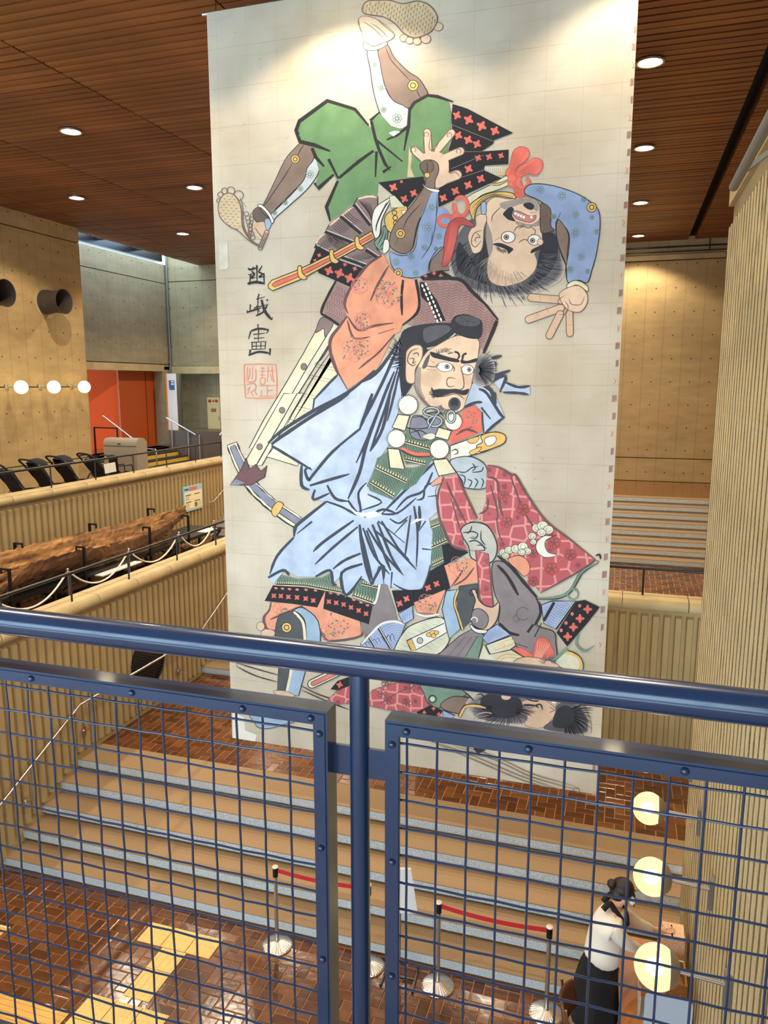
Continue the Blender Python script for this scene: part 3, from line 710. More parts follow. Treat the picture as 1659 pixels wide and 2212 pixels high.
for a, c in ((.07, .235), (.07, .415), (.48, .235), (.48, .415)): card(Y0+a, Y0+a+.26, Z0+c-.008, Z0+c+.012, ink, 'heading', .008)
for k in range(6):
    for a, c in ((.07, .20), (.07, .385), (.64, .2)): 
        if c-k*.02 > (.3 if c > .3 else .07): card(Y0+a, Y0+a+.17, Z0+c-k*.022, Z0+c-k*.022+.006, mat('ink_grey', (150, 140, 112), .6) if 'ink_grey' not in bpy.data.materials else bpy.data.materials['ink_grey'], 'text_line', .008)
card(Y0+.49, Y0+.61, Z0+.08, Z0+.20, mat('picture_brown', (150, 96, 40), .6, var=.5, vscale=20), 'picture', .008)

# ================================================================== things along the concrete wall on the top floor
cloth = mat('black_fabric', (20, 20, 22), .85); rub = mat('tyre_rubber', (26, 26, 28), .7)
def stroller(y, lab, tag_white=False, canopy=True, x=-12.15):
    t = thing('stroller', lab, 'stroller', (x, y, ZT), math.radians(0), 'folded strollers along the wall'); q = lambda a, b, c: (a, b, c)
    # local: +y is forward (to the right in the picture), x across
    w = .22
    hb = catmull([(-w, .30, .62), (-w, .02, .98), (-w*.9, -.10, 1.10), (0, -.13, 1.13), (w*.9, -.10, 1.10), (w, .02, .98), (w, .30, .62)], 5)
    MB().tube(hb, .019, 8).build('handle', cloth, t, True, True)
    for sx in (-w, w):
        MB().tube([(sx, .12, .86), (sx, .50, .30), (sx, .62, .10)], .014, 8).build('frame_tube', MT['brushed'], t, True, True)
        MB().tube([(sx, .30, .62), (sx, .12, .12)], .014, 8).build('frame_tube', MT['brushed'], t, True, True)
        for yy, r in ((.10, .09), (.62, .08)):
            mb = MB(); mb.lathe([(r-.02, -.018), (r, -.018), (r, .018), (r-.02, .018)], 18, (sx, yy, r), 'x'); mb.build('wheel', rub, t, True, True)
    mb = MB(); mb.prism([(-w+.015, .06, .98), (-w+.015, .10, 1.0), (-w+.015, .48, .36), (-w+.015, .42, .32)], (2*w-.03, 0, 0)); mb.build('back_rest', cloth, t, False, True)
    mb = MB(); mb.prism([(-w+.015, .42, .38), (-w+.015, .72, .46), (-w+.015, .72, .41), (-w+.015, .40, .32)], (2*w-.03, 0, 0)); mb.build('seat', cloth, t, False, True)
    mb = MB(); mb.tube(catmull([(-w, .42, .56), (-w, .72, .56), (0, .80, .56), (w, .72, .56), (w, .42, .56)], 5), .016, 8); mb.build('bumper_bar', cloth, t, True, True)
    if canopy:
        P = []; Fs = []; n = 8
        for i in range(5):
            a = math.radians(15+32*i)
            for j in range(n+1):
                b = math.pi*j/n; P.append((-math.cos(b)*w*1.02, .12+.21*math.cos(a)*math.sin(b)*1.0, .90+.05+.19*math.sin(a)*math.sin(b)**.6))
        for i in range(4):
            for j in range(n): Fs.append((i*(n+1)+j, i*(n+1)+j+1, (i+1)*(n+1)+j+1, (i+1)*(n+1)+j))
        mb = MB(); mb.add(P, Fs); o = mb.build('canopy', cloth, t, True, True)
    mb = MB(); mb.box(-w+.03, w-.03, .15, .55, .16, .24); mb.build('basket', cloth, t, False, True)
    if tag_white: MB().obox((w+.02, .34, .80), (.004, 0, 0), (0, .14, .01), (0, -.01, .10)).build('paper_tag', paper, t, False, True)
    t.rotation_euler = (0, 0, math.radians(-14)); t.scale = (1.15, 1.15, 1.12); return t
stroller(12.35, 'black folded stroller with a bare loop handle at the picture edge', canopy=False)
stroller(13.2, 'black stroller with hood, second along the concrete wall')
stroller(14.0, 'black stroller with hood, third along the concrete wall')
stroller(14.78, 'black stroller with a white paper tag beside the wheelchairs', True, canopy=False, x=-11.95)
def wheelchair(x, y, lab):
    t = thing('wheelchair', lab, 'wheelchair', (x, y, ZT), math.radians(-10), 'folded wheelchairs by the grey cabinet')
    for sx in (-.13, .13):
        mb = MB(); mb.tube([(sx*1.35, .28*math.cos(a), .30+.28*math.sin(a)) for a in [2*math.pi*k/28 for k in range(28)]], .016, 8, closed=True); mb.build('wheel', rub, t, True, True)
        mb = MB()
        for k in range(7): a = math.pi*k/7; mb.tube([(sx*1.35, -.28*math.cos(a), .30-.28*math.sin(a)), (sx*1.35, .28*math.cos(a), .30+.28*math.sin(a))], .003, 5)
        mb.build('spokes', MT['chrome'], t, False, True)
        mb = MB(); mb.tube([(sx, -.36, .95), (sx, -.20, .93), (sx, -.16, .5), (sx, .42, .48), (sx, .46, .12)], .013, 8); mb.tube([(sx, -.18, .70), (sx, .25, .70), (sx, .28, .5)], .013, 8); mb.build('frame', MT['blackmetal'], t, True, True)
        mb = MB(); mb.tube([(sx, -.47, .94), (sx, -.33, .955)], .02, 8); mb.build('hand_grip', rub, t, True, True)
        mb = MB(); mb.lathe([(.06, -.015), (.075, -.015), (.075, .015), (.06, .015)], 14, (sx, .42, .075), 'x'); mb.build('caster', rub, t, True, True)
    MB().box(-.12, .12, -.19, -.165, .50, .90).build('back_cloth', cloth, t, False, True)
    MB().box(-.12, .12, -.16, .38, .47, .50).build('seat', cloth, t, False, True)
    t.scale = (1.08, 1.08, 1.16); return t
wheelchair(-12.72, 16.2, 'folded wheelchair nearest the strollers, black frame'); wheelchair(-12.22, 16.3, 'folded wheelchair nearest the grey cabinet, black frame')
gc = thing('cabinet', 'grey metal cabinet with a rounded top at the concrete wall corner', 'cabinet', (-12.7, 17.520, ZT))
gm = mat('cabinet_grey', (150, 140, 122), .5, .1)
pr = [(-13.2, 16.970, ZT), (-13.2, 16.970, 4.42)]+[(-13.2, 16.970+.14-.14*math.cos(a), 4.42+.17*math.sin(a)) for a in [math.pi/2*k/6 for k in range(1, 7)]]+[(-13.2, 17.320, 4.59), (-13.2, 17.440, 4.50), (-13.2, 17.470, ZT)]
MB().prism(pr, (1.02, 0, 0)).build('body', gm, gc)
MB().box(-13.1, -12.3, 16.958, 16.972, 3.3, 4.30).build('door', gm, gc); MB().box(-12.75, -12.65, 16.950, 16.960, 4.44, 4.46).build('slot', MT['dark'], gc); MB().box(-13.2, -12.18, 16.961, 16.970, 4.385, 4.395).build('seam', MT['dark'], gc)
MB().box(-12.35, -12.33, 16.940, 16.960, 4.12, 4.2).build('lock', MT['chrome'], gc)
for k, (bx, by) in enumerate(((-12.75, 18.2), (-13.35, 18.45))):
    b = thing('barrier_frame', ('bent steel tube barrier standing before the yellow steps', 'bent steel tube barrier half hidden by the grey cabinet')[k], 'barrier', (bx, by, ZT), group='steel tube barriers')
    w = .33; MB().tube(catmull([(bx-w, by, ZT), (bx-w, by, ZT+.95), (bx-w+.1, by, ZT+1.06), (bx+w-.1, by, ZT+1.06), (bx+w, by, ZT+.95), (bx+w, by, ZT)], 5), .02, 8).build('hoop', MT['chrome'], b, True)
    MB().tube([(bx-w, by, ZT+.55), (bx+w, by, ZT+.55)], .016, 8).build('crossbar', MT['chrome'], b, True)
    mb = MB()
    for j in range(11): mb.tube([(bx-w+.06*j, by, ZT+.1), (bx-w+.06*j, by, ZT+.54)], .004, 5)
    for j in range(7): mb.tube([(bx-w, by, ZT+.12+.065*j), (bx+w, by, ZT+.12+.065*j)], .004, 5)
    mb.build('wire_grid', MT['brushed'], b)
sg = thing('sign_panel', 'tall white sign panel with an orange edge and a blue label', 'sign', (-15.1, 23.2, 4.42))
MB().box(-15.25, -14.89, 23.18, 23.22, 4.42, 6.36).build('panel', MT['white'], sg); MB().box(-15.30, -15.25, 23.17, 23.23, 4.42, 6.36).build('edge', mat('sign_orange', (226, 128, 30), .5), sg)
MB().box(-15.17, -14.95, 23.17, 23.18, 5.80, 6.13).build('blue_label', mat('sign_blue', (48, 88, 140), .5), sg)
for a, b, c, d in ((-15.08, -15.03, 6.06, 6.11), (-15.02, -14.97, 6.06, 6.11), (-15.08, -15.03, 5.97, 6.03), (-15.02, -14.97, 5.97, 6.03), (-15.16, -15.13, 5.82, 5.85)): MB().box(a, b, 23.165, 23.17, c, d).build('label_mark', paper, sg)
hy = thing('hydrant_cabinet', 'cream fire hydrant cabinet with red lamps on the recess wall', 'cabinet', (-14.1, 24.3, 4.42))
MB().box(-14.35, -13.86, 24.28, 24.48, 4.42, 5.53).build('body', mat('hydrant_cream', (196, 176, 118), .5), hy)
redm = mat('signal_red', (150, 24, 18), .35)
for cx_, r in ((-14.24, .055), (-14.10, .035), (-13.97, .055)):
    mb = MB(); mb.lathe([(r, 0), (r*.9, -.03), (r*.3, -.045)], 14, (cx_, 24.28, 5.41), 'y'); mb.build('signal_lamp', redm, hy, True)
MB().box(-14.20, -14.0, 24.27, 24.28, 5.02, 5.14).build('name_plate', redm, hy); MB().box(-13.90, -13.88, 24.26, 24.28, 4.72, 4.86).build('latch', MT['greymetal'], hy)
# ================================================================== belt stanchions on the lower floor
redb = mat('red_belt', (190, 24, 28), .6); spun = mat('spun_steel', (214, 206, 196), .25, 1.)
def radial_base(x, y):
    """shallow spun cone with fine radial facets"""
    mb = MB(); P = []; Fs = []; n = 64
    for r, z in ((.165, 0), (.165, .012), (.150, .020), (.03, .062), (.022, .07)):
        for j in range(n):
            a = 2*math.pi*j/n; P.append((x+r*math.cos(a), y+r*math.sin(a), z+(.0022*(j % 2) if .1 < r < .16 else 0)))
    for i in range(4):
        for j in range(n): Fs.append((i*n+j, i*n+(j+1) % n, (i+1)*n+(j+1) % n, (i+1)*n+j))
    Fs.append(tuple(range(4*n, 5*n))); Fs.append(tuple(reversed(range(n))))
    return mb.add(P, Fs)
SP = [(-3.32, 6.64, 'belt post left of the railing post, farthest left'), (-2.28, 6.66, 'belt post mostly hidden behind the railing post'), (-1.53, 6.62, 'belt post right of the white placard'), (-.45, 6.60, 'belt post nearest the bowing person')]
for i, (x, y, lab) in enumerate(SP):
    p = thing('belt_stanchion', 'steel '+lab, 'stanchion', (x, y, 0), group='steel belt posts at the foot of the stairs')
    radial_base(x, y).build('base', spun, p)
    MB().tube([(x, y, .06), (x, y, .84)], .021, 16).build('pole', MT['brushed'], p, True)
    MB().tube([(x, y, .83), (x, y, .935)], .029, 16).build('belt_housing', MT['blackmetal'], p, True)
    mb = MB(); mb.lathe([(.033, .935), (.033, .944), (.028, .948)], 18, (x, y, 0)); mb.build('top_cap', mat('cap_white', (238, 226, 206), .4) if 'cap_white' not in bpy.data.materials else bpy.data.materials['cap_white'], p, True)
    if i in (0, 2):
        x2, y2 = SP[i+1][:2]; mb = MB(); n = 10
        for k in range(n):
            a, b = k/n, (k+1)/n; za, zb = .90-.03*(1-(2*a-1)**2), .90-.03*(1-(2*b-1)**2)
            xa, xb = x+.03+(x2-x-.06)*a, x+.03+(x2-x-.06)*b; ya, yb = y+(y2-y)*a, y+(y2-y)*b
            mb.add([(xa, ya-.0015, za-.024), (xb, yb-.0015, zb-.024), (xb, yb-.0015, zb+.024), (xa, ya-.0015, za+.024), (xa, ya+.0015, za-.024), (xb, yb+.0015, zb-.024), (xb, yb+.0015, zb+.024), (xa, ya+.0015, za+.024)],
                   [(0, 1, 2, 3), (7, 6, 5, 4), (0, 4, 5, 1), (2, 6, 7, 3)])
        mb.build('belt', redb, p)
sp = thing('placard_stand', 'white placard on a low stand between the belt posts', 'sign', (-1.93, 6.60, 0))
MB().obox((-1.88, 6.55, 1.04), (.11, .03, .0), (-.004, .012, .002), (-.03, -.02, .25)).build('placard', MT['white'], sp)
mb = MB(); mb.tube([(-1.93, 6.60, .02), (-1.92, 6.585, .8)], .012, 8); mb.build('pole', MT['greymetal'], sp, True)
mb = MB(); mb.beam((-1.78, 6.80, .02), (-1.75, 6.44, .02), .018); mb.beam((-2.09, 6.64, .02), (-2.08, 6.43, .02), .018); mb.beam((-2.09, 6.58, .02), (-1.77, 6.60, .02), .018); mb.build('foot', MT['blackmetal'], sp)

# ================================================================== tactile paving
ytile = mat('tactile_yellow', (226, 186, 106), .5, var=.08, vscale=6)
tp = thing('tactile_paving', 'yellow tactile paving path with studs and ribs on the brown floor', 'tactile paving', (-4.35, 5.9, 0))
def stud_mesh(n=5, w=.30):
    mb = MB(); a = w/2-.004
    mb.box(-a, a, -a, a, -.002, .004)
    for i in range(n):
        for j in range(n):
            mb.lathe([(.016, .004), (.013, .008), (.007, .009)], 8, (-w/2+w*(i+.5)/n, -w/2+w*(j+.5)/n, 0))
    return mb.mesh('stud_tile', ytile, True)
def bar_mesh(n=4, w=.30):
    mb = MB(); a = w/2-.004
    mb.box(-a, a, -a, a, -.002, .004)
    for i in range(n):
        x = -w/2+w*(i+.5)/n; mb.prism([(x-.016, -a+.02, .004), (x-.010, -a+.02, .009), (x+.010, -a+.02, .009), (x+.016, -a+.02, .004)], (0, 2*a-.04, 0))
    return mb.mesh('bar_tile', ytile)
SMm, BMm = stud_mesh(), bar_mesh()
off = Vector(tp.location)
for x in (-4.67, -4.37, -4.07): inst('stud_tile', SMm, tp, Vector((x, 6.39, .002))-off)
for y in (6.09, 5.79): inst('bar_tile', BMm, tp, Vector((-4.34, y, .002))-off)
inst('bar_tile', BMm, tp, Vector((-4.34, 5.60, .0015))-off, sc=(1, .30, 1))
for x in (-4.65, -4.35, -4.05):
    for y in (5.33, 5.03): inst('stud_tile', SMm, tp, Vector((x, y, .002))-off)
fm = thing('floor_mat', 'yellow ribbed floor mat at the lower left picture corner', 'mat', (-5.4, 4.9, 0))
mm = mat('mat_yellow', (222, 170, 84), .5, var=.1, vscale=5)
for k in range(6): MB().box(-6.2, -4.84, 5.22-.062*(k+1)+.004, 5.22-.062*k, .001, .010).build('strip', mm, fm)
f2 = thing('floor_plate', 'small yellow floor plate at the left picture edge', 'floor plate', (-6.35, 5.87, 0))
MB().box(-6.62, -6.29, 5.72, 5.96, .001, .010).build('plate', mm, f2); MB().box(-6.62, -6.285, 5.955, 5.985, .001, .008).build('rim', paper, f2)

# ================================================================== reception table, chair, the person
tw = wood('table_wood', (190, 122, 60), (150, 88, 38), 'Y', 8, .4)
tb = thing('reception_table', 'orange brown wooden table against the right ribbed wall', 'table', (.5, 6, 0))
MB().box(.195, .755, 4.6, 7.02, .665, .70).build('table_top', tw, tb)
MB().box(.225, .25, 4.65, 6.75, .15, .665).build('front_panel', tw, tb)
for x, y in ((.24, 4.7), (.725, 4.7), (.24, 6.72), (.725, 6.72)): MB().box(x-.025, x+.025, y-.025, y+.025, 0, .665).build('leg', MT['brushed'], tb)
bx = thing('ballot_box', 'pale patterned collection box with a black slot on the table', 'box', (.69, 6.88, .70))
bpm = mat('pale_pattern', (232, 196, 158), .6, var=.12, vscale=60, alt=(206, 160, 120), detail=1)
MB().box(.565, .755, 6.765, 6.995, .70, .95).build('body', bpm, bx); MB().box(.640, .653, 6.80, 6.96, .949, .953).build('slot', MT['dark'], bx)
bk = thing('wicker_basket', 'small brown woven basket behind the nearest globe lamp', 'basket', (.70, 6.46, .70))
wk = mat('wicker', (170, 122, 62), .7, var=.5, vscale=90, bump=.8, bscale=140)
mb = MB()
for (a, b, c, d) in ((.58, .75, 6.33, 6.345), (.58, .75, 6.605, 6.62), (.58, .595, 6.345, 6.605), (.735, .75, 6.345, 6.605)): mb.box(a, b, c, d, .70, .84)
mb.box(.595, .735, 6.345, 6.605, .70, .71); mb.build('weave', wk, bk)
MB().tube([(.585, 6.338, .845), (.745, 6.338, .845), (.745, 6.612, .845), (.585, 6.612, .845)], .012, 8, closed=True).build('rim', wk, bk, True)
nt_ = thing('counter_sign', 'small white clock display standing beside the collection box', 'sign', (.70, 6.68, .70))
MB().box(.60, .75, 6.655, 6.70, .70, .80).build('case', MT['white'], nt_); MB().box(.62, .70, 6.652, 6.655, .725, .78).build('dark_display', MT['dark'], nt_)
cdk = thing('leaflet', 'orange leaflet with dark red stripes lying on the table', 'leaflet', (.62, 6.24, .70))
lo = mat('leaflet_orange', (222, 140, 62), .5)
MB().box(.46, .72, 6.17, 6.31, .701, .708).build('sheet', lo, cdk)
for k in range(3): MB().box(.60+.035*k, .612+.035*k, 6.17, 6.31, .708, .710).build('stripe', mat('leaflet_red', (150, 40, 16), .5) if 'leaflet_red' not in bpy.data.materials else bpy.data.materials['leaflet_red'], cdk)
def clear(name, col, a):
    m = bpy.data.materials.new(name); m.use_nodes = True; nt = m.node_tree; nt.nodes.clear()
    o = N(nt, 'ShaderNodeOutputMaterial'); t = N(nt, 'ShaderNodeBsdfTransparent'); d = N(nt, 'ShaderNodeBsdfPrincipled'); mx = N(nt, 'ShaderNodeMixShader')
    d.inputs['Base Color'].default_value = srgb(col); d.inputs['Roughness'].default_value = .15; mx.inputs[0].default_value = a
    nt.links.new(t.outputs[0], mx.inputs[1]); nt.links.new(d.outputs[0], mx.inputs[2]); nt.links.new(mx.outputs[0], o.inputs[0]); return m
ac = thing('acrylic_screen', 'pale blue rounded acrylic screen standing on the table', 'screen', (.58, 5.9, .70))
pol = []
x0, x1, z0, z1, r = .385, .755, .70, 1.085, .07
for cx_, cz_, a0 in ((x1-r, z1-r, 0), (x0+r, z1-r, 90)):
    for k in range(6): a = math.radians(a0+18*k); pol.append((cx_+r*math.cos(a), 5.90, cz_+r*math.sin(a)))
pol = [(x1, 5.90, z0)]+pol+[(x0, 5.90, z0)]
MB().prism(pol, (0, .006, 0)).build('sheet', clear('acrylic_blue', (176, 196, 210), .82), ac)
MB().box(.40, .46, 5.80, 6.0, .70, .712).box(.70, .76, 5.80, 6.0, .70, .712).build('foot', clear('acrylic_clear', (230, 236, 238), .35), ac)
a2 = thing('acrylic_holder', 'clear acrylic holder with a paper slip on the table edge', 'holder', (.38, 6.1, .70))
MB().box(.345, .352, 6.02, 6.27, .70, .86).box(.345, .42, 6.02, 6.27, .70, .705).build('sheet', bpy.data.materials['acrylic_clear'], a2); MB().box(.360, .364, 6.06, 6.23, .706, .84).build('paper_slip', paper, a2)
# chair: curved brown back shell on a chrome tube frame
ch = thing('chair', 'brown shell chair on a chrome tube frame beside the table', 'chair', (-.02, 5.78, 0))
bwn = mat('brown_shell', (96, 58, 38), .4)
P = []; Fs = []; n = 10
for i in range(6):
    z = .74+.30*i/5
    for j in range(n+1):
        a = math.pi*(-.36+.72*j/n); rr_ = .22-.02*(i/5); sh = 1-.25*(i/5)**3
        P.append((-.18+rr_*math.sin(a)*.3-.05*i/5+.10*(1-math.cos(a)), 5.78+rr_*math.sin(a)*sh, z))
for i in range(5):
    for j in range(n): Fs.append((i*(n+1)+j, i*(n+1)+j+1, (i+1)*(n+1)+j+1, (i+1)*(n+1)+j))
mb = MB(); mb.add(P, Fs); o = mb.build('backrest', bwn, ch, True); md = o.modifiers.new('shell', 'SOLIDIFY'); md.thickness = .018
mb = MB(); mb.lathe([(.02, .435), (.19, .435), (.205, .45), (.19, .475), (.02, .48)], 20, (.03, 5.78, 0)); mb.build('seat', bwn, ch, True)
for sy in (-1, 1):
    MB().tube(catmull([(-.20, 5.78+sy*.17, 1.0), (-.15, 5.78+sy*.19, .62), (-.10, 5.78+sy*.19, .44), (-.17, 5.78+sy*.20, .012)], 5), .012, 8).build('leg', MT['chrome'], ch, True)
    MB().tube(catmull([(-.12, 5.78+sy*.19, .44), (.10, 5.78+sy*.18, .43), (.15, 5.78+sy*.19, .40), (.17, 5.78+sy*.20, .012)], 5), .012, 8).build('leg', MT['chrome'], ch, True)
ch.rotation_euler = (0, 0, math.radians(10)); ch.location.x -= .06

# ---- the person, bending over the table towards the box
def skin_mesh(name, joints, edges, m, parent, sub=2, root=0):
    me = bpy.data.meshes.new(name); bm = bmesh.new(); lay = bm.verts.layers.skin.verify(); vs = []
    off = Vector(parent.location); pp = parent.parent
    while pp is not None: off = off+Vector(pp.location); pp = pp.parent
    for k, (p, r) in enumerate(joints):
        v = bm.verts.new(Vector(p)-off); r = r if isinstance(r, tuple) else (r, r); v[lay].radius = r; v[lay].use_root = (k == root); vs.append(v)
    for a, b in edges: bm.edges.new((vs[a], vs[b]))
    bm.to_mesh(me); bm.free(); me.materials.append(m)
    o = bpy.data.objects.new(name, me); link(o, parent)
    s_ = o.modifiers.new('grow', 'SKIN'); s_.use_smooth_shade = True
    u = o.modifiers.new('smooth', 'SUBSURF'); u.levels = sub; u.render_levels = sub
    return o
skin = mat('skin', (226, 178, 148), .55); blouse = mat('cream_blouse', (232, 222, 206), .8, bump=.2, bscale=60); black = mat('black_cloth', (16, 16, 18), .85); hairm = mat('dark_hair', (34, 22, 18), .45, bump=.4, bscale=180, stretch=(1, 1, .1))
pr_ = thing('person', 'person in a cream blouse with black collar and skirt bending over the table', 'person', (.0, 6.28, 0))
J = [((.02, 6.30, .92), (.08, .08)),            # 0 pelvis
     ((.035, 6.31, 1.06), (.105, .10)),        # 1 waist
     ((.055, 6.33, 1.22), (.11, .105)),         # 2 ribs
     ((.085, 6.35, 1.36), (.12, .12)),          # 3 chest
     ((.125, 6.38, 1.445), (.055, .055)),       # 4 neck
     ((.155, 6.41, 1.50), (.05, .05)),          # 5 nape
     ((.195, 6.45, 1.565), (.085, .085)),       # 6 skull
     ((.215, 6.455, 1.50), (.06, .06)),         # 7 jaw
     ((.11, 6.20, 1.36), (.055, .055)), ((.24, 6.26, 1.19), (.043, .043)), ((.36, 6.42, 1.05), (.033, .033)), ((.40, 6.49, 1.02), (.026, .026)),   # 8-11 near arm
     ((.14, 6.52, 1.33), (.055, .055)), ((.31, 6.66, 1.12), (.043, .043)), ((.49, 6.79, .985), (.033, .033)), ((.53, 6.82, .975), (.026, .026)),   # 12-15 far arm
     ((.02, 6.20, .80), (.06, .06)), ((.03, 6.20, .47), (.058, .058)), ((.01, 6.20, .10), (.04, .04)), ((.10, 6.20, .045), (.04, .03)),          # 16-19 near leg
     ((.02, 6.40, .80), (.06, .06)), ((.03, 6.40, .47), (.058, .058)), ((.01, 6.40, .10), (.04, .04)), ((.10, 6.40, .045), (.04, .03))]
Ed = [(0, 1), (1, 2), (2, 3), (3, 4), (4, 5), (5, 6), (6, 7), (3, 8), (8, 9), (9, 10), (10, 11), (3, 12), (12, 13), (13, 14), (14, 15), (0, 16), (16, 17), (17, 18), (18, 19), (0, 20), (20, 21), (21, 22), (22, 23)]
def add_hand(J, Ed, wrist, tip_dir, side, n0):
    """palm plus five short finger chains"""
    d = Vector(tip_dir).normalized(); s = Vector(side).normalized(); up = d.cross(s); w = Vector(J[wrist][0])
    palm = len(J); J.append((w+d*.045, (.030, .020))); Ed.append((wrist, palm))
    for k, (o, l) in enumerate(((-.026, .060), (-.009, .070), (.009, .066), (.026, .052))):
        a = len(J); J.append((w+d*.085+s*o, .009)); J.append((w+d*(.085+l*.55)+s*o*1.15-up*.006, .008)); J.append((w+d*(.085+l)+s*o*1.2-up*.02, .0065)); Ed.extend(((palm, a), (a, a+1), (a+1, a+2)))
    a = len(J); J.append((w+d*.03-s*.045-up*.01, .010)); J.append((w+d*.07-s*.06-up*.016, .008)); Ed.extend(((palm, a), (a, a+1)))
add_hand(J, Ed, 11, (.5, .7, -.25), (.8, -.6, 0), 0); add_hand(J, Ed, 15, (.75, .35, -.15), (.4, -.9, 0), 0)
body = skin_mesh('body', J, Ed, skin, pr_)
B = [((.03, 6.30, .90), (.185, .175)), ((.04, 6.31, 1.05), (.175, .165)), ((.06, 6.33, 1.22), (.165, .155)), ((.085, 6.35, 1.355), (.138, .14)), ((.115, 6.37, 1.42), (.075, .075)),
     ((.11, 6.19, 1.36), .078), ((.24, 6.26, 1.185), .062), ((.345, 6.40, 1.065), .045), ((.14, 6.53, 1.33), .078), ((.31, 6.665, 1.115), .062), ((.465, 6.775, 1.0), .045)]
skin_mesh('blouse', B, [(0, 1), (1, 2), (2, 3), (3, 4), (3, 5), (5, 6), (6, 7), (3, 8), (8, 9), (9, 10)], blouse, pr_)
mb = MB(); n = 28; P = []; Fs = []
for i, (z, rx, ry, cx_) in enumerate(((1.0, .135, .125, .02), (.90, .165, .165, .01), (.72, .185, .20, -.005), (.52, .205, .23, -.01), (.40, .215, .24, -.01), (.40, .20, .225, -.01))):
    for j in range(n):
        a = 2*math.pi*j/n; f = 1+(.05*math.sin(7*a) if i > 1 else 0); P.append((cx_+rx*f*math.cos(a), 6.30+ry*f*math.sin(a), z))
for i in range(5):
    for j in range(n): Fs.append((i*n+j, i*n+(j+1) % n, (i+1)*n+(j+1) % n, (i+1)*n+j))
mb.add(P, Fs); mb.build('skirt', black, pr_, True)
for y in (6.20, 6.40): mb = MB(); mb.sphere((.06, y, .045), .1, 14, 8, (1.1, .45, .45)); mb.build('shoe', black, pr_, True)
# sailor collar band, hair, bun, mask, earloop
mb = MB(); mb.tube(catmull([(.02, 6.26, 1.475), (.075, 6.30, 1.515), (.12, 6.31, 1.455), (.20, 6.30, 1.36), (.225, 6.36, 1.32), (.21, 6.44, 1.36), (.13, 6.47, 1.46), (.075, 6.42, 1.52), (.02, 6.36, 1.48)], 4), [.026]*33, 8); mb.build('collar_band', black, pr_, True)
mb = MB(); mb.sphere((.178, 6.445, 1.590), .100, 22, 14, (1.0, .95, .92)); mb.sphere((.140, 6.435, 1.555), .082, 18, 12, (.9, 1.08, 1.05))
mb.sphere((.085, 6.41, 1.635), .042, 16, 12); mb.sphere((.215, 6.405, 1.545), .03, 10, 8, (.6, .5, 1.4)); mb.tube([(.265, 6.46, 1.56), (.285, 6.45, 1.50), (.280, 6.45, 1.42)], [.014, .009, .003], 8)
mb.build('hair', hairm, pr_, True)
mb = MB(); mb.sphere((.262, 6.455, 1.485), .05, 16, 10, (.62, .9, .85)); mb.build('face_mask', mat('mask_white', (240, 240, 238), .7), pr_, True)
mb = MB(); mb.tube([(.245, 6.41, 1.50), (.205, 6.375, 1.53), (.195, 6.37, 1.50)], .004, 6); mb.build('ear_loop', bpy.data.materials['mask_white'], pr_, True)
mb = MB()
for sy in (-1, 1): mb.sphere((.188, 6.452+sy*.084, 1.525), .026, 10, 8, (.8, .35, 1.1))
mb.build('ears', skin, pr_, True)
mb = MB()
for sy in (-1, 1): mb.sphere((.285, 6.455+sy*.030, 1.555), .008, 8, 6, (.5, 1.3, .6))
mb.build('eyes', black, pr_, True)
mb = MB(); mb.tube([(.09, 6.49, 1.30), (.12, 6.24, 1.27)], .004, 6); mb.build('strap', black, pr_, True)
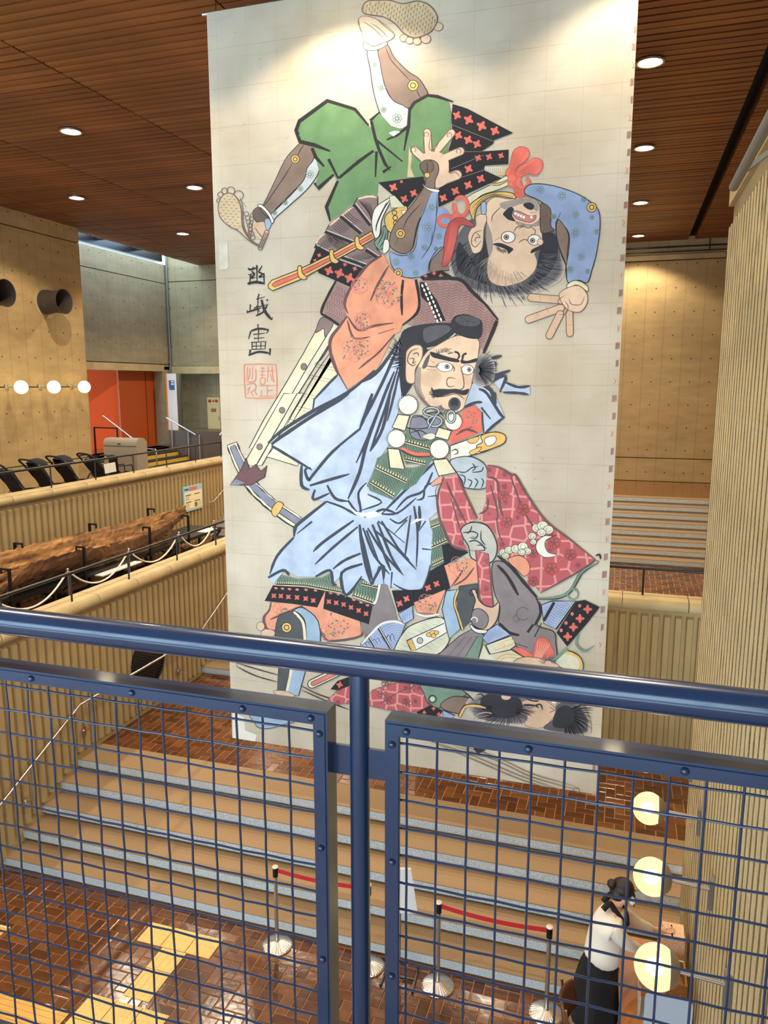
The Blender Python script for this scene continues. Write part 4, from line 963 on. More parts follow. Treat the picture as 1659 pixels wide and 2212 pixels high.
# ================================================================== the hanging banner
YBN = 7.8
pA, pB, pC_, pD = ony(445, 28, YBN), ony(1384, 0, YBN), ony(1288, 1713, YBN), ony(503, 1597, YBN)
BX0, BX1 = (pA.x+pD.x)/2, (pB.x+pC_.x)/2
BZ0, BZ1 = (pC_.z+pD.z)/2, pA.z
bn = thing('hanging_banner', 'huge hanging banner printed with grappling armoured warriors', 'banner', ((BX0+BX1)/2, YBN, BZ0))
def paper_mat():
    m, nt, b = _new('aged_paper_print'); L = nt.links.new; b.inputs['Roughness'].default_value = .62; b.inputs['Specular IOR Level'].default_value = .3
    tc = N(nt, 'ShaderNodeTexCoord'); n1 = N(nt, 'ShaderNodeTexNoise'); n1.inputs['Scale'].default_value = 1.1; n1.inputs['Detail'].default_value = 7; L(tc.outputs['Object'], n1.inputs['Vector'])
    r = N(nt, 'ShaderNodeValToRGB'); r.color_ramp.elements[0].position = .32; r.color_ramp.elements[1].position = .66
    r.color_ramp.elements[0].color = srgb(176, 162, 138); r.color_ramp.elements[1].color = srgb(204, 194, 174); L(n1.outputs['Fac'], r.inputs[0])
    sx = N(nt, 'ShaderNodeSeparateXYZ'); L(tc.outputs['Object'], sx.inputs[0])
    def M(op, a, c=None):
        n = N(nt, 'ShaderNodeMath', operation=op)
        for i, v in enumerate((a, c)):
            if v is None: continue
            if isinstance(v, (int, float)): n.inputs[i].default_value = v
            else: L(v, n.inputs[i])
        return n.outputs[0]
    n2 = N(nt, 'ShaderNodeTexNoise'); n2.inputs['Scale'].default_value = 3.; n2.inputs['Detail'].default_value = 3; L(tc.outputs['Object'], n2.inputs['Vector'])
    wob = M('MULTIPLY', M('SUBTRACT', n2.outputs['Fac'], .5), .02)
    gx = M('LESS_THAN', M('FRACT', M('ADD', M('DIVIDE', sx.outputs['X'], .345), wob)), .012)
    gz = M('LESS_THAN', M('FRACT', M('ADD', M('DIVIDE', sx.outputs['Z'], .39), wob)), .02)
    line = M('MULTIPLY', M('MAXIMUM', gx, gz), M('MULTIPLY', n2.outputs['Fac'], .5))
    mp = N(nt, 'ShaderNodeMapping'); mp.inputs['Scale'].default_value = (.8, 1, 9); L(tc.outputs['Object'], mp.inputs[0])
    n3 = N(nt, 'ShaderNodeTexNoise'); n3.inputs['Scale'].default_value = 2.2; n3.inputs['Detail'].default_value = 8; L(mp.outputs[0], n3.inputs['Vector'])
    scr = M('MULTIPLY', M('GREATER_THAN', n3.outputs['Fac'], .60), .07)
    mix = N(nt, 'ShaderNodeMixRGB'); L(M('ADD', line, scr), mix.inputs[0]); L(r.outputs[0], mix.inputs[1]); mix.inputs[2].default_value = srgb(122, 104, 84); L(mix.outputs[0], b.inputs['Base Color'])
    return m
# the sheet, slightly wavy along its right edge, with real thickness
nx, nz = 40, 60; P = []; Fs = []
def wave(x, z): 
    u = (x-BX0)/(BX1-BX0); return .010*math.exp(-((u-.955)/.03)**2)*math.sin(0) + 0.
for i in range(nz+1):
    for j in range(nx+1): P.append((BX0+(BX1-BX0)*j/nx, YBN, BZ0+(BZ1-BZ0)*i/nz))
for i in range(nz):
    for j in range(nx): Fs.append((i*(nx+1)+j, i*(nx+1)+j+1, (i+1)*(nx+1)+j+1, (i+1)*(nx+1)+j))
mb = MB(); mb.add(P, Fs); sheet = mb.build('banner_sheet', paper_mat(), bn)
md = sheet.modifiers.new('thickness', 'SOLIDIFY'); md.thickness = .004; md.offset = -1 if sheet.data.polygons[0].normal.y < 0 else 1
MB().tube([(BX0-.06, YBN+.02, BZ1), (BX1+.06, YBN+.02, BZ1)], .018, 10).build('top_rod', MT['brushed'], bn, True)
for x in (BX0+.1, (BX0+BX1)/2, BX1-.1): MB().tube([(x, YBN+.02, BZ1), (x, YBN+.02, ZCEIL+.05)], .004, 6).build('hanging_wire', MT['blackmetal'], bn)

# ---- printed drawing: flat shapes lying on the sheet
def art_mat(name, c, var=.16, vs=5.):
    if name in bpy.data.materials: return bpy.data.materials[name]
    return mat(name, c, .65, var=var, vscale=vs, detail=5., spec=.25)
def brocade(name, base, line, dark, sc=6.5):
    m, nt, b = _new(name); L = nt.links.new; b.inputs['Roughness'].default_value = .65
    tc = N(nt, 'ShaderNodeTexCoord'); mp = N(nt, 'ShaderNodeMapping'); mp.inputs['Scale'].default_value = (1, .0, 1); L(tc.outputs['Object'], mp.inputs[0])
    v1 = N(nt, 'ShaderNodeTexVoronoi', feature='DISTANCE_TO_EDGE'); v1.inputs['Scale'].default_value = sc; v1.inputs['Randomness'].default_value = .35; L(mp.outputs[0], v1.inputs['Vector'])
    v2 = N(nt, 'ShaderNodeTexVoronoi'); v2.inputs['Scale'].default_value = sc; v2.inputs['Randomness'].default_value = .35; L(mp.outputs[0], v2.inputs['Vector'])
    r1 = N(nt, 'ShaderNodeValToRGB'); e = r1.color_ramp.elements; e[0].position = .05; e[0].color = srgb(line); e[1].position = .09; e[1].color = srgb(base); L(v1.outputs['Distance'], r1.inputs[0])
    n1 = N(nt, 'ShaderNodeTexNoise'); n1.inputs['Scale'].default_value = sc*6; L(mp.outputs[0], n1.inputs['Vector'])
    ad = N(nt, 'ShaderNodeMath', operation='ADD'); mu = N(nt, 'ShaderNodeMath', operation='MULTIPLY'); mu.inputs[1].default_value = .35; L(n1.outputs['Fac'], mu.inputs[0]); L(v2.outputs['Distance'], ad.inputs[0]); L(mu.outputs[0], ad.inputs[1])
    r2 = N(nt, 'ShaderNodeValToRGB'); e = r2.color_ramp.elements; e[0].position = .30; e[0].color = (.75,)*3+(1,); e[1].position = .42; e[1].color = (0, 0, 0, 1); L(ad.outputs[0], r2.inputs[0])
    mx = N(nt, 'ShaderNodeMixRGB'); L(r2.outputs[0], mx.inputs[0]); L(r1.outputs[0], mx.inputs[1]); mx.inputs[2].default_value = srgb(dark); L(mx.outputs[0], b.inputs['Base Color'])
    return m
COL = dict(ink=(40, 38, 40), inkb=(56, 62, 74), maroonink=(92, 58, 60), green=(92, 134, 84), gold=(224, 178, 92), coral=(222, 98, 82), orange=(232, 148, 114), robe=(176, 194, 222), robe2=(196, 208, 226),
           brown=(124, 100, 88), dbrown=(92, 74, 66), palecuff=(196, 202, 204), blue=(130, 154, 198), flesh=(228, 194, 164), flesh2=(214, 178, 148), black=(30, 28, 32), cream=(230, 220, 184), white=(228, 226, 216), hair=(66, 68, 78), hair2=(44, 46, 54),
           maroon=(150, 114, 112), fan=(122, 102, 100), dgreen=(84, 114, 96), slate=(116, 118, 140), grey=(122, 112, 116), dgrey=(60, 66, 72), stone=(182, 180, 170), pblue=(146, 174, 202), ivory=(214, 212, 186), tan=(206, 182, 142), pink=(208, 110, 104), red=(182, 62, 62), steelb=(172, 188, 196), patch=(214, 208, 188), armb=(148, 168, 210), seal=(222, 112, 92), linebr=(96, 74, 66), foldg=(104, 138, 118), mask=(240, 238, 230), smoke=(150, 138, 128), rose=(120, 150, 140), fringe=(216, 206, 160), mark=(150, 116, 100), w1=(186, 176, 162), w2=(160, 152, 144), w3=(132, 126, 124), w4=(104, 100, 104), w5=(78, 78, 86))
_pap = (204, 194, 176)
for _k in COL:
    _t = .05 if _k in ('ink', 'black', 'inkb', 'hair2') else .16
    COL[_k] = tuple(int(a*(1-_t)+b*_t) for a, b in zip(COL[_k], _pap))
AM = {k: art_mat('print_'+k, v, .05 if k in ('ink', 'inkb', 'black', 'white', 'mask', 'linebr') else .2) for k, v in COL.items()}
AM['brocade'] = brocade('print_brocade', (176, 82, 86), (212, 140, 130), (112, 52, 66)); COL['brocade'] = None
KEYS = list(AM)
_layer = [0]; _bulk = [0]; LSTEP = 8e-6
class Art:
    def __init__(s, name): s.name = name; s.v = []; s.f = []; s.mi = []
    def poly(s, px, col, dl=1):
        _layer[0] += 0 if _bulk[0] else dl; y = YBN-.003-_layer[0]*LSTEP; n = len(s.v); k = 0
        for p in px:
            q = ony(p[0], p[1], YBN)
            s.v.append((min(max(q.x, BX0+.002), BX1-.002), y, min(max(q.z, BZ0+.002), BZ1-.002))); k += 1
        s.f.append(tuple(range(n, n+k))); s.mi.append(KEYS.index(col))
    def build(s):
        off = Vector(bn.location); me = bpy.data.meshes.new(s.name)
        me.from_pydata([(a-off.x, b-off.y, c-off.z) for a, b, c in s.v], [], s.f)
        used = sorted(set(s.mi)); mp = {u: i for i, u in enumerate(used)}
        for u in used: me.materials.append(AM[KEYS[u]])
        me.polygons.foreach_set('material_index', [mp[i] for i in s.mi]); me.update()
        o = bpy.data.objects.new(s.name, me); return link(o, bn)
def bulk(f):
    def g(*a, **k):
        _layer[0] += 1; o = _bulk[0]; _bulk[0] = 1
        try: return f(*a, **k)
        finally: _bulk[0] = o
    return g
class Pen:
    """draws in enlarged local pixels: photo pixel = origin + local/4"""
    def __init__(s, art, ox, oy): s.a = art; s.ox = ox; s.oy = oy; s.r = random.Random(ox*7+oy)
    def t(s, p): return (s.ox+p[0]/4., s.oy+p[1]/4.)
    def fill(s, pts, col, ol=0, olc='ink', sm=True):
        P = [Vector((p[0], p[1], 0)) for p in pts]
        Q = catmull(P, 4, True) if sm else P
        s.a.poly([s.t(q) for q in Q], col)
        if ol: s.line(list(pts)+[pts[0]], ol, olc, (1, 1), sm, closed=True)
        return s
    def line(s, pts, w, col='ink', tp=(.35, .35), sm=True, closed=False, j=.12):
        P = [Vector((p[0], p[1], 0)) for p in pts]
        if closed: Q = catmull(P[:-1], 4, True) if sm else P[:-1]; Q = list(Q)+[Q[0]]
        else: Q = catmull(P, 4) if (sm and len(P) > 2) else P
        n = len(Q); Lf = []; Rt = []
        for i in range(n):
            d = (Q[min(i+1, n-1)]-Q[max(i-1, 0)])
            if d.length < 1e-6: d = Vector((1, 0, 0))
            d.normalize(); nn = Vector((-d.y, d.x, 0)); u = i/(n-1) if n > 1 else 0
            k = min(1, tp[0]+(1-tp[0])*u*4, tp[1]+(1-tp[1])*(1-u)*4); hw = w/2*k*(1+s.r.uniform(-j, j))
            Lf.append(Q[i]+nn*hw); Rt.append(Q[i]-nn*hw)
        _layer[0] += 0 if _bulk[0] else 1; a = s.a; y = YBN-.003-_layer[0]*LSTEP; b0 = len(a.v)
        for p in Lf+Rt:
            q = ony(*s.t(p), YBN); a.v.append((min(max(q.x, BX0+.002), BX1-.002), y, min(max(q.z, BZ0+.002), BZ1-.002)))
        for i in range(n-1): a.f.append((b0+i, b0+i+1, b0+n+i+1, b0+n+i)); a.mi.append(KEYS.index(col))
        return s
    def lines(s, L_, w, col='ink', tp=(.35, .35), sm=True):
        for l in L_: s.line(l, w, col, tp, sm)
        return s
    def capsule(s, a, b, w, col, ol=7, olc='linebr'):
        a, b = Vector((*a, 0)), Vector((*b, 0)); d = (b-a).normalized(); nn = Vector((-d.y, d.x, 0)); out = []
        for c, s0 in ((b, -1), (a, 1)):
            for k in range(9):
                t = math.pi*k/8; out.append(c+nn*(w/2)*math.cos(t)*(1 if s0 < 0 else -1)+d*(w/2)*math.sin(t)*(1 if s0 < 0 else -1))
        if ol: s.fill([(p.x, p.y) for p in [q+(q-(a if (q-a).length < (q-b).length else b)).normalized()*ol for q in out]], olc, sm=False)
        s.fill([(p.x, p.y) for p in out], col, sm=False); return s
    def oval(s, c, rx, ry, col, n=20, ol=0, olc='ink', rot=0.):
        cr, sr = math.cos(rot), math.sin(rot); p = []
        for k in range(n):
            a = 2*math.pi*k/n; x, y = rx*math.cos(a), ry*math.sin(a); p.append((c[0]+x*cr-y*sr, c[1]+x*sr+y*cr))
        if ol:
            q = [(c[0]+(x-c[0])*(1+ol/max(rx, ry)), c[1]+(y-c[1])*(1+ol/max(rx, ry))) for x, y in p]; s.fill(q, olc, sm=False)
        s.fill(p, col, sm=False); return s
    def ring(s, c, r, w, col, a0=0, a1=360, ry=None):
        ry = ry or r; n = max(8, int(abs(a1-a0)/18))
        return s.line([(c[0]+r*math.cos(math.radians(a0+(a1-a0)*k/n)), c[1]+ry*math.sin(math.radians(a0+(a1-a0)*k/n))) for k in range(n+1)], w, col, (1, 1), False, j=.05)
    def medal(s, c, r): 
        s.oval(c, r, r, 'gold', ol=6); s.ring(c, r*.52, 7, 'ink'); return s
    def flower(s, c, r, rot=0., col='coral'):
        p = []
        for k in range(24):
            a = 2*math.pi*k/24; q = r*(.72+.28*math.cos(4*a)); p.append((c[0]+q*math.cos(a+rot), c[1]+q*math.sin(a+rot)))
        s.fill(p, col, sm=False); s.ring(c, r*.55, 3.5, 'red'); return s
    @bulk
    def rosette(s, c, r):
        for k in range(7): a = 2*math.pi*k/7; s.ring((c[0]+r*.68*math.cos(a), c[1]+r*.68*math.sin(a)), r*.30, 4, 'foldg')
        s.ring(c, r*.3, 5, 'foldg'); return s
    def inside(s, p, poly):
        x, y = p; c = False; n = len(poly); k = n-1
        for i in range(n):
            xi, yi = poly[i]; xj, yj = poly[k]
            if (yi > y) != (yj > y) and x < (xj-xi)*(y-yi)/(yj-yi)+xi: c = not c
            k = i
        return c
    def soft(s, pts, cols, shrink=.045, c=None):
        cx_ = c[0] if c else sum(p[0] for p in pts)/len(pts); cy_ = c[1] if c else sum(p[1] for p in pts)/len(pts)
        for k, cc in enumerate(cols):
            q = 1-shrink*k; s.fill([(cx_+(x-cx_)*q, cy_+(y-cy_)*q) for x, y in pts], cc)
        return s
    @bulk
    def herring(s, poly, col, du=52, dv=26, w=7, ang=0.):
        xs = [p[0] for p in poly]; ys = [p[1] for p in poly]; cx_, cy_ = sum(xs)/len(xs), sum(ys)/len(ys); ca, sa = math.cos(ang), math.sin(ang); R = max(max(xs)-min(xs), max(ys)-min(ys))
        i = 0; u = -R
        while u < R:
            v = -R
            while v < R:
                sg = 1 if i % 2 else -1
                a = (u, v-sg*dv*.55); b = (u+du*.88, v+sg*dv*.55)
                A_, B_ = [(cx_+q[0]*ca-q[1]*sa, cy_+q[0]*sa+q[1]*ca) for q in (a, b)]
                if s.inside(A_, poly) and s.inside(B_, poly): s.line([A_, B_], w, col, (.6, .6), False)
                v += dv
            u += du; i += 1
        return s
    @bulk
    def sole(s, poly, du, dv, w, ang, col='linebr', L=.6):
        """rows of short curved dashes = plaited straw"""
        xs = [p[0] for p in poly]; ys = [p[1] for p in poly]; cx_, cy_ = sum(xs)/len(xs), sum(ys)/len(ys); ca, sa = math.cos(ang), math.sin(ang); R = max(max(xs)-min(xs), max(ys)-min(ys))
        v = -R; i = 0
        while v < R:
            u = -R+(du/2 if i % 2 else 0)
            while u < R:
                pts = [(u-du*L/2, v), (u, v+dv*.28), (u+du*L/2, v)]
                q = [(cx_+a*ca-b*sa, cy_+a*sa+b*ca) for a, b in pts]
                if all(s.inside(z, poly) for z in q): s.line(q, w, col, (.3, .3), False)
                u += du
            v += dv; i += 1
        return s
    def rings_dots(s, c, R, n=7, rr=46, dots=18):
        for k in range(n):
            a = 2*math.pi*k/n+.4; q = (c[0]+R*.5*math.cos(a), c[1]+R*.5*math.sin(a)); s.ring(q, rr, 4.5, 'pink', 20*k, 20*k+250)
        for k in range(dots):
            a = s.r.uniform(0, 6.28); d = R*math.sqrt(s.r.random()); s.oval((c[0]+d*math.cos(a), c[1]+d*math.sin(a)), 8, 8, 'dgreen', 8)
        return s
    def pompom(s, c, r):
        s.oval(c, r*.86, r*.86, 'white', 26)
        for k in range(26):
            a = 2*math.pi*k/26; b = a+.22
            s.line([(c[0]+r*.86*math.cos(a), c[1]+r*.86*math.sin(a)), (c[0]+r*1.08*math.cos(b), c[1]+r*1.08*math.sin(b))], 8, 'ink', (.8, .3), False)
        return s
    def fringe(s, a, b, n, h=26, w=14):
        """row of little cream loops with a cord below, along a -> b"""
        a, b = Vector((*a, 0)), Vector((*b, 0)); d = (b-a)/n; nn = Vector((d.y, -d.x, 0)).normalized()
        for k in range(n):
            p = a+d*(k+.5); s.fill([(p-d*.38).to_2d(), (p+nn*h).to_2d(), (p+d*.38).to_2d()], 'fringe', 3, sm=False)
        s.line([(a-nn*6).to_2d(), (b-nn*6).to_2d()], 9, 'ink', (1, 1), False); s.line([(a-nn*14).to_2d(), (b-nn*14).to_2d()], 8, 'fringe', (1, 1), False); s.line([(a-nn*21).to_2d(), (b-nn*21).to_2d()], 5, 'ink', (1, 1), False)
        return s
    @bulk
    def hatch(s, poly, col, d, w, ang):
        xs = [p[0] for p in poly]; ys = [p[1] for p in poly]; cx_, cy_ = sum(xs)/len(xs), sum(ys)/len(ys); ca, sa = math.cos(ang), math.sin(ang); R = max(max(xs)-min(xs), max(ys)-min(ys))
        v = -R
        while v < R:
            run = []; u = -R
            while u <= R:
                q = (cx_+u*ca-(v+6*math.sin(u*.05))*sa, cy_+u*sa+(v+6*math.sin(u*.05))*ca)
                if s.inside(q, poly): run.append(q)
                else:
                    if len(run) > 2: s.line(run, w, col, (.3, .3), False)
                    run = []
                u += 14
            if len(run) > 2: s.line(run, w, col, (.3, .3), False)
            v += d
        return s
    @bulk
    def hairs(s, c, r0, r1, a0, a1, n, w, col='hair2', bend=.25, ry=1.):
        for k in range(n):
            a = math.radians(a0+(a1-a0)*(k+s.r.uniform(-.4, .4))/n); R0 = r0*s.r.uniform(.85, 1.05); R1 = r1*s.r.uniform(.8, 1.1)
            s.line([(c[0]+R0*math.cos(a), c[1]+ry*R0*math.sin(a)), (c[0]+(R0+R1)/2*math.cos(a+bend*.5), c[1]+ry*(R0+R1)/2*math.sin(a+bend*.5)), (c[0]+R1*math.cos(a+bend), c[1]+ry*R1*math.sin(a+bend))], w, col, (.9, .1))
        return s
# ---- paper patches and edge marks
A0 = Art('print_paper_patches'); p = Pen(A0, 440, 400)
p.fill([(128, 480), (205, 485), (214, 700), (200, 725), (137, 730)], 'patch', sm=False)
p = Pen(A0, 490, 1300); p.fill([(52, 950), (150, 1000), (160, 1110), (260, 1150), (245, 1222), (54, 1195)], 'white', sm=False)
for k in range(44):
    yy = 25+38*k; xe = 1384-96*yy/1700.; q = Pen(A0, 0, 0); w = 5+(k*7 % 5); 
    cl_ = 'mark' if k % 3 else 'flesh2'
    if 1430 < yy < 1600: continue
    q.fill([((xe-4-w)*4, (yy-7)*4), ((xe-3)*4, (yy-8)*4), ((xe-3.5)*4, (yy+6)*4), ((xe-5-w)*4, (yy+8)*4)], cl_, sm=False); q.lines([[((xe-4-w)*4, (yy-6)*4), ((xe-8)*4, yy*4), ((xe-4-w)*4, (yy+7)*4)], [((xe-3.5)*4, (yy-6)*4), ((xe-7)*4, (yy+2)*4)]], 4, 'linebr')
for x, y in ((268, 287), (485, 515), (490, 585), (920, 547), (350, 1075), (720, 1193)): Pen(A0, 440, 0).line([(x-14, y+8), (x+14, y-8)], 6, 'linebr', (.2, .5), False)
for x, y in ((700, 535), (870, 855), (620, 620), (765, 360), (720, 245), (530, 440)): Pen(A0, 980, 900).line([(x-12, y-8), (x+14, y+10)], 7, 'linebr', (.2, .5), False)
tag(A0.build(), kind='stuff')

# ---- artist's signature and seal
A1 = Art('print_signature'); p = Pen(A1, 440, 400)
for l, w in (([(388, 715), (400, 730), (470, 712)], 16), ([(408, 770), (396, 862)], 20), ([(380, 852), (450, 838), (528, 850)], 24), ([(520, 760), (524, 860)], 22), ([(460, 690), (462, 835)], 18), ([(415, 745), (440, 770), (412, 800), (448, 800)], 15), ([(495, 715), (478, 750), (508, 768), (480, 795), (520, 790)], 15), ([(430, 705), (416, 740)], 15), ([(505, 695), (490, 730)], 14), ([(385, 775), (430, 765)], 14)): p.line(l, w, 'ink', (.7, .4))
for l, w in (([(372, 1100), (420, 1085), (500, 1060)], 15), ([(405, 1030), (400, 1095)], 20), ([(440, 1060), (436, 1085)], 16), ([(375, 1080), (380, 1105)], 14), ([(480, 940), (470, 975)], 20), ([(455, 985), (530, 965)], 14), ([(470, 960), (468, 1125)], 16), ([(440, 1060), (560, 1030)], 16), ([(500, 990), (530, 1090), (590, 1165)], 24), ([(590, 1165), (596, 1140)], 12), ([(545, 1000), (556, 985)], 24), ([(550, 1040), (510, 1100), (450, 1130)], 15), ([(455, 1040), (485, 1100)], 14)): p.line(l, w, 'ink', (.7, .4))
for l, w in (([(470, 1200), (468, 1250)], 16), ([(410, 1260), (480, 1240), (565, 1250)], 18), ([(408, 1262), (388, 1330)], 18), ([(560, 1250), (545, 1280)], 16), ([(430, 1290), (530, 1280)], 14), ([(475, 1240), (472, 1350)], 14), ([(435, 1325), (525, 1318)], 14), ([(410, 1360), (545, 1350)], 15), ([(420, 1365), (418, 1420)], 15), ([(535, 1355), (532, 1415)], 15), ([(420, 1392), (530, 1388)], 13), ([(420, 1420), (530, 1415)], 13), ([(405, 1420), (396, 1475)], 24), ([(388, 1470), (480, 1440), (580, 1455)], 18), ([(575, 1410), (572, 1470)], 26), ([(455, 1360), (455, 1420)], 11), ([(495, 1360), (495, 1420)], 11)): p.line(l, w, 'ink', (.7, .4))
p.line([(350, 1550), (490, 1545), (625, 1550), (634, 1690), (632, 1835), (490, 1843), (362, 1838), (352, 1690), (350, 1550)], 10, 'seal', (1, 1), False)
for l in ([(380, 1570), (372, 1680)], [(400, 1580), (395, 1650), (378, 1690)], [(425, 1565), (420, 1680)], [(450, 1590), (445, 1690), (370, 1700)], [(490, 1580), (530, 1585)], [(480, 1610), (540, 1610)], [(510, 1570), (505, 1660)], [(485, 1640), (535, 1640)], [(490, 1670), (530, 1670), (525, 1715), (492, 1715), (490, 1670)], [(560, 1570), (550, 1700)], [(555, 1610), (610, 1600)], [(590, 1570), (600, 1680), (615, 1700)], [(575, 1630), (590, 1690)], [(480, 1735), (620, 1730)], [(550, 1735), (548, 1820)], [(500, 1770), (498, 1820)], [(552, 1775), (600, 1770)], [(478, 1825), (622, 1818)], [(375, 1720), (440, 1715), (450, 1760), (400, 1790)], [(400, 1740), (380, 1810)], [(410, 1790), (430, 1825)], [(440, 1780), (465, 1815)], [(390, 1760), (372, 1770)]):
    p.line(l, 9, 'seal', (.8, .6))
A1.build()

# ---- upper warrior, thrown upside down
U = Art('print_upper_warrior'); p = Pen(U, 440, 0); q = Pen(U, 770, 0); r3 = Pen(U, 970, 200); c4 = Pen(U, 440, 400); c5 = Pen(U, 770, 500)
# left sandal and foot
for c, r in (((182, 1650), 26), ((235, 1650), 34), ((302, 1690), 42), ((145, 1682), 22), ((134, 1735), 20)): p.ring(c, r, 7, 'linebr')
sole = [(128, 1780), (150, 1710), (200, 1672), (255, 1680), (300, 1730), (325, 1810), (330, 1910), (345, 1985), (400, 2070), (470, 2120), (440, 2110), (370, 2060), (300, 1995), (230, 1960), (165, 1905), (135, 1850)]
p.fill(sole, 'tan', 9, 'linebr'); p.sole(sole, 44, 25, 6, math.radians(5))
p.lines([[(315, 1700), (340, 1800), (342, 1900), (360, 1990), (420, 2080), (490, 2120)], [(340, 1950), (380, 2040), (450, 2110), (500, 2150)]], 8, 'linebr')
p.fill([(425, 1830), (480, 1790), (545, 1840), (560, 1890), (500, 1930), (445, 1905)], 'dbrown', 5)
p.fill([(430, 1940), (530, 1920), (560, 1990), (540, 2060), (480, 2060), (430, 2000)], 'flesh2')
p.fill([(528, 1905), (566, 1890), (592, 1930), (550, 1995)], 'pblue', 4)
for k in range(7): p.ring((370+9*k, 1850+34*k), 20, 6, 'linebr'); p.ring((420-4*k, 1860+30*k), 16, 6, 'linebr')
for k in range(7): p.ring((545-9*k, 2010+22*k), 20, 7, 'linebr')
p.lines([[(440, 1960), (480, 2020), (520, 2060)], [(400, 2070), (430, 1970)], [(330, 1740), (370, 1790)]], 8, 'linebr')
# left leg
p.fill([(850, 1235), (945, 1268), (965, 1330), (925, 1440), (865, 1560), (770, 1660), (640, 1790), (590, 1850), (560, 1880), (485, 1800), (520, 1760), (600, 1600), (700, 1390), (780, 1290)], 'brown', 6)
p.fill([(960, 1335), (995, 1400), (990, 1500), (900, 1630), (760, 1760), (640, 1865), (602, 1900), (575, 1862), (650, 1790), (780, 1660), (870, 1550), (895, 1455), (945, 1390)], 'palecuff', 7)
p.lines([[(870, 1255), (835, 1300), (815, 1345)], [(770, 1410), (690, 1540), (560, 1730), (510, 1790)]], 7)
p.medal((792, 1376), 33)
for c, r in (((918, 1508), 36), ((838, 1632), 26), ((708, 1752), 24), ((615, 1840), 22)): p.rosette(c, r)
p.fill([(468, 1778), (500, 1768), (560, 1822), (608, 1905), (590, 1930), (570, 1890), (530, 1830)], 'white', 6)
p.line([(490, 1790), (545, 1845), (585, 1910)], 6)
# upper leg and sandal
q.fill([(45, 270), (70, 370), (150, 400), (255, 365), (330, 300), (200, 180), (60, 140), (15, 190)], 'flesh', 5, 'linebr')
for c, r in (((410, 330), 32), ((460, 352), 30), ((525, 358), 32), ((600, 338), 40), ((708, 232), 38)): q.oval(c, r, r*.9, 'flesh', ol=6, olc='linebr')
so = [(52, 70), (90, 15), (180, 4), (290, 6), (400, 34), (520, 12), (610, 34), (680, 100), (700, 180), (650, 270), (560, 318), (480, 326), (400, 280), (340, 210), (240, 150), (130, 132), (66, 116)]
q.fill(so, 'tan', 10, 'linebr'); q.sole(so, 46, 24, 7, math.radians(100), L=.8)
q.lines([[(120, 200), (200, 250), (280, 330)], [(60, 190), (140, 240), (250, 350)], [(180, 170), (260, 240), (330, 300)], [(20, 160), (30, 240), (50, 290)]], 7, 'linebr')
q.fill([(95, 440), (185, 440), (205, 530), (240, 720), (310, 860), (450, 940), (452, 1080), (390, 1115), (290, 1090), (210, 990), (150, 800), (120, 600)], 'palecuff', 8)
q.fill([(190, 440), (265, 385), (330, 500), (450, 620), (540, 680), (600, 770), (615, 815), (560, 852), (460, 932), (400, 910), (310, 860), (240, 720), (205, 540)], 'brown', 7)
q.fill([(60, 385), (80, 432), (170, 437), (262, 392), (255, 366), (150, 402), (78, 366)], 'white', 6)
q.lines([[(250, 400), (300, 520), (400, 630), (465, 700)], [(520, 780), (545, 830), (565, 850)]], 7); q.medal((490, 740), 42)
for c, r in (((160, 560), 28), ((218, 758), 34), ((235, 950), 26), ((352, 1025), 42)): q.rosette(c, r)
# green hakama
g = [(647, 272), (650, 260), (705, 222), (717, 224), (765, 240), (797, 272), (802, 276), (800, 260), (817, 243), (827, 252), (845, 272), (867, 279), (880, 270), (882, 240), (895, 225), (922, 210), (945, 210), (970, 222), (975, 250), (972, 287), (967, 322), (970, 350), (920, 385), (880, 385), (840, 390), (817, 397), (815, 422), (790, 422), (767, 435), (740, 457), (717, 475), (709, 447), (722, 412), (730, 392), (720, 375), (687, 405), (682, 397), (690, 370), (680, 335), (675, 317), (652, 309), (640, 287)]
U.poly(g, 'green')
for l in ([(820, 1165), (800, 1130), (828, 1050), (1070, 872), (1310, 945), (1425, 1085)], [(800, 1140), (835, 1225), (960, 1255), (1095, 1308)], [(938, 1280), (970, 1360), (1042, 1440)], [(960, 1580), (990, 1630), (1125, 1508)], [(1080, 1375), (1165, 1545)], [(1170, 1540), (1300, 1430), (1465, 1310)], [(1160, 1565), (1062, 1790), (1095, 1912)]): p.line(l, 32, 'ink', (.8, .5), False)
for l in ([(120, 1045), (200, 970)], [(130, 1050), (165, 1200), (195, 1290), (250, 1420), (290, 1470)], [(170, 1210), (400, 1398)], [(175, 1310), (165, 1530)], [(150, 1305), (0, 1400)], [(455, 1090), (350, 1170), (262, 1210)], [(460, 960), (452, 1090), (412, 1305)], [(455, 962), (500, 890), (615, 826), (700, 836), (835, 880)], [(230, 1490), (300, 1440)]): q.line(l, 30, 'ink', (.8, .4), False)
q.fill([(280, 1150), (330, 1130), (380, 1140), (320, 1180)], 'white', sm=False)
q.fill([(455, 1270), (480, 1330), (470, 1450), (500, 1530), (440, 1530), (450, 1400)], 'tan', sm=False)
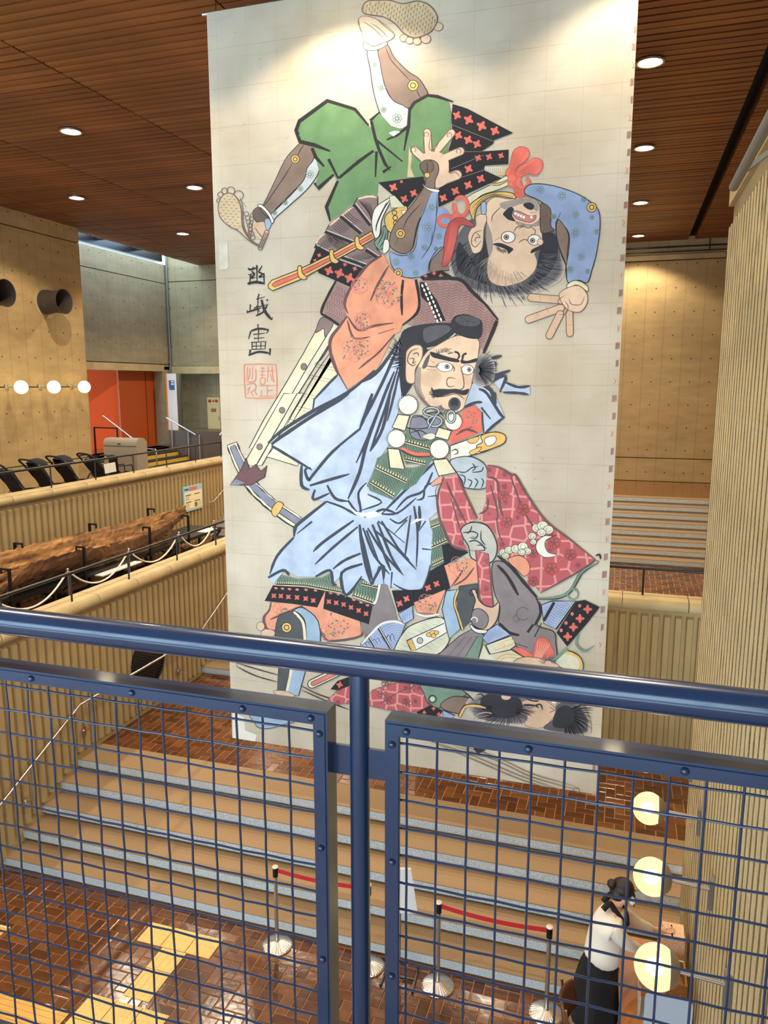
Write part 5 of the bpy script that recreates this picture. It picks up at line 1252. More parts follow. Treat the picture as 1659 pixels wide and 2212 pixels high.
# black armour skirts with coral flowers
q.fill([(832, 900), (960, 940), (1355, 1150), (1190, 1212), (1186, 1240), (1080, 1310), (1316, 1294), (1312, 1420), (1110, 1432), (1100, 1470), (1252, 1540), (712, 1790), (700, 1640), (760, 1590), (830, 1550), (800, 1490), (798, 1290), (830, 1200), (822, 1000)], 'black', sm=False)
q.fill([(188, 1578), (580, 1525), (600, 1600), (430, 1812), (400, 1800), (330, 1700)], 'black', sm=False)
for c, r in (((870, 998), 40), ((970, 1036), 46), ((1082, 1090), 48), ((1197, 1132), 44), ((880, 1172), 40), ((966, 1210), 42), ((1042, 1246), 40), ((1052, 1366), 32), ((1146, 1356), 32), ((1250, 1346), 28), ((970, 1460), 40), ((1075, 1546), 40), ((966, 1600), 40), ((856, 1652), 40), ((752, 1712), 38), ((320, 1620), 40), ((495, 1670), 36), ((415, 1720), 36), ((390, 1570), 16)): q.flower(c, r, .5)
q.lines([[(830, 1080), (1190, 1225)], [(820, 1460), (1100, 1340)], [(1100, 1470), (830, 1560)], [(800, 1310), (1080, 1312)]], 3, 'smoke', (1, 1), False)
for k in range(9): q.line([(1115+17*k, 1442), (1122+17*k, 1485)], 6, 'white', (1, .3), False)
# fan of laced armour, sword, sash
fanp = [(968, 520), (990, 455), (1050, 410), (1080, 350), (1170, 270), (1290, 180), (1330, 112), (1430, 90), (1505, 100), (1505, 180), (1475, 300), (1460, 400), (1500, 560), (1550, 600), (1400, 722), (1290, 655), (1130, 600)]
c4.fill(fanp, 'fan', 8, sm=False)
for l in ([(975, 505), (1000, 455), (1060, 412)], [(1090, 350), (1180, 275), (1290, 188)], [(1335, 118), (1430, 98), (1500, 106)]): c4.line(l, 18, 'flesh', (.6, .4))
for k in range(8): c4.line([(1060+6*k, 420-0*k), (1100+20*k, 500+2*k), (1170+20*k, 560+3*k)], 5, 'black')
for a, b in (((960, 530), (1130, 620)), ((1050, 405), (1290, 500)), ((1180, 270), (1360, 420)), ((1300, 170), (1440, 350)), ((1150, 610), (1400, 700)), ((1400, 560), (1520, 640))):
    c4.line([a, b], 24, 'ink', (1, 1), False); c4.line([(a[0]+14, a[1]-16), (b[0]+14, b[1]-16)], 5, 'white', (1, 1), False)
for k in range(11):
    c4.line([(1000+9*k, 520-11*k), (1020+12*k, 545-8*k), (1045+14*k, 560-6*k)], 4, 'black'); c4.line([(1110+12*k, 350-14*k), (1150+14*k, 395-12*k), (1210+16*k, 420-10*k)], 4, 'black'); c4.line([(1340+10*k, 130+2*k), (1380+9*k, 180+9*k), (1430+4*k, 230+14*k)], 4, 'black'); c4.line([(1250+14*k, 620-5*k), (1290+14*k, 650-4*k), (1330+14*k, 665-4*k)], 4, 'black')
c4.fill([(918, 672), (972, 540), (1100, 600), (1180, 652), (1385, 722), (1270, 882), (1000, 762)], 'black', sm=False)
for c, r in (((1000, 606), 20), ((1085, 740), 42), ((1175, 762), 46), ((1260, 802), 46), ((1222, 686), 20), ((1308, 722), 22), ((965, 652), 18)): c4.flower(c, r, .4)
c4.fill([(1505, 175), (1640, 98), (1602, 170), (1540, 300), (1522, 430), (1480, 455), (1455, 350), (1462, 250)], 'white', 7)
c4.lines([[(1620, 120), (1560, 200), (1500, 330), (1490, 400)], [(1580, 150), (1520, 280)]], 12, 'ink')
q.fill([(250, 1870), (330, 1808), (430, 1780), (440, 1860), (400, 1920), (360, 1990), (300, 2012), (255, 1960)], 'gold', 7)
for k in range(4): q.ring((330+6*k, 1840+44*k), 20, 7, 'ink')
q.fill([(285, 1700), (330, 1690), (420, 1790), (300, 1800)], 'ivory', 4, sm=False); q.fill([(390, 1822), (430, 1818), (425, 1850), (400, 1855)], 'white', 4, sm=False)
c4.fill([(1555, 350), (1592, 400), (1580, 480), (1530, 560), (1475, 500), (1530, 430)], 'foldg', 6); c4.lines([[(1560, 380), (1540, 450), (1500, 520)], [(1580, 400), (1560, 480), (1520, 545)]], 7)
c4.fill([(1560, 480), (1600, 480), (1600, 560), (1550, 590)], 'white', 5)
c4.fill([(558, 862), (590, 822), (820, 732), (1110, 590), (1330, 470), (1452, 398), (1478, 462), (1340, 542), (1120, 662), (850, 812), (600, 912), (565, 892)], 'gold', 8, sm=False)
c4.fill([(590, 862), (620, 836), (820, 756), (1110, 616), (1330, 496), (1452, 426), (1466, 450), (1340, 520), (1120, 640), (850, 782), (612, 882)], 'coral', 5, 'ink', sm=False)
for c in ((850, 762), (1125, 622), (1345, 506)): c4.fill([(c[0]-32, c[1]-60), (c[0]-4, c[1]-58), (c[0]+4, c[1]-4), (c[0]+44, c[1]+36), (c[0]+20, c[1]+56), (c[0]-20, c[1]+40), (c[0]-36, c[1]-8)], 'gold', 7)
# raised open hand and forearm
for a, b, w in (((500, 1298), (575, 1365), 58), ((612, 1145), (622, 1310), 56), ((822, 1150), (702, 1292), 56), ((900, 1308), (742, 1375), 60), ((870, 1512), (742, 1560), 74)): q.capsule(a, b, w, 'flesh', 8)
q.fill([(560, 1392), (600, 1322), (720, 1318), (790, 1380), (800, 1480), (790, 1575), (700, 1622), (655, 1560)], 'flesh')
q.lines([[(590, 1140), (580, 1220), (592, 1330)], [(640, 1170), (630, 1280), (670, 1300), (720, 1220)], [(780, 1290), (730, 1360)], [(470, 1300), (520, 1370), (560, 1400)], [(790, 1480), (820, 1500), (860, 1490), (900, 1540)], [(800, 1400), (800, 1460)]], 7, 'linebr')
for c in ((606, 1165), (805, 1170), (885, 1308), (495, 1296)): q.ring(c, 20, 6, 'linebr', 120, 420)
q.fill([(550, 1442), (580, 1402), (640, 1382), (700, 1412), (712, 1480), (682, 1560), (672, 1640), (580, 1832), (522, 1960), (480, 2150), (400, 2192), (300, 2140), (290, 2050), (340, 1930), (430, 1832), (540, 1690), (600, 1562)], 'brown', 7)
q.oval((612, 1440), 58, 56, 'dbrown', ol=5); q.lines([[(610, 1400), (615, 1460), (605, 1540)], [(560, 1760), (450, 1880), (400, 1990)], [(360, 2060), (330, 2130)]], 7)
q.fill([(568, 1580), (612, 1622), (712, 1640), (706, 1664), (640, 1652), (588, 1618)], 'white', 5)
q.oval((612, 1515), 21, 21, 'gold', ol=5); q.medal((382, 2020), 38)
U.poly([(935, 415), (947, 416), (945, 450), (944, 500), (967, 505), (962, 530), (942, 550), (927, 567), (925, 590), (905, 599), (877, 600), (855, 587), (844, 570), (841, 542), (870, 552), (895, 540), (902, 505), (910, 467), (930, 420)], 'blue')
c5.lines([[(285, 170), (300, 280), (345, 350), (430, 400), (540, 395), (620, 362)], [(285, 170), (400, 212), (500, 160), (530, 20)], [(660, 0), (640, 120), (560, 240)], [(620, 362), (635, 260), (700, 160), (770, 120)]], 7)
q.lines([[(640, 1680), (580, 1840), (530, 1960), (490, 2150)], [(695, 1680), (690, 1900), (650, 2120)]], 6)
q.fill([(705, 1815), (770, 1805), (830, 1890), (855, 1950), (775, 2060), (790, 2110), (705, 2080)], 'blue')
for c, r in (((655, 1790), 34), ((610, 1962), 42), ((715, 2045), 30), ((590, 2140), 30)): q.rosette(c, r)
for c, r in (((345, 265), 34), ((475, 215), 32), ((515, 360), 30), ((690, 150), 22)): c5.rosette(c, r)
c5.medal((362, 360), 34)
c5.fill([(640, 270), (690, 200), (780, 120), (840, 150), (820, 320), (720, 340), (640, 350)], 'brown', 6)
c5.fill([(550, 400), (640, 355), (740, 340), (860, 405), (580, 425)], 'black', sm=False)
for c in ((598, 386), (672, 362), (730, 384)): c5.flower(c, 20, 0)
# hair and upside-down face
r3.fill([(205, 1080), (110, 1150), (30, 1280), (0, 1450), (20, 1580), (110, 1690), (240, 1740), (380, 1750), (520, 1770), (660, 1760), (800, 1710), (930, 1650), (1000, 1560), (985, 1380), (935, 1190), (800, 1150), (330, 1100)], 'w1')
r3.soft([(205, 1080), (110, 1150), (30, 1280), (0, 1450), (20, 1580), (110, 1690), (240, 1740), (380, 1752), (520, 1770), (660, 1760), (800, 1710), (930, 1650), (1000, 1560), (985, 1380), (935, 1190), (800, 1150), (330, 1100)], ['w1', 'w2', 'w3', 'w4', 'w5'], .022, (520, 1330))
r3.fill([(205, 1090), (120, 1170), (50, 1300), (20, 1460), (60, 1590), (160, 1670), (300, 1710), (480, 1725), (640, 1715), (790, 1650), (900, 1560), (960, 1450), (925, 1220), (800, 1170), (330, 1120)], 'w5')
r3.fill([(300, 1180), (200, 1400), (150, 1380), (90, 1290), (60, 1420), (90, 1550), (220, 1620), (350, 1660), (340, 1500), (360, 1380), (310, 1260)], 'hair2')
r3.fill([(800, 1220), (920, 1230), (940, 1400), (880, 1540), (760, 1640), (690, 1660), (750, 1560), (770, 1440), (790, 1340)], 'hair2')
r3.hairs((520, 1250), 400, 540, 30, 175, 90, 5, 'hair2', -.18, 1.05); r3.hairs((520, 1280), 330, 470, 20, 165, 60, 6, 'hair', -.12, 1.08)
r3.fill([(330, 960), (400, 905), (520, 922), (640, 902), (740, 922), (782, 980), (792, 1060), (772, 1130), (800, 1180), (804, 1280), (790, 1350), (742, 1392), (762, 1460), (740, 1542), (670, 1612), (580, 1652), (460, 1672), (352, 1622), (330, 1500), (352, 1350), (320, 1240), (332, 1150), (318, 1060)], 'flesh', 5, 'linebr')
r3.fill([(332, 1130), (372, 1240), (380, 1340), (350, 1420), (328, 1330), (322, 1230)], 'smoke'); r3.fill([(345, 1500), (420, 1560), (520, 1600), (640, 1600), (560, 1656), (450, 1670), (352, 1620)], 'flesh2')
r3.hairs((530, 1380), 190, 300, 60, 170, 40, 4, 'smoke', -.1, 1.)
r3.fill([(440, 960), (560, 925), (700, 912), (770, 960), (762, 1030), (650, 960), (490, 1010)], 'smoke'); r3.fill([(640, 970), (690, 950), (735, 975), (722, 1012), (680, 1008)], 'hair2')
r3.fill([(468, 1045), (530, 990), (562, 1012), (545, 1062), (575, 1112), (520, 1102), (490, 1080)], 'hair2'); r3.fill([(575, 1110), (700, 1140), (772, 1110), (780, 1150), (700, 1160), (600, 1150)], 'smoke')
r3.fill([(235, 1072), (310, 1050), (326, 1100), (302, 1180), (296, 1300), (272, 1372), (215, 1390), (190, 1342), (165, 1252), (190, 1182), (232, 1150)], 'flesh', 6, 'linebr')
r3.lines([[(285, 1190), (215, 1220), (195, 1300), (230, 1335), (280, 1280)], [(235, 1210), (270, 1250), (230, 1260), (235, 1300)], [(250, 1240), (210, 1290)]], 9, 'linebr')
r3.fill([(550, 1032), (600, 1026), (700, 1070), (752, 1062), (740, 1102), (700, 1122), (640, 1112), (572, 1082)], 'pink', 7, 'linebr')
for c in ((576, 1046), (600, 1058), (624, 1068), (646, 1078), (712, 1078)): r3.oval(c, 13, 15, 'mask', 10, 4, 'linebr')
r3.lines([[(560, 1212), (585, 1165), (640, 1150), (640, 1132)], [(600, 1180), (640, 1160), (690, 1170), (720, 1150)], [(700, 1160), (745, 1190), (735, 1230), (710, 1220)], [(565, 1215), (600, 1240)], [(450, 990), (380, 1060), (370, 1120)], [(395, 1280), (460, 1240)], [(600, 1300), (650, 1270), (700, 1290)], [(700, 1040), (760, 1040)]], 9, 'linebr')
r3.oval((512, 1250), 56, 46, 'mask', ol=9, olc='linebr'); r3.oval((496, 1250), 19, 19, 'smoke', ol=5); r3.oval((496, 1250), 9, 9, 'ink', 10)
r3.oval((738, 1274), 52, 42, 'mask', ol=9, olc='linebr'); r3.oval((722, 1280), 18, 18, 'smoke', ol=5); r3.oval((722, 1280), 9, 9, 'ink', 10)
r3.fill([(378, 1312), (440, 1300), (520, 1330), (556, 1352), (540, 1375), (512, 1395), (500, 1360), (440, 1335)], 'hair2'); r3.fill([(802, 1320), (760, 1335), (715, 1360), (708, 1390), (760, 1370), (795, 1350)], 'hair2')
r3.hairs((470, 1320), 40, 75, 20, 170, 18, 5, 'hair2', .3); r3.oval((788, 1292), 24, 26, 'flesh', ol=5, olc='linebr')
# helmet rim, tassels
r3.fill([(160, 905), (360, 800), (500, 718), (532, 760), (512, 802), (400, 850), (280, 890), (182, 975)], 'ivory', 6); r3.hatch([(170, 905), (360, 810), (500, 735), (510, 795), (400, 845), (280, 885), (185, 965)], 'gold', 22, 5, .8)
r3.fill([(180, 975), (300, 890), (420, 860), (540, 868), (578, 905), (560, 918), (420, 892), (322, 922), (242, 1002), (216, 1102), (198, 1082)], 'gold', 7); r3.lines([[(205, 1060), (250, 970), (330, 905), (430, 880), (560, 905)], [(200, 1000), (300, 905), (420, 870)]], 6)
r3.line([(360, 795), (440, 790), (525, 745), (480, 700), (410, 705)], 14, 'gold', (1, 1)); r3.lines([[(355, 800), (440, 800), (535, 748)], [(345, 785), (440, 780), (515, 745), (480, 710)]], 6)
r3.fill([(280, 960), (318, 950), (322, 1040), (285, 1050)], 'pblue', 5)
for f in ([(540, 560), (562, 500), (620, 468), (682, 490), (692, 552), (652, 602), (592, 642), (562, 722), (500, 722), (490, 680), (522, 640)], [(600, 652), (680, 602), (740, 565), (802, 590), (804, 660), (760, 712), (690, 702), (612, 732), (570, 722)], [(520, 720), (600, 730), (652, 850), (642, 905), (580, 902), (560, 830), (512, 800)]): r3.fill(f, 'coral', 6, 'red')
for k in range(6): r3.line([(560+18*k, 500+5*k), (545+14*k, 600), (520+8*k, 700)], 4, 'red'); r3.line([(770-4*k, 580+22*k), (690, 630+12*k), (600, 690+6*k)], 4, 'red'); r3.line([(535+16*k, 740), (560+13*k, 820), (585+9*k, 895)], 4, 'red')
r3.ring((640, 780), 50, 34, 'coral', -60, 250, 44); r3.ring((640, 780), 66, 5, 'red', -60, 250, 60); r3.oval((545, 740), 36, 34, 'coral', ol=4, olc='red')
r3.ring((105, 985), 58, 32, 'coral', -140, 200, 80); r3.ring((105, 985), 76, 5, 'red', -140, 200, 98); r3.oval((60, 1080), 46, 40, 'coral', ol=4, olc='red'); r3.ring((-30, 1110), 56, 30, 'coral', 0, 320, 44); r3.ring((-30, 1110), 72, 5, 'red', 0, 320, 60)
r3.fill([(20, 1110), (100, 1080), (200, 1125), (205, 1160), (100, 1150), (70, 1250), (40, 1380), (0, 1480), (-60, 1500), (-45, 1400), (-40, 1270), (-15, 1170)], 'red', 4); 
for k in range(8): r3.line([(20+8*k, 1120), (0+8*k, 1280), (-50+7*k, 1470)], 4, 'coral')
# right arm and hand
arm = [(700, 796), (870, 800), (1070, 860), (1200, 930), (1280, 1000), (1304, 1080), (1302, 1200), (1272, 1400), (1232, 1540), (1196, 1642), (1120, 1622), (1030, 1642), (1010, 1520), (1030, 1400), (1040, 1240), (1000, 1160), (930, 1110), (920, 1192), (880, 1160), (880, 1030), (830, 970), (760, 922), (652, 870)]
r3.fill(arm, 'blue', 8)
r3.fill([(790, 972), (832, 965), (880, 1020), (880, 1150), (908, 1192), (800, 1212), (790, 1100)], 'dbrown', 6); r3.fill([(930, 1110), (972, 1120), (1032, 1230), (1022, 1380), (1010, 1490), (940, 1300)], 'brown', 6)
r3.lines([[(965, 1035), (935, 1110), (925, 1190), (950, 1330), (1010, 1490), (1020, 1620)]], 8)
for c, r in (((790, 840), 36), ((975, 895), 40), ((1165, 925), 28), ((1095, 1055), 36), ((905, 1070), 26), ((1095, 1215), 40), ((1145, 1425), 34), ((1275, 1205), 26), ((1048, 1530), 30), ((1198, 1545), 24), ((1235, 1080), 24)): r3.rosette(c, r)
r3.medal((1233, 993), 38)
r3.fill([(1020, 1662), (1080, 1625), (1150, 1640), (1202, 1682), (1196, 1724), (1170, 1702), (1100, 1662), (1032, 1692)], 'cream', 6)
for a, b, w in (((1000, 1795), (712, 1772), 60), ((965, 1862), (690, 1960), 58), ((960, 1915), (868, 2098), 56), ((1040, 1905), (1044, 2080), 52)): r3.capsule(a, b, w, 'flesh2', 7, 'linebr')
r3.fill([(950, 1745), (1040, 1682), (1130, 1672), (1192, 1742), (1192, 1822), (1140, 1892), (1060, 1892), (1000, 1852)], 'flesh', 7, 'linebr')
r3.lines([[(1170, 1760), (1140, 1830), (1060, 1830), (1035, 1780)], [(1000, 1800), (1030, 1850), (1010, 1910), (950, 1920)], [(990, 1760), (940, 1800), (970, 1840)], [(780, 1745), (790, 1800)], [(860, 1900), (840, 1850)], [(770, 1935), (750, 1890)], [(905, 2030), (930, 2050)], [(1015, 2010), (1065, 2010)]], 7, 'linebr')
U.build()
# ---- ladder and scabbard behind the figures
K = Art('print_ladder'); p = Pen(K, 440, 400); s6 = Pen(K, 470, 850)
s6.line([(125, 430), (175, 560), (280, 770), (400, 900), (520, 1000), (700, 1120)], 108, 'ink', (.9, 1)); s6.line([(127, 436), (177, 560), (282, 766), (402, 895), (522, 995), (702, 1115)], 92, 'cream', (.9, 1)); s6.line([(130, 448), (180, 562), (284, 762), (404, 890), (524, 990), (704, 1110)], 66, 'ink', (.8, 1)); s6.line([(130, 450), (180, 562), (284, 762), (404, 890), (524, 990), (704, 1110)], 56, 'slate', (.8, 1))
s6.fill([(470, 1000), (520, 935), (568, 950), (560, 990), (510, 1060), (480, 1050)], 'gold', 6)
p.fill([(1175, 1235), (1255, 1290), (1100, 1480), (960, 1700), (780, 1960), (640, 2160), (720, 2130), (960, 1960), (1180, 1640), (1160, 1560), (1120, 1440), (1130, 1320)], 'cream', sm=False)
p.fill([(1110, 1180), (1175, 1228), (920, 1640), (690, 2010), (540, 2260), (490, 2260), (700, 1890), (930, 1510), (1060, 1290)], 'ivory', 7, sm=False)
p.fill([(1015, 1160), (1125, 1185), (1060, 1310), (930, 1520), (720, 1880), (560, 2150), (470, 2280), (395, 2270), (520, 2030), (720, 1700), (860, 1460), (965, 1270)], 'cream', 8, sm=False)
for y in (1545, 1640, 1790, 1900, 2010):
    xl = 1160-(y-1240)*.62; p.line([(xl, y), (xl+190, y+40)], 9); p.line([(xl-10, y+22), (xl+180, y+62)], 7)
p.line([(1165, 1240), (1040, 1470), (960, 1550)], 8); p.line([(1100, 1440), (960, 1640), (780, 1960), (700, 2110)], 7)
p.fill([(1020, 1145), (1125, 1185), (1052, 1312), (1042, 1240), (1000, 1262), (970, 1268)], 'fan', 6)
for c in ((868, 1568), (682, 1944)): p.oval(c, 24, 26, 'fan', ol=5)
s6.fill([(575, 0), (690, 0), (330, 630), (235, 600)], 'cream', 7, sm=False); s6.fill([(690, 0), (745, 0), (385, 620), (340, 620)], 'ivory', 7, sm=False)
s6.fill([(425, 545), (490, 470), (700, 600), (690, 625)], 'cream', 6, sm=False)
for c in ((560, 145), (366, 460)): s6.oval(c, 23, 24, 'fan', ol=5)
s6.fill([(250, 558), (280, 650), (330, 610), (375, 670), (430, 620), (410, 720), (290, 792), (110, 792), (210, 650)], 'maroonink', 7, sm=False); s6.fill([(110, 792), (160, 740), (240, 770), (180, 792)], 'slate', sm=False)
K.build()

# ---- orange cloth and patterned sleeve of the thrown warrior
O = Art('print_orange_cloth'); c4 = Pen(O, 440, 400); c5 = Pen(O, 770, 500)
hp = [(1150, 840), (1262, 892), (1218, 1030), (1252, 1112), (1190, 1202), (1040, 1112), (1050, 1022)]
c4.fill(hp, 'maroon', sm=False); c4.herring(hp, 'maroonink', 46, 24, 7, math.radians(-62)); c4.lines([[(1145, 825), (1040, 1030), (1015, 1110)], [(1015, 1110), (1100, 1160), (1175, 1210)]], 24, 'ink', (.7, .6))
hb = [(548, 425), (880, 428), (1000, 522), (1130, 652), (1212, 762), (1162, 932), (1112, 1062), (1050, 962), (1082, 852), (982, 732), (862, 742), (802, 792), (560, 842), (440, 802), (540, 682), (548, 562)]
c5.fill(hb, 'maroon', sm=False); c5.herring(hb, 'maroonink', 50, 24, 7, math.radians(8))
c5.fill([(545, 440), (585, 440), (700, 600), (772, 772), (690, 782), (640, 640), (560, 562)], 'black', sm=False)
for k in range(9):
    for d in (0, 34): c5.oval((572+16*k+d*.9, 470+38*k-d*.4), 9, 17, 'white', 8, rot=-.35)
for l in ([(590, 412), (880, 412), (1000, 520), (1125, 640)], [(1120, 635), (1225, 765)], [(1215, 770), (1180, 860), (1095, 1060)]): c5.line(l, 32, 'ink', (.8, .5))
op = [(827, 550), (830, 552), (841, 575), (855, 595), (895, 605), (906, 650), (897, 680), (870, 700), (865, 717), (852, 722), (815, 797), (752, 841), (730, 800), (712, 760), (715, 730), (735, 702), (750, 682), (744, 657), (752, 630), (770, 600), (795, 570)]
O.poly(op, 'orange')
for l, w in (([(1540, 610), (1420, 690), (1310, 830), (1245, 940), (1220, 1030), (1250, 1110)], 26), ([(1245, 1130), (1170, 1230), (1100, 1330), (1100, 1450), (1160, 1620), (1245, 1765)], 28), ([(1250, 1140), (1340, 1252), (1480, 1215), (1640, 1192)], 22), ([(1245, 1170), (1300, 1320), (1440, 1310)], 18), ([(1510, 1285), (1650, 1240)], 16), ([(1600, 700), (1510, 850), (1445, 1000)], 18), ([(1650, 1290), (1520, 1440), (1400, 1540), (1340, 1590)], 18)): c4.line(l, w, 'maroonink', (.5, .3))
c5.lines([[(405, 420), (392, 560), (396, 725)], [(515, 415), (545, 600), (520, 710), (400, 810)]], 24, 'ink', (.8, .5)); c5.line([(280, 300), (190, 460), (120, 600)], 16, 'maroonink')
for c, R in (((1590, 960), 110), ((1300, 1420), 120), ((1385, 1190), 46), ((1350, 870), 50)): c4.rings_dots(c, R, 6, 48, int(R/6))
for c, R in (((270, 540), 120), ((50, 1010), 80), ((60, 770), 60)): c5.rings_dots(c, R, 6, 46, int(R/5))
O.build()

# ---- central warrior: pale blue robe, armour, face
M_ = Art('print_central_warrior'); p = Pen(M_, 470, 850); c4 = Pen(M_, 440, 400); c5 = Pen(M_, 770, 500); c7 = Pen(M_, 780, 900)
# lower body first
p.fill([(470, 1800), (640, 1815), (900, 1850), (1232, 1950), (1242, 2090), (960, 2132), (880, 2010), (870, 1950), (740, 1832), (520, 1930), (520, 2040), (430, 2040), (418, 1910)], 'orange', sm=False)
p.lines([[(465, 1800), (450, 1870), (400, 1940), (430, 2030), (520, 2050)], [(1232, 1950), (1245, 2090), (960, 2135), (890, 2030)], [(740, 1832), (620, 1880), (460, 1950)]], 20, 'maroonink', (.6, .5))
for c, R in (((560, 1850), 70), ((1060, 1970), 110), ((960, 2060), 60)): p.rings_dots(c, R, 5, 44, int(R/6))
p.fill([(1240, 1980), (1380, 1640), (1460, 1640), (1530, 1840), (1560, 1980), (1400, 2000), (1280, 2140)], 'grey', sm=False)
p.oval((375, 2010), 32, 36, 'flesh2', ol=5, olc='linebr'); p.oval((440, 2070), 60, 34, 'flesh2', ol=5, olc='linebr')
p.fill([(525, 1935), (640, 1882), (722, 1902), (772, 1990), (776, 2160), (520, 2160)], 'dgrey', 5); p.fill([(665, 1872), (742, 1850), (870, 1960), (882, 2170), (776, 2170), (762, 1980), (712, 1902)], 'pblue', 8)
p.line([(660, 1885), (700, 1915), (745, 1990), (762, 2150)], 26, 'cream', (.6, 1)); p.line([(672, 1880), (715, 1915), (760, 1990), (776, 2150)], 6); p.medal((600, 2020), 40)
s9 = Pen(M_, 490, 1300)
s9.fill([(452, 530), (578, 530), (522, 780), (440, 760)], 'dgrey', 5, sm=False); s9.fill([(578, 530), (692, 560), (622, 810), (525, 790)], 'pblue', 7, sm=False); s9.line([(565, 540), (548, 650), (520, 780)], 22, 'cream', (1, 1)); s9.fill([(415, 765), (520, 770), (590, 810), (500, 830), (420, 790)], 'flesh2', 5, 'linebr')
s9.fill([(200, 980), (260, 960), (400, 1000), (590, 1030), (480, 1060), (380, 1090), (280, 1085), (240, 1040)], 'pblue', 6)
s9.lines([[(85, 525), (300, 590), (450, 630)], [(90, 560), (260, 640), (440, 690)], [(640, 720), (800, 800), (1060, 880)], [(650, 760), (850, 850), (1060, 930)], [(85, 525), (90, 560)]], 8, 'ink')
# scale belts
p.fill([(505, 1650), (525, 1560), (700, 1600), (900, 1590), (985, 1545), (1005, 1650), (1092, 1690), (1085, 1735)], 'dgreen', sm=False); p.hatch([(510, 1640), (530, 1565), (700, 1605), (900, 1595), (980, 1560), (1000, 1650), (900, 1640)], 'ink', 24, 4, math.radians(78))
p.fringe((505, 1640), (760, 1650), 15, 28); p.fringe((760, 1650), (1080, 1710), 16, 28)
p.fill([(1215, 1610), (1300, 1600), (1412, 1640), (1382, 1780), (1350, 1830), (1165, 1750)], 'dgreen', 6, sm=False); p.hatch([(1220, 1620), (1300, 1605), (1400, 1640), (1370, 1780), (1340, 1810), (1180, 1740)], 'ink', 24, 4, math.radians(80)); p.fringe((1180, 1740), (1350, 1800), 8, 40); p.fringe((1250, 1635), (1400, 1670), 8, 30); p.line([(1405, 1640), (1375, 1780), (1350, 1815)], 18, 'white', (1, 1))
p.fill([(482, 1655), (700, 1668), (900, 1700), (1100, 1745), (1342, 1832), (1310, 1992), (900, 1852), (640, 1812), (410, 1790)], 'black', sm=False)
for x, y in ((490, 1745), (550, 1748), (615, 1755), (690, 1760), (765, 1770), (830, 1786), (965, 1796), (1028, 1806), (1092, 1820), (1156, 1846), (1222, 1872), (1286, 1900)): p.flower((x, y), 26, .78)
for x, y in ((508, 1680), (565, 1684), (625, 1688), (692, 1692), (768, 1694), (850, 1700), (980, 1722), (1046, 1732), (1180, 1780), (1242, 1802), (1298, 1828)): p.oval((x, y), 16, 10, 'pink', 10, rot=.2)
p.fill([(935, 1700), (915, 1870), (862, 1852)], 'orange', sm=False)
# robe
robe = [(864, 735), (820, 800), (752, 845), (732, 810), (680, 862), (677, 892), (587, 960), (645, 997), (655, 1047), (677, 1075), (705, 1084), (640, 1132), (635, 1160), (600, 1200), (580, 1247), (592, 1260), (617, 1230), (645, 1245), (682, 1245), (715, 1230), (720, 1260), (740, 1240), (747, 1290), (780, 1245), (805, 1265), (830, 1260), (880, 1280), (912, 1270), (930, 1225), (935, 1150), (927, 1120), (945, 1105), (940, 1060), (955, 1025), (935, 995), (905, 1015), (850, 1080), (792, 1050), (817, 995), (840, 962), (870, 855)]
M_.poly(robe, 'robe')
for f in ([(480, 445), (840, 200), (1100, 60), (1300, 20), (1210, 300), (980, 490), (820, 650)], [(1000, 1500), (1200, 1380), (1240, 1480), (1080, 1540)], [(1220, 880), (1290, 760), (1300, 880), (1420, 940), (1260, 990)]): p.fill(f, 'robe2', sm=False)
for f in ([(0, 1330), (200, 1200), (330, 1000), (340, 1100), (150, 1400), (20, 1600)],): c5.fill(f, 'robe2', sm=False)
for l, w in (([(1480, 1600), (1250, 1790), (950, 1950), (680, 2120), (560, 2230)], 30), ([(960, 1840), (945, 1960)], 24), ([(960, 1850), (1080, 1720), (1160, 1640)], 22)): c4.line(l, w, 'inkb', (.6, .6))
for l, w in (([(380, 935), (200, 1195), (60, 1300)], 30), ([(365, 990), (230, 1300), (40, 1680)], 28), ([(330, 1210), (250, 1400), (110, 1760), (0, 2000)], 26), ([(360, 1180), (240, 1560), (120, 1900)], 24), ([(380, 1180), (330, 1400), (270, 1640)], 22), ([(400, 1300), (395, 1420)], 30)): c5.line(l, w, 'inkb', (.5, .4))
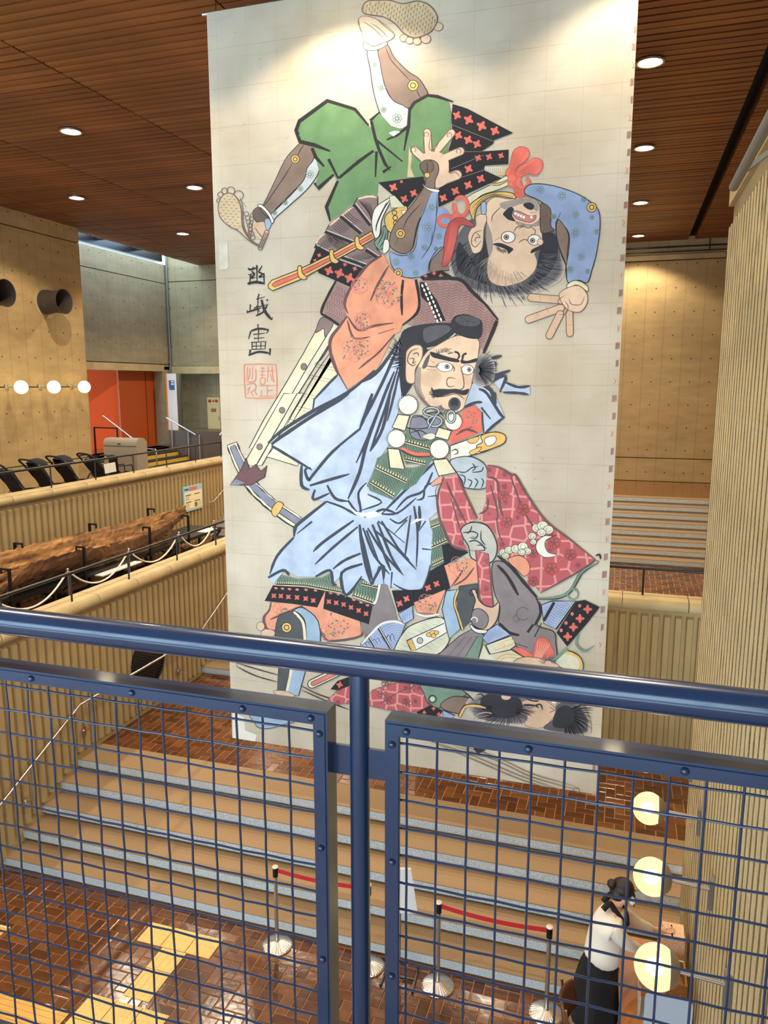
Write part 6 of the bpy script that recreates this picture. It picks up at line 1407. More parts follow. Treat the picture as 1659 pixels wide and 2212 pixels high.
for l, w in (([(470, 440), (560, 370), (830, 190), (1050, 60), (1140, 0)], 32), ([(470, 450), (620, 540), (820, 660)], 24), ([(1240, 300), (1000, 500), (830, 700), (790, 745), (760, 660), (810, 640)], 26), ([(730, 620), (730, 790), (800, 832)], 28), ([(800, 795), (950, 750), (1142, 695)], 26), ([(845, 830), (832, 915), (970, 860)], 24), ([(950, 790), (1020, 905), (1130, 930)], 24), ([(1340, 0), (1290, 150), (1230, 310)], 30), ([(1445, 20), (1300, 400), (1230, 680), (1130, 910)], 32), ([(1495, 0), (1430, 300), (1320, 500)], 28), ([(1130, 920), (1200, 1020), (1240, 1010), (1220, 860), (1290, 770)], 22), ([(1300, 870), (1420, 940), (1240, 1010)], 16), ([(1200, 1040), (1300, 1060), (1430, 1000), (1560, 1040)], 22), ([(940, 930), (1080, 980), (1200, 1050)], 20),
             ([(1180, 1095), (920, 1280), (830, 1365)], 24), ([(1215, 1150), (1000, 1330), (845, 1475)], 22), ([(1230, 1130), (1265, 1400), (1330, 1650)], 28), ([(1290, 1180), (1400, 1460)], 24), ([(1340, 1130), (1420, 1330), (1500, 1530)], 26), ([(1385, 1110), (1500, 1400), (1600, 1560)], 24), ([(1420, 1100), (1560, 1330), (1660, 1440)], 20), ([(1240, 1380), (1100, 1440), (1000, 1515)], 24), ([(1255, 1470), (1075, 1548), (1115, 1740), (1250, 1575)], 26), ([(1330, 1650), (1430, 1480), (1440, 1600)], 26), ([(940, 935), (720, 1110), (675, 1160), (665, 1235)], 30), ([(820, 1105), (690, 1210)], 24), ([(665, 1240), (520, 1400), (455, 1560)], 24), ([(440, 1590), (570, 1525), (620, 1570)], 26), ([(850, 1580), (975, 1525), (1000, 1640), (1030, 1650)], 24)): p.line(l, w, 'inkb', (.7, .4))
for l, w in (([(640, 390), (420, 600), (180, 840)], 24), ([(620, 480), (540, 640), (400, 700), (300, 810)], 20), ([(660, 560), (560, 600), (540, 700), (480, 720)], 18), ([(180, 840), (320, 830), (480, 700)], 18), ([(660, 680), (580, 690)], 18), ([(460, 770), (490, 1000), (480, 1300)], 20), ([(505, 770), (510, 900), (490, 990)], 26), ([(430, 850), (400, 1080), (380, 1220)], 18), ([(150, 900), (380, 1090)], 20), ([(400, 890), (290, 1010)], 20), ([(250, 880), (330, 920), (410, 860)], 16), ([(560, 900), (500, 990)], 20), ([(120, 980), (300, 1130), (480, 1320)], 20), ([(60, 960), (200, 1180), (370, 1370)], 20), ([(20, 960), (120, 1200), (250, 1360)], 22), ([(0, 1000), (60, 1250), (110, 1450)], 24), ([(160, 1290), (110, 1440)], 22), ([(180, 1280), (200, 1440)], 20), ([(270, 1340), (260, 1480)], 22), ([(600, 1280), (540, 1480), (400, 1500), (280, 1440)], 16), ([(530, 1140), (620, 1150)], 22)): c7.line(l, w, 'inkb', (.7, .35))
p.fill([(1130, 960), (1200, 1020), (1320, 1040), (1260, 1070), (1190, 1040)], 'white', sm=False); c7.fill([(20, 840), (120, 810), (180, 850), (60, 880)], 'white', sm=False); c7.fill([(480, 880), (420, 930), (560, 880)], 'white', sm=False)
# torso armour
for f in ([(440, 1700), (640, 1640), (760, 1650), (700, 1800), (640, 2000), (430, 2010), (380, 1880)], [(180, 1960), (300, 1880), (420, 2060), (640, 2000), (520, 2180), (430, 2230), (110, 2230)]): c5.fill(f, 'dgreen', sm=False); c5.hatch(f, 'ink', 20, 3.5, math.radians(75))
c7.fill([(190, 330), (350, 440), (480, 440), (420, 540), (280, 720), (80, 640), (60, 590)], 'dgreen', sm=False); c7.hatch([(190, 340), (350, 440), (470, 440), (410, 540), (280, 710), (90, 630)], 'ink', 20, 3.5, math.radians(72))
c7.fringe((130, 430), (400, 560), 12, 34); c7.fringe((90, 560), (290, 680), 9, 34); c5.fringe((420, 1810), (640, 1870), 9, 30); c5.fringe((420, 1960), (600, 2000), 8, 30)
c5.fill([(480, 1610), (560, 1590), (620, 1640), (700, 1600), (740, 1650), (660, 1780), (560, 1800), (470, 1760)], 'slate', 6); c5.lines([[(480, 1610), (560, 1600), (640, 1650), (600, 1700), (480, 1700)], [(470, 1740), (560, 1720), (640, 1780)], [(420, 1690), (520, 1720), (560, 1790)], [(570, 1580), (700, 1560), (760, 1600)]], 10)
c5.fill([(570, 1770), (650, 1740), (690, 1770), (640, 1800)], 'ivory', 4)
c5.line([(390, 1875), (500, 1925), (640, 1930)], 40, 'ink', (.8, .8)); c5.line([(392, 1870), (500, 1920), (638, 1925)], 30, 'coral', (.8, .8)); c5.line([(395, 1885), (500, 1932), (635, 1936)], 4, 'red')
# right-hand blue sleeve, knot and orange lining
c5.fill([(990, 1330), (1060, 1280), (1160, 1370), (1232, 1480), (1282, 1602), (1112, 1742), (1092, 1562), (1022, 1482), (930, 1512)], 'robe', sm=False)
c5.fill([(1130, 1080), (1210, 1060), (1200, 1200), (1150, 1290), (1060, 1240), (1080, 1150)], 'steelb', sm=False); c5.fill([(1190, 1310), (1290, 1240), (1290, 1310), (1500, 1340), (1500, 1410), (1260, 1380)], 'robe', sm=False)
for l, w in (([(1050, 1180), (1140, 1110), (1255, 1075)], 36), ([(1100, 1200), (1190, 1130), (1200, 1180)], 24), ([(1060, 1260), (1180, 1250), (1330, 1200)], 30), ([(1150, 1300), (1290, 1250), (1240, 1390)], 26), ([(1290, 1305), (1400, 1345), (1500, 1335)], 24), ([(1270, 1390), (1400, 1395), (1490, 1408)], 22), ([(1030, 1290), (1160, 1370), (1200, 1490)], 34), ([(1060, 1360), (1130, 1400), (1240, 1570), (1280, 1610)], 26), ([(930, 1520), (1020, 1480), (1090, 1475)], 24), ([(1080, 1520), (1160, 1620)], 28), ([(1090, 1560), (1100, 1740)], 24), ([(1280, 1600), (1180, 1680), (1110, 1745)], 22), ([(1200, 1390), (1210, 1490)], 24)): c5.line(l, w, 'inkb', (.6, .4))
c5.soft([(1020, 1080), (1120, 1060), (1200, 1150), (1180, 1300), (1080, 1340), (1000, 1280)], ['w2', 'w3', 'w4', 'w5'], .12)
c5.hairs((1040, 1200), 30, 190, -60, 60, 26, 6, 'hair2', .1)
c5.fill([(920, 1545), (1010, 1502), (1082, 1562), (1082, 1732), (950, 1782), (820, 1842), (800, 1782), (900, 1642)], 'coral', sm=False); c5.lines([[(860, 1760), (950, 1710), (1050, 1740)], [(920, 1720), (1000, 1690)]], 20, 'maroonink'); c5.rings_dots((1000, 1610), 60, 4, 44, 10)
# dagger
c5.fill([(812, 1852), (1090, 1752), (1200, 1730), (1282, 1762), (1272, 1832), (1112, 1902), (820, 1982)], 'white', 8, sm=False)
c5.fill([(1080, 1762), (1200, 1732), (1286, 1762), (1272, 1832), (1122, 1892), (1060, 1900), (1040, 1850), (1090, 1820)], 'gold', 8); c5.fill([(1110, 1790), (1190, 1765), (1210, 1800), (1180, 1840), (1130, 1850)], 'mask', 6)
c5.fill([(960, 1800), (1060, 1770), (1040, 1820), (990, 1830)], 'gold', 5); c5.fill([(980, 1900), (1080, 1860), (1060, 1900), (1000, 1930)], 'gold', 5); c5.lines([[(820, 1900), (860, 1880), (880, 1910), (840, 1930)], [(850, 1890), (890, 1870)]], 9)
# straps and pompoms
for f in ([(362, 1580), (462, 1592), (422, 1722), (312, 1692)], [(272, 1872), (372, 1882), (420, 2052), (292, 2042)], [(712, 1692), (822, 1722), (792, 1802), (682, 1772)], [(662, 1972), (782, 1962), (862, 2082), (712, 2112)]): c5.fill(f, 'cream', 9, sm=False)
for c, r in (((450, 1500), 92), ((350, 1790), 86), ((840, 1642), 82), ((720, 1880), 92)): c5.pompom(c, r)
# gauntlet hand
c7.fill([(770, 380), (900, 342), (1000, 362), (1082, 430), (1092, 560), (1060, 622), (900, 612), (880, 560), (830, 482)], 'steelb', 8)
c7.lines([[(830, 470), (900, 480), (960, 440), (1020, 430)], [(960, 480), (1040, 470), (1060, 430)], [(850, 500), (900, 520), (890, 600)], [(920, 540), (960, 560), (930, 620)], [(980, 530), (1010, 560), (980, 620)], [(1040, 530), (1060, 560), (1040, 620)], [(960, 400), (990, 440), (960, 470)]], 11, 'inkb')
# head
c5.fill([(385, 900), (450, 832), (600, 800), (800, 790), (862, 832), (872, 880), (700, 1010), (600, 1042), (592, 1100), (540, 1182), (480, 1330), (405, 1420), (378, 1300), (368, 1100)], 'hair2'); c5.hairs((520, 1050), 140, 230, 120, 215, 30, 7, 'hair2', .2); c5.fill([(590, 840), (760, 810), (820, 850), (700, 930), (600, 960)], 'hair')
c5.line([(610, 1018), (740, 985), (862, 880)], 26, 'ink', (.8, .8)); c5.line([(612, 1014), (740, 980), (858, 882)], 16, 'steelb', (.8, .8))
c5.fill([(700, 985), (870, 902), (1050, 930), (1056, 1050), (1042, 1120), (1012, 1240), (992, 1340), (952, 1450), (922, 1532), (830, 1572), (740, 1562), (620, 1492), (540, 1400), (510, 1320), (522, 1200), (602, 1052)], 'flesh', 6, 'linebr')
c5.fill([(560, 1230), (680, 1200), (740, 1260), (690, 1330), (580, 1330)], 'flesh2'); c5.fill([(935, 1250), (1000, 1260), (985, 1320), (940, 1320)], 'flesh2'); c5.fill([(520, 1200), (560, 1180), (560, 1350), (600, 1450), (540, 1400), (512, 1320)], 'smoke'); c5.fill([(640, 1060), (600, 1100), (570, 1180), (610, 1170)], 'hair')
c5.fill([(440, 1030), (500, 984), (562, 990), (576, 1042), (562, 1110), (512, 1192), (506, 1300), (460, 1312), (430, 1270), (430, 1100)], 'flesh', 8, 'linebr'); c5.lines([[(540, 1010), (470, 1040), (445, 1120), (490, 1160), (520, 1140)], [(490, 1060), (530, 1050), (540, 1080)], [(460, 1100), (500, 1100), (490, 1140), (520, 1120)]], 11, 'linebr')
c5.line([(500, 1330), (540, 1420), (620, 1510), (740, 1560)], 14, 'fan', (.6, .6)); c5.line([(520, 1330), (560, 1420), (640, 1500)], 6, 'linebr')
c5.fill([(640, 1040), (720, 1060), (800, 1085), (880, 1105), (888, 1130), (820, 1125), (730, 1105), (660, 1085)], 'hair2'); c5.fill([(905, 1110), (960, 1118), (1042, 1095), (1042, 1125), (980, 1140), (912, 1140)], 'hair2')
c5.hairs((760, 1090), 50, 95, 190, 330, 16, 5, 'hair2', .3)
c5.lines([[(850, 1040), (880, 1050), (890, 1080), (870, 1110)], [(955, 1055), (925, 1070), (915, 1130)]], 18, 'hair2', (1, .3))
c5.oval((765, 1170), 66, 40, 'mask', ol=8, olc='linebr', rot=.08); c5.oval((786, 1168), 17, 17, 'smoke', ol=4); c5.oval((786, 1168), 9, 9, 'ink', 10)
c5.oval((962, 1196), 50, 40, 'mask', ol=8, olc='linebr'); c5.oval((977, 1195), 15, 16, 'smoke', ol=4); c5.oval((977, 1195), 8, 8, 'ink', 10)
c5.lines([[(600, 1160), (680, 1170), (720, 1150)], [(610, 1190), (690, 1200)], [(640, 1110), (680, 1140)], [(830, 1150), (850, 1190), (840, 1210)], [(900, 1160), (920, 1230), (932, 1330), (905, 1365), (850, 1358)], [(860, 1270), (800, 1265), (782, 1300), (800, 1340), (855, 1335)], [(920, 1230), (980, 1240)], [(700, 1430), (760, 1425), (850, 1402), (900, 1420), (935, 1450)]], 10, 'linebr')
c5.fill([(662, 1375), (720, 1360), (800, 1362), (850, 1360), (920, 1372), (975, 1360), (960, 1405), (920, 1415), (850, 1395), (780, 1412), (700, 1435), (670, 1410)], 'hair2'); c5.hairs((700, 1390), 30, 70, 110, 220, 12, 6, 'hair2', .3)
c5.oval((850, 1485), 38, 42, 'hair2', 18); c5.oval((850, 1490), 55, 58, 'hair', 18); c5.oval((850, 1478), 36, 40, 'hair2', 18); c5.hairs((790, 1480), 60, 110, 20, 160, 40, 4, 'hair', .05)
# cord bow under the chin, cap
for c, rx, ry in (((650, 1555), 66, 34), ((680, 1640), 60, 44), ((820, 1600), 34, 50)): c5.ring(c, rx, 24, 'ink', 0, 360, ry); c5.ring(c, rx, 12, 'steelb', 0, 360, ry)
c5.line([(700, 1570), (660, 1640), (620, 1710)], 22, 'ink'); c5.line([(700, 1570), (660, 1640), (622, 1705)], 12, 'steelb')
c5.fill([(820, 792), (860, 732), (960, 722), (1060, 762), (1086, 802), (1072, 912), (980, 922), (872, 882), (824, 832)], 'hair2', 6); c5.oval((965, 775), 108, 46, 'dgrey', 26, 5, rot=.12)
c5.lines([[(965, 775), (900, 745)], [(965, 775), (1000, 740)], [(965, 775), (960, 815)], [(965, 775), (1040, 790)], [(965, 775), (880, 790)]], 9, 'ink')
M_.build()
# ---- lower warriors: brocade, fists, grey robe, fallen figure
D = Art('print_lower_warriors'); c7 = Pen(D, 780, 900); c8 = Pen(D, 980, 900); c9 = Pen(D, 490, 1300); c10 = Pen(D, 900, 1300)
# green scale armour and black skirt behind the robe
for f in ([(600, 900), (690, 860), (740, 1060), (720, 1290), (600, 1310), (620, 1000)],): c7.fill(f, 'dgreen', sm=False); c7.hatch(f, 'ink', 20, 3.5, math.radians(80))
for a, b in (((600, 950), (680, 920)), ((610, 1120), (745, 1060)), ((620, 1270), (720, 1220))): c7.fringe(a, b, 6, 34)
c7.fill([(700, 1110), (760, 1090), (930, 1172), (722, 1284), (772, 1482), (322, 1690), (268, 1500), (540, 1490), (600, 1330), (720, 1260)], 'black', sm=False)
for c in ((655, 1442), (582, 1476), (396, 1570), (336, 1612)): c7.flower(c, 32, .5)
c7.fill([(722, 1284), (992, 1208), (1012, 1424), (782, 1474)], 'orange', sm=False); c7.fill([(458, 1602), (732, 1490), (652, 1702), (490, 1692)], 'orange', 6, 'maroonink', sm=False)
c7.lines([[(780, 1470), (860, 1360), (880, 1320)], [(800, 1460), (900, 1400), (980, 1300)], [(830, 1330), (880, 1325)]], 16, 'maroonink'); c7.rings_dots((850, 1290), 90, 5, 44, 14); c7.rings_dots((570, 1610), 80, 5, 44, 16)
# bottom armour and sash
c7.fill([(0, 1960), (80, 1872), (180, 1782), (300, 1760), (385, 1792), (310, 1990), (300, 2060), (0, 2060)], 'armb', 7, sm=False)
for k in range(9): c7.line([(10+30*k, 1985-22*k+2*k*k), (30+30*k, 1950-10*k), (60+30*k, 1985-6*k)], 5); c7.ring((330, 2010), 60+22*k, 4, 'slate', 190, 290)
c7.line([(60, 1880), (130, 2000)], 22, 'ink', (1, 1), False); c7.line([(150, 1810), (260, 2000)], 26, 'ink', (1, 1), False); c7.line([(64, 1880), (130, 1990)], 6, 'white', (1, 1), False); c7.line([(156, 1812), (262, 1996)], 6, 'white', (1, 1), False)
c7.line([(10, 1960), (90, 1872), (185, 1785), (300, 1766), (380, 1795)], 18, 'white', (.6, .6))
c7.fill([(325, 1700), (445, 1630), (455, 1742), (370, 1790)], 'armb', 6, sm=False); c7.hatch([(330, 1700), (445, 1640), (450, 1740), (370, 1785)], 'slate', 20, 5, math.radians(80))
c7.fill([(298, 2060), (300, 1985), (362, 1872), (452, 1792), (700, 1732), (772, 1902), (640, 2060)], 'ivory', 8); c7.hatch([(310, 2040), (320, 1980), (380, 1880), (460, 1810), (690, 1750), (760, 1900), (640, 2040)], 'foldg', 40, 3, .5)
c7.fill([(398, 1930), (720, 1782), (742, 1862), (480, 2012), (430, 2010)], 'white', 7, sm=False); c7.fill([(398, 1935), (440, 1915), (480, 2010), (440, 2020)], 'gold', 5, sm=False); c7.ring((512, 1930), 24, 8, 'ink'); c7.ring((512, 1930), 10, 5, 'ink')
for c, r in (((590, 1880), 22), ((625, 1865), 26), ((655, 1862), 18), ((630, 1890), 20)): c7.oval(c, r, r*.8, 'gold', 12, 5)
c7.lines([[(470, 1690), (560, 1720), (690, 1700)], [(640, 1690), (690, 1730)]], 16, 'white')
# legs
c7.fill([(850, 1462), (1012, 1442), (1014, 1562), (962, 1752), (872, 1832), (842, 1702), (830, 1560)], 'dgrey', 5, sm=False); c7.fill([(738, 1502), (832, 1490), (802, 1602), (862, 1832), (762, 1912), (702, 1660)], 'pblue', 8, sm=False)
c7.line([(842, 1490), (808, 1600), (835, 1700), (880, 1840)], 24, 'ink', (1, 1)); c7.line([(842, 1492), (810, 1600), (838, 1700), (880, 1836)], 14, 'gold', (1, 1))
c7.fill([(640, 2080), (850, 1892), (962, 1832), (1062, 1882), (1000, 2110)], 'grey', 6, sm=False); c7.fill([(1002, 1902), (1062, 1890), (1010, 2110), (900, 2080)], 'foldg', 5, sm=False); c7.lines([[(760, 2060), (900, 1900)], [(830, 2070), (960, 1900)]], 12, 'dgrey')
# grey robe
c8.fill([(340, 1260), (480, 1272), (562, 1362), (702, 1542), (752, 1700), (722, 1802), (862, 1852), (884, 1950), (872, 2110), (640, 2060), (480, 1902), (392, 1782), (402, 1642), (350, 1500)], 'grey', 8)
for l, w in (([(380, 1200), (500, 1300), (600, 1420), (720, 1560)], 28), ([(380, 1280), (470, 1380), (560, 1540)], 30), ([(690, 1790), (640, 1860)], 36), ([(400, 1780), (480, 1860), (570, 1885)], 26), ([(760, 1780), (700, 1900)], 18), ([(740, 1600), (750, 1700), (700, 1800)], 24), ([(520, 1950), (640, 1990)], 10)): c8.line(l, w, 'ink', (.5, .6))
c8.ring((600, 1700), 55, 6, 'dgrey', 40, 330); c8.ring((545, 1740), 28, 5, 'dgrey', 0, 270)
# brocade
b1 = [(290, 422), (400, 442), (540, 502), (642, 682), (802, 902), (1002, 1052), (1222, 1232), (1092, 1332), (752, 1522), (650, 1402), (502, 1252), (380, 1152), (372, 1022), (312, 942), (222, 892), (282, 722), (280, 602)]
c8.fill(b1, 'brocade', sm=False)
for l, w in (([(295, 420), (400, 440), (500, 500), (540, 510), (640, 680), (800, 900), (1000, 1055), (1225, 1235)], 20), ([(1225, 1235), (1090, 1330), (750, 1520)], 16), ([(490, 500), (540, 640), (600, 800), (700, 960), (830, 1090)], 16), ([(300, 520), (380, 560), (400, 760), (430, 860)], 24), ([(320, 590), (380, 800), (380, 900)], 18), ([(300, 700), (290, 800), (220, 840)], 18), ([(370, 870), (390, 1000), (440, 1110)], 12)): c8.line(l, w, 'maroonink', (.6, .4))
for cx_, cy_, R in ((600, 800, 75), (460, 910, 70), (870, 1090, 75), (1010, 1190, 70), (850, 1310, 80), (690, 1420, 60), (440, 680, 60), (690, 1180, 55)):
    c8.oval((cx_, cy_), R*.9, R*.8, 'red', 8); 
    for k in range(5): a = 2*math.pi*k/5+.3; c8.ring((cx_+R*.38*math.cos(a), cy_+R*.38*math.sin(a)), R*.28, 6, 'maroonink')
    c8.oval((cx_, cy_), 10, 10, 'maroonink', 8)
b2 = [(700, 522), (832, 502), (870, 600), (1002, 882), (900, 932), (880, 1082), (922, 1152), (792, 1112), (692, 882), (660, 702)]
c7.fill(b2, 'brocade', sm=False)
for l, w in (([(720, 520), (670, 660), (665, 780), (700, 930), (790, 1110), (920, 1155)], 20), ([(840, 510), (900, 660), (1005, 880)], 18), ([(740, 560), (800, 700), (910, 920)], 20), ([(780, 700), (820, 840), (860, 980)], 14)): c7.line(l, w, 'maroonink', (.6, .5))
c7.fill([(600, 580), (700, 500), (700, 570), (620, 600)], 'orange', 5, sm=False)
# moon, sun disc, clouds
c8.fill([(860, 1030), (780, 1030), (718, 1090), (722, 1160), (780, 1210), (860, 1208), (890, 1190), (820, 1170), (790, 1110), (805, 1060), (890, 1020)], 'white', 5)
c8.fill([(470, 1240), (520, 1205), (580, 1200), (640, 1240), (660, 1300), (650, 1350), (610, 1375), (560, 1330)], 'orange', 5)
for c, r in (((720, 960), 40), ((770, 940), 45), ((820, 975), 42), ((760, 1000), 36), ((680, 1030), 34), ((690, 1080), 26), ((430, 1170), 34), ((480, 1150), 36), ((540, 1140), 40), ((600, 1120), 42), ((640, 1160), 32), ((590, 1170), 30), ((450, 1200), 30)): c8.oval(c, r, r*.85, 'ivory', 12, 5); c8.ring(c, r*.5, 5, 'foldg', 0, 250)
# banner pole strip, fists
c7.fill([(870, 962), (960, 912), (1092, 942), (1172, 1082), (1166, 1200), (1102, 1262), (960, 1222), (932, 1120), (880, 1032)], 'stone', 9)
c7.lines([[(880, 1000), (940, 990), (960, 940)], [(920, 1010), (960, 990), (1010, 1010), (990, 1050), (940, 1040)], [(960, 1030), (1000, 1040)], [(930, 1080), (1000, 1070), (1090, 1140)], [(1000, 1110), (1050, 1110), (1070, 1150), (1020, 1150)], [(940, 1150), (990, 1160)], [(1040, 980), (1040, 1060), (1080, 1110)]], 12, 'inkb')
c7.fill([(992, 1152), (1102, 1182), (1142, 1642), (1060, 1622), (1030, 1560)], 'brocade', 10, 'maroonink', sm=False); c7.lines([[(1020, 1290), (1120, 1230)], [(1060, 1380), (1130, 1360)], [(1050, 1520), (1130, 1500)]], 10, 'pink')
c7.fill([(960, 1500), (1000, 1490), (1010, 1560), (1062, 1622), (1140, 1642), (1196, 1600), (1176, 1752), (1082, 1842), (962, 1782), (972, 1652), (990, 1580)], 'flesh2', 8); c7.fill([(970, 1670), (1040, 1660), (1100, 1720), (1090, 1800), (1040, 1830), (962, 1782)], 'grey', 7); c7.ring((980, 1755), 26, 8, 'mask', 180, 400); c7.ring((970, 1515), 28, 10, 'ink', 90, 380)
c7.fill([(950, 1790), (1000, 1830), (1092, 1842), (1080, 1868), (1000, 1862), (950, 1820)], 'white', 6)
# lower right armour
c7.fill([(1100, 1840), (1180, 1790), (1290, 1880), (1100, 1960), (1050, 1910)], 'armb', 6, sm=False); c7.hatch([(1100, 1845), (1180, 1800), (1280, 1880), (1110, 1950), (1060, 1910)], 'slate', 18, 5, math.radians(75))
c7.fill([(1080, 1970), (1300, 1890), (1340, 1970), (1290, 2010), (1120, 2050)], 'ivory', 8, sm=False); c7.lines([[(1120, 1990), (1290, 1920), (1310, 1960), (1140, 2020)], [(1160, 1990), (1230, 1960), (1240, 1980), (1170, 2010), (1160, 1990)]], 8, 'gold')
c7.fill([(1010, 2110), (1060, 1960), (1110, 2050), (1300, 2010), (1380, 2060), (1500, 2110), (1600, 2160), (1010, 2140)], 'ivory', 6, sm=False); c7.lines([[(1160, 2110), (1240, 2050), (1380, 2060)], [(1190, 2120), (1260, 2075), (1400, 2090)]], 12, 'gold')
c8.fill([(760, 1622), (850, 1590), (1052, 1592), (884, 1832), (780, 1782)], 'armb', 7, sm=False); c8.hatch([(770, 1630), (850, 1600), (1040, 1600), (884, 1815), (785, 1775)], 'slate', 22, 5, .5); c8.line([(870, 1600), (780, 1760)], 26, 'ink', (1, 1), False); c8.line([(1050, 1590), (880, 1830)], 22, 'ink', (1, 1), False); c8.line([(1046, 1590), (876, 1826)], 6, 'white', (1, 1), False)
c8.fill([(1062, 1592), (1132, 1580), (1262, 1642), (1152, 1782), (982, 1982), (890, 1862)], 'black', sm=False)
for c in ((1158, 1660), (1092, 1740), (1036, 1815), (986, 1896)): c8.flower(c, 40, .0)
for c in ((1090, 1630), (1025, 1700), (972, 1778), (930, 1842)): c8.oval(c, 14, 16, 'pink', 10)
c8.line([(720, 1570), (900, 1560), (1010, 1500), (1110, 1340), (1250, 1260)], 30, 'ink'); c8.line([(722, 1566), (900, 1556), (1010, 1496), (1110, 1336), (1245, 1262)], 18, 'foldg'); c8.ring((1030, 1530), 46, 14, 'foldg'); c8.lines([[(1225, 1200), (1260, 1190), (1270, 1230)], [(1230, 1240), (1260, 1250)]], 16, 'ink')
c8.line([(1080, 1880), (1060, 1960), (1130, 2020), (1220, 1970)], 20, 'foldg', (.8, .2))
c8.fill([(690, 2060), (722, 1922), (800, 1912), (852, 1992), (862, 2062), (740, 2112)], 'coral', 6, 'red'); c8.fill([(530, 1990), (600, 2000), (690, 2060), (640, 2080), (540, 2020)], 'coral', 5, 'red')
for k in range(6): c8.line([(730+20*k, 1930+6*k), (720+16*k, 2010), (700+10*k, 2090)], 4, 'flesh')
c8.fill([(880, 2110), (960, 2020), (1080, 2060), (1120, 2150), (1080, 2200), (900, 2150)], 'ivory', 7); c8.line([(960, 2030), (1070, 2070), (1100, 2150), (1060, 2200)], 22, 'gold', (1, 1)); c8.line([(860, 2110), (980, 2000)], 30, 'foldg', (1, 1), False)
c8.fill([(520, 2110), (640, 2070), (850, 2110), (900, 2160), (600, 2140)], 'flesh2', 5); c8.hairs((820, 2130), 30, 90, 180, 360, 20, 4, 'hair', .2)
# below the handrail
c10.fill([(-70, 690), (60, 700), (120, 860), (100, 900), (0, 950), (-240, 930), (-470, 880), (-380, 760), (-200, 700)], 'brocade', 5, 'maroonink', sm=False)
c9.fill([(860, 860), (960, 760), (1070, 720), (1080, 860), (960, 885)], 'brocade', 5, 'maroonink', sm=False); c9.fill([(900, 750), (960, 680), (1070, 640), (1070, 720), (960, 760)], 'black', sm=False); c9.flower((980, 712), 30, .2)
c9.capsule((740, 705), (960, 600), 66, 'cream', 8, 'ink'); c9.capsule((752, 702), (960, 604), 34, 'pink', 5, 'ink')
for l in ([(1320, 880), (1480, 780), (1640, 720)], [(1240, 900), (1440, 820)]): c9.line(l, 8, 'maroonink')
for cx_, cy_ in ((1380, 690), (1350, 790), (1590, 740), (1560, 870), (1400, 850)): 
    for k in range(5): a = 2*math.pi*k/5; c9.ring((cx_+26*math.cos(a), cy_+22*math.sin(a)), 18, 5, 'maroonink')
c10.fill([(60, 700), (420, 700), (440, 790), (300, 852), (200, 912), (100, 862), (66, 782)], 'foldg', 7); c10.ring((140, 835), 32, 9, 'ink'); c10.oval((140, 835), 20, 20, 'ivory', 14)
c10.fill([(210, 880), (320, 812), (480, 832), (560, 880), (430, 900), (380, 960), (250, 930)], 'brown', 7); c10.fill([(0, 950), (120, 890), (230, 940), (180, 985), (60, 990)], 'black', sm=False)
for c in ((70, 950), (150, 915), (195, 965)): c10.flower(c, 20, 0)
c10.fill([(230, 930), (330, 980), (300, 1010), (230, 990)], 'armb', 5, sm=False)
c10.fill([(400, 760), (560, 720), (760, 740), (980, 780), (1160, 830), (1220, 900), (1190, 990), (1080, 1090), (760, 1060), (500, 1010), (430, 930), (520, 860)], 'w1')
c10.soft([(430, 860), (600, 760), (760, 760), (960, 810), (980, 960), (930, 1060), (700, 1040), (500, 1000)], ['w1', 'w2', 'w3', 'w4', 'w5'], .06)
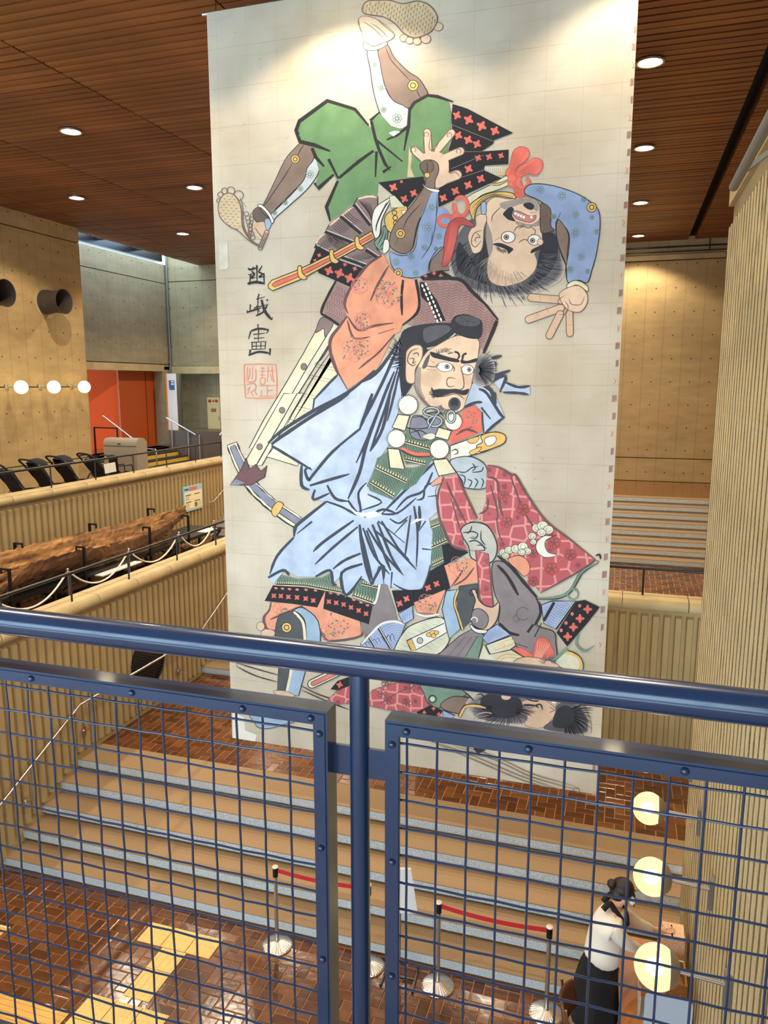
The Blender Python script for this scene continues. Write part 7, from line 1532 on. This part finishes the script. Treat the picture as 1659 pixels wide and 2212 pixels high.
c10.soft([(1190, 880), (1300, 840), (1440, 900), (1510, 1090), (1420, 1150), (1090, 1100), (1180, 1000)], ['w1', 'w2', 'w3', 'w4'], .06); c10.fill([(500, 880), (620, 800), (760, 780), (940, 830), (960, 960), (920, 1040), (700, 1030), (520, 990)], 'w4')
c10.fill([(900, 860), (1080, 832), (1202, 922), (1192, 982), (1082, 1082), (940, 1060), (960, 980), (900, 940)], 'flesh2', 5, 'linebr')
c10.fill([(560, 830), (740, 760), (900, 840), (900, 960), (760, 1000), (600, 960)], 'hair2'); c10.fill([(1210, 890), (1300, 862), (1420, 920), (1480, 1080), (1400, 1130), (1100, 1090), (1190, 1000)], 'hair'); c10.fill([(1220, 920), (1300, 890), (1380, 960), (1400, 1070), (1200, 1080), (1180, 1010)], 'hair2')
c10.hairs((1260, 980), 110, 260, -40, 80, 50, 6, 'hair2', .2); c10.hairs((760, 920), 110, 260, -20, 200, 60, 6, 'hair2', .15, .6)
c10.line([(370, 990), (420, 900), (520, 890), (600, 910)], 30, 'ink', (.8, .4)); c10.line([(374, 988), (424, 902), (520, 894), (600, 912)], 20, 'gold', (.8, .4)); c10.ring((600, 1010), 100, 12, 'smoke', 180, 300, 60)
c10.oval((775, 815), 40, 26, 'flesh2', ol=5, olc='linebr'); c10.lines([[(940, 830), (1010, 850), (1060, 850)], [(1000, 900), (1070, 880), (1090, 930)], [(1160, 860), (1220, 870)], [(1150, 900), (1190, 930)], [(1150, 950), (1200, 930)], [(920, 880), (1020, 890), (1060, 910)]], 14, 'hair2'); c10.oval((1190, 858), 26, 16, 'mask', ol=5)
c10.lines([[(520, 800), (560, 790), (580, 820), (540, 840)], [(400, 760), (450, 800), (500, 850)]], 12, 'ink')
c10.lines([[(100, 1190), (500, 1330), (900, 1500), (1250, 1620)], [(130, 1205), (520, 1370), (900, 1530), (1230, 1630)], [(300, 1210), (700, 1340), (1000, 1480), (1380, 1590)], [(330, 1240), (700, 1370), (1000, 1510), (1360, 1610)]], 7, 'linebr'); c10.ring((1380, 1630), 28, 6, 'linebr'); c10.ring((1540, 1640), 22, 5, 'flesh')
c10.fill([(490, 1260), (560, 1240), (600, 1275), (530, 1310)], 'hair2', sm=False)
D.build()
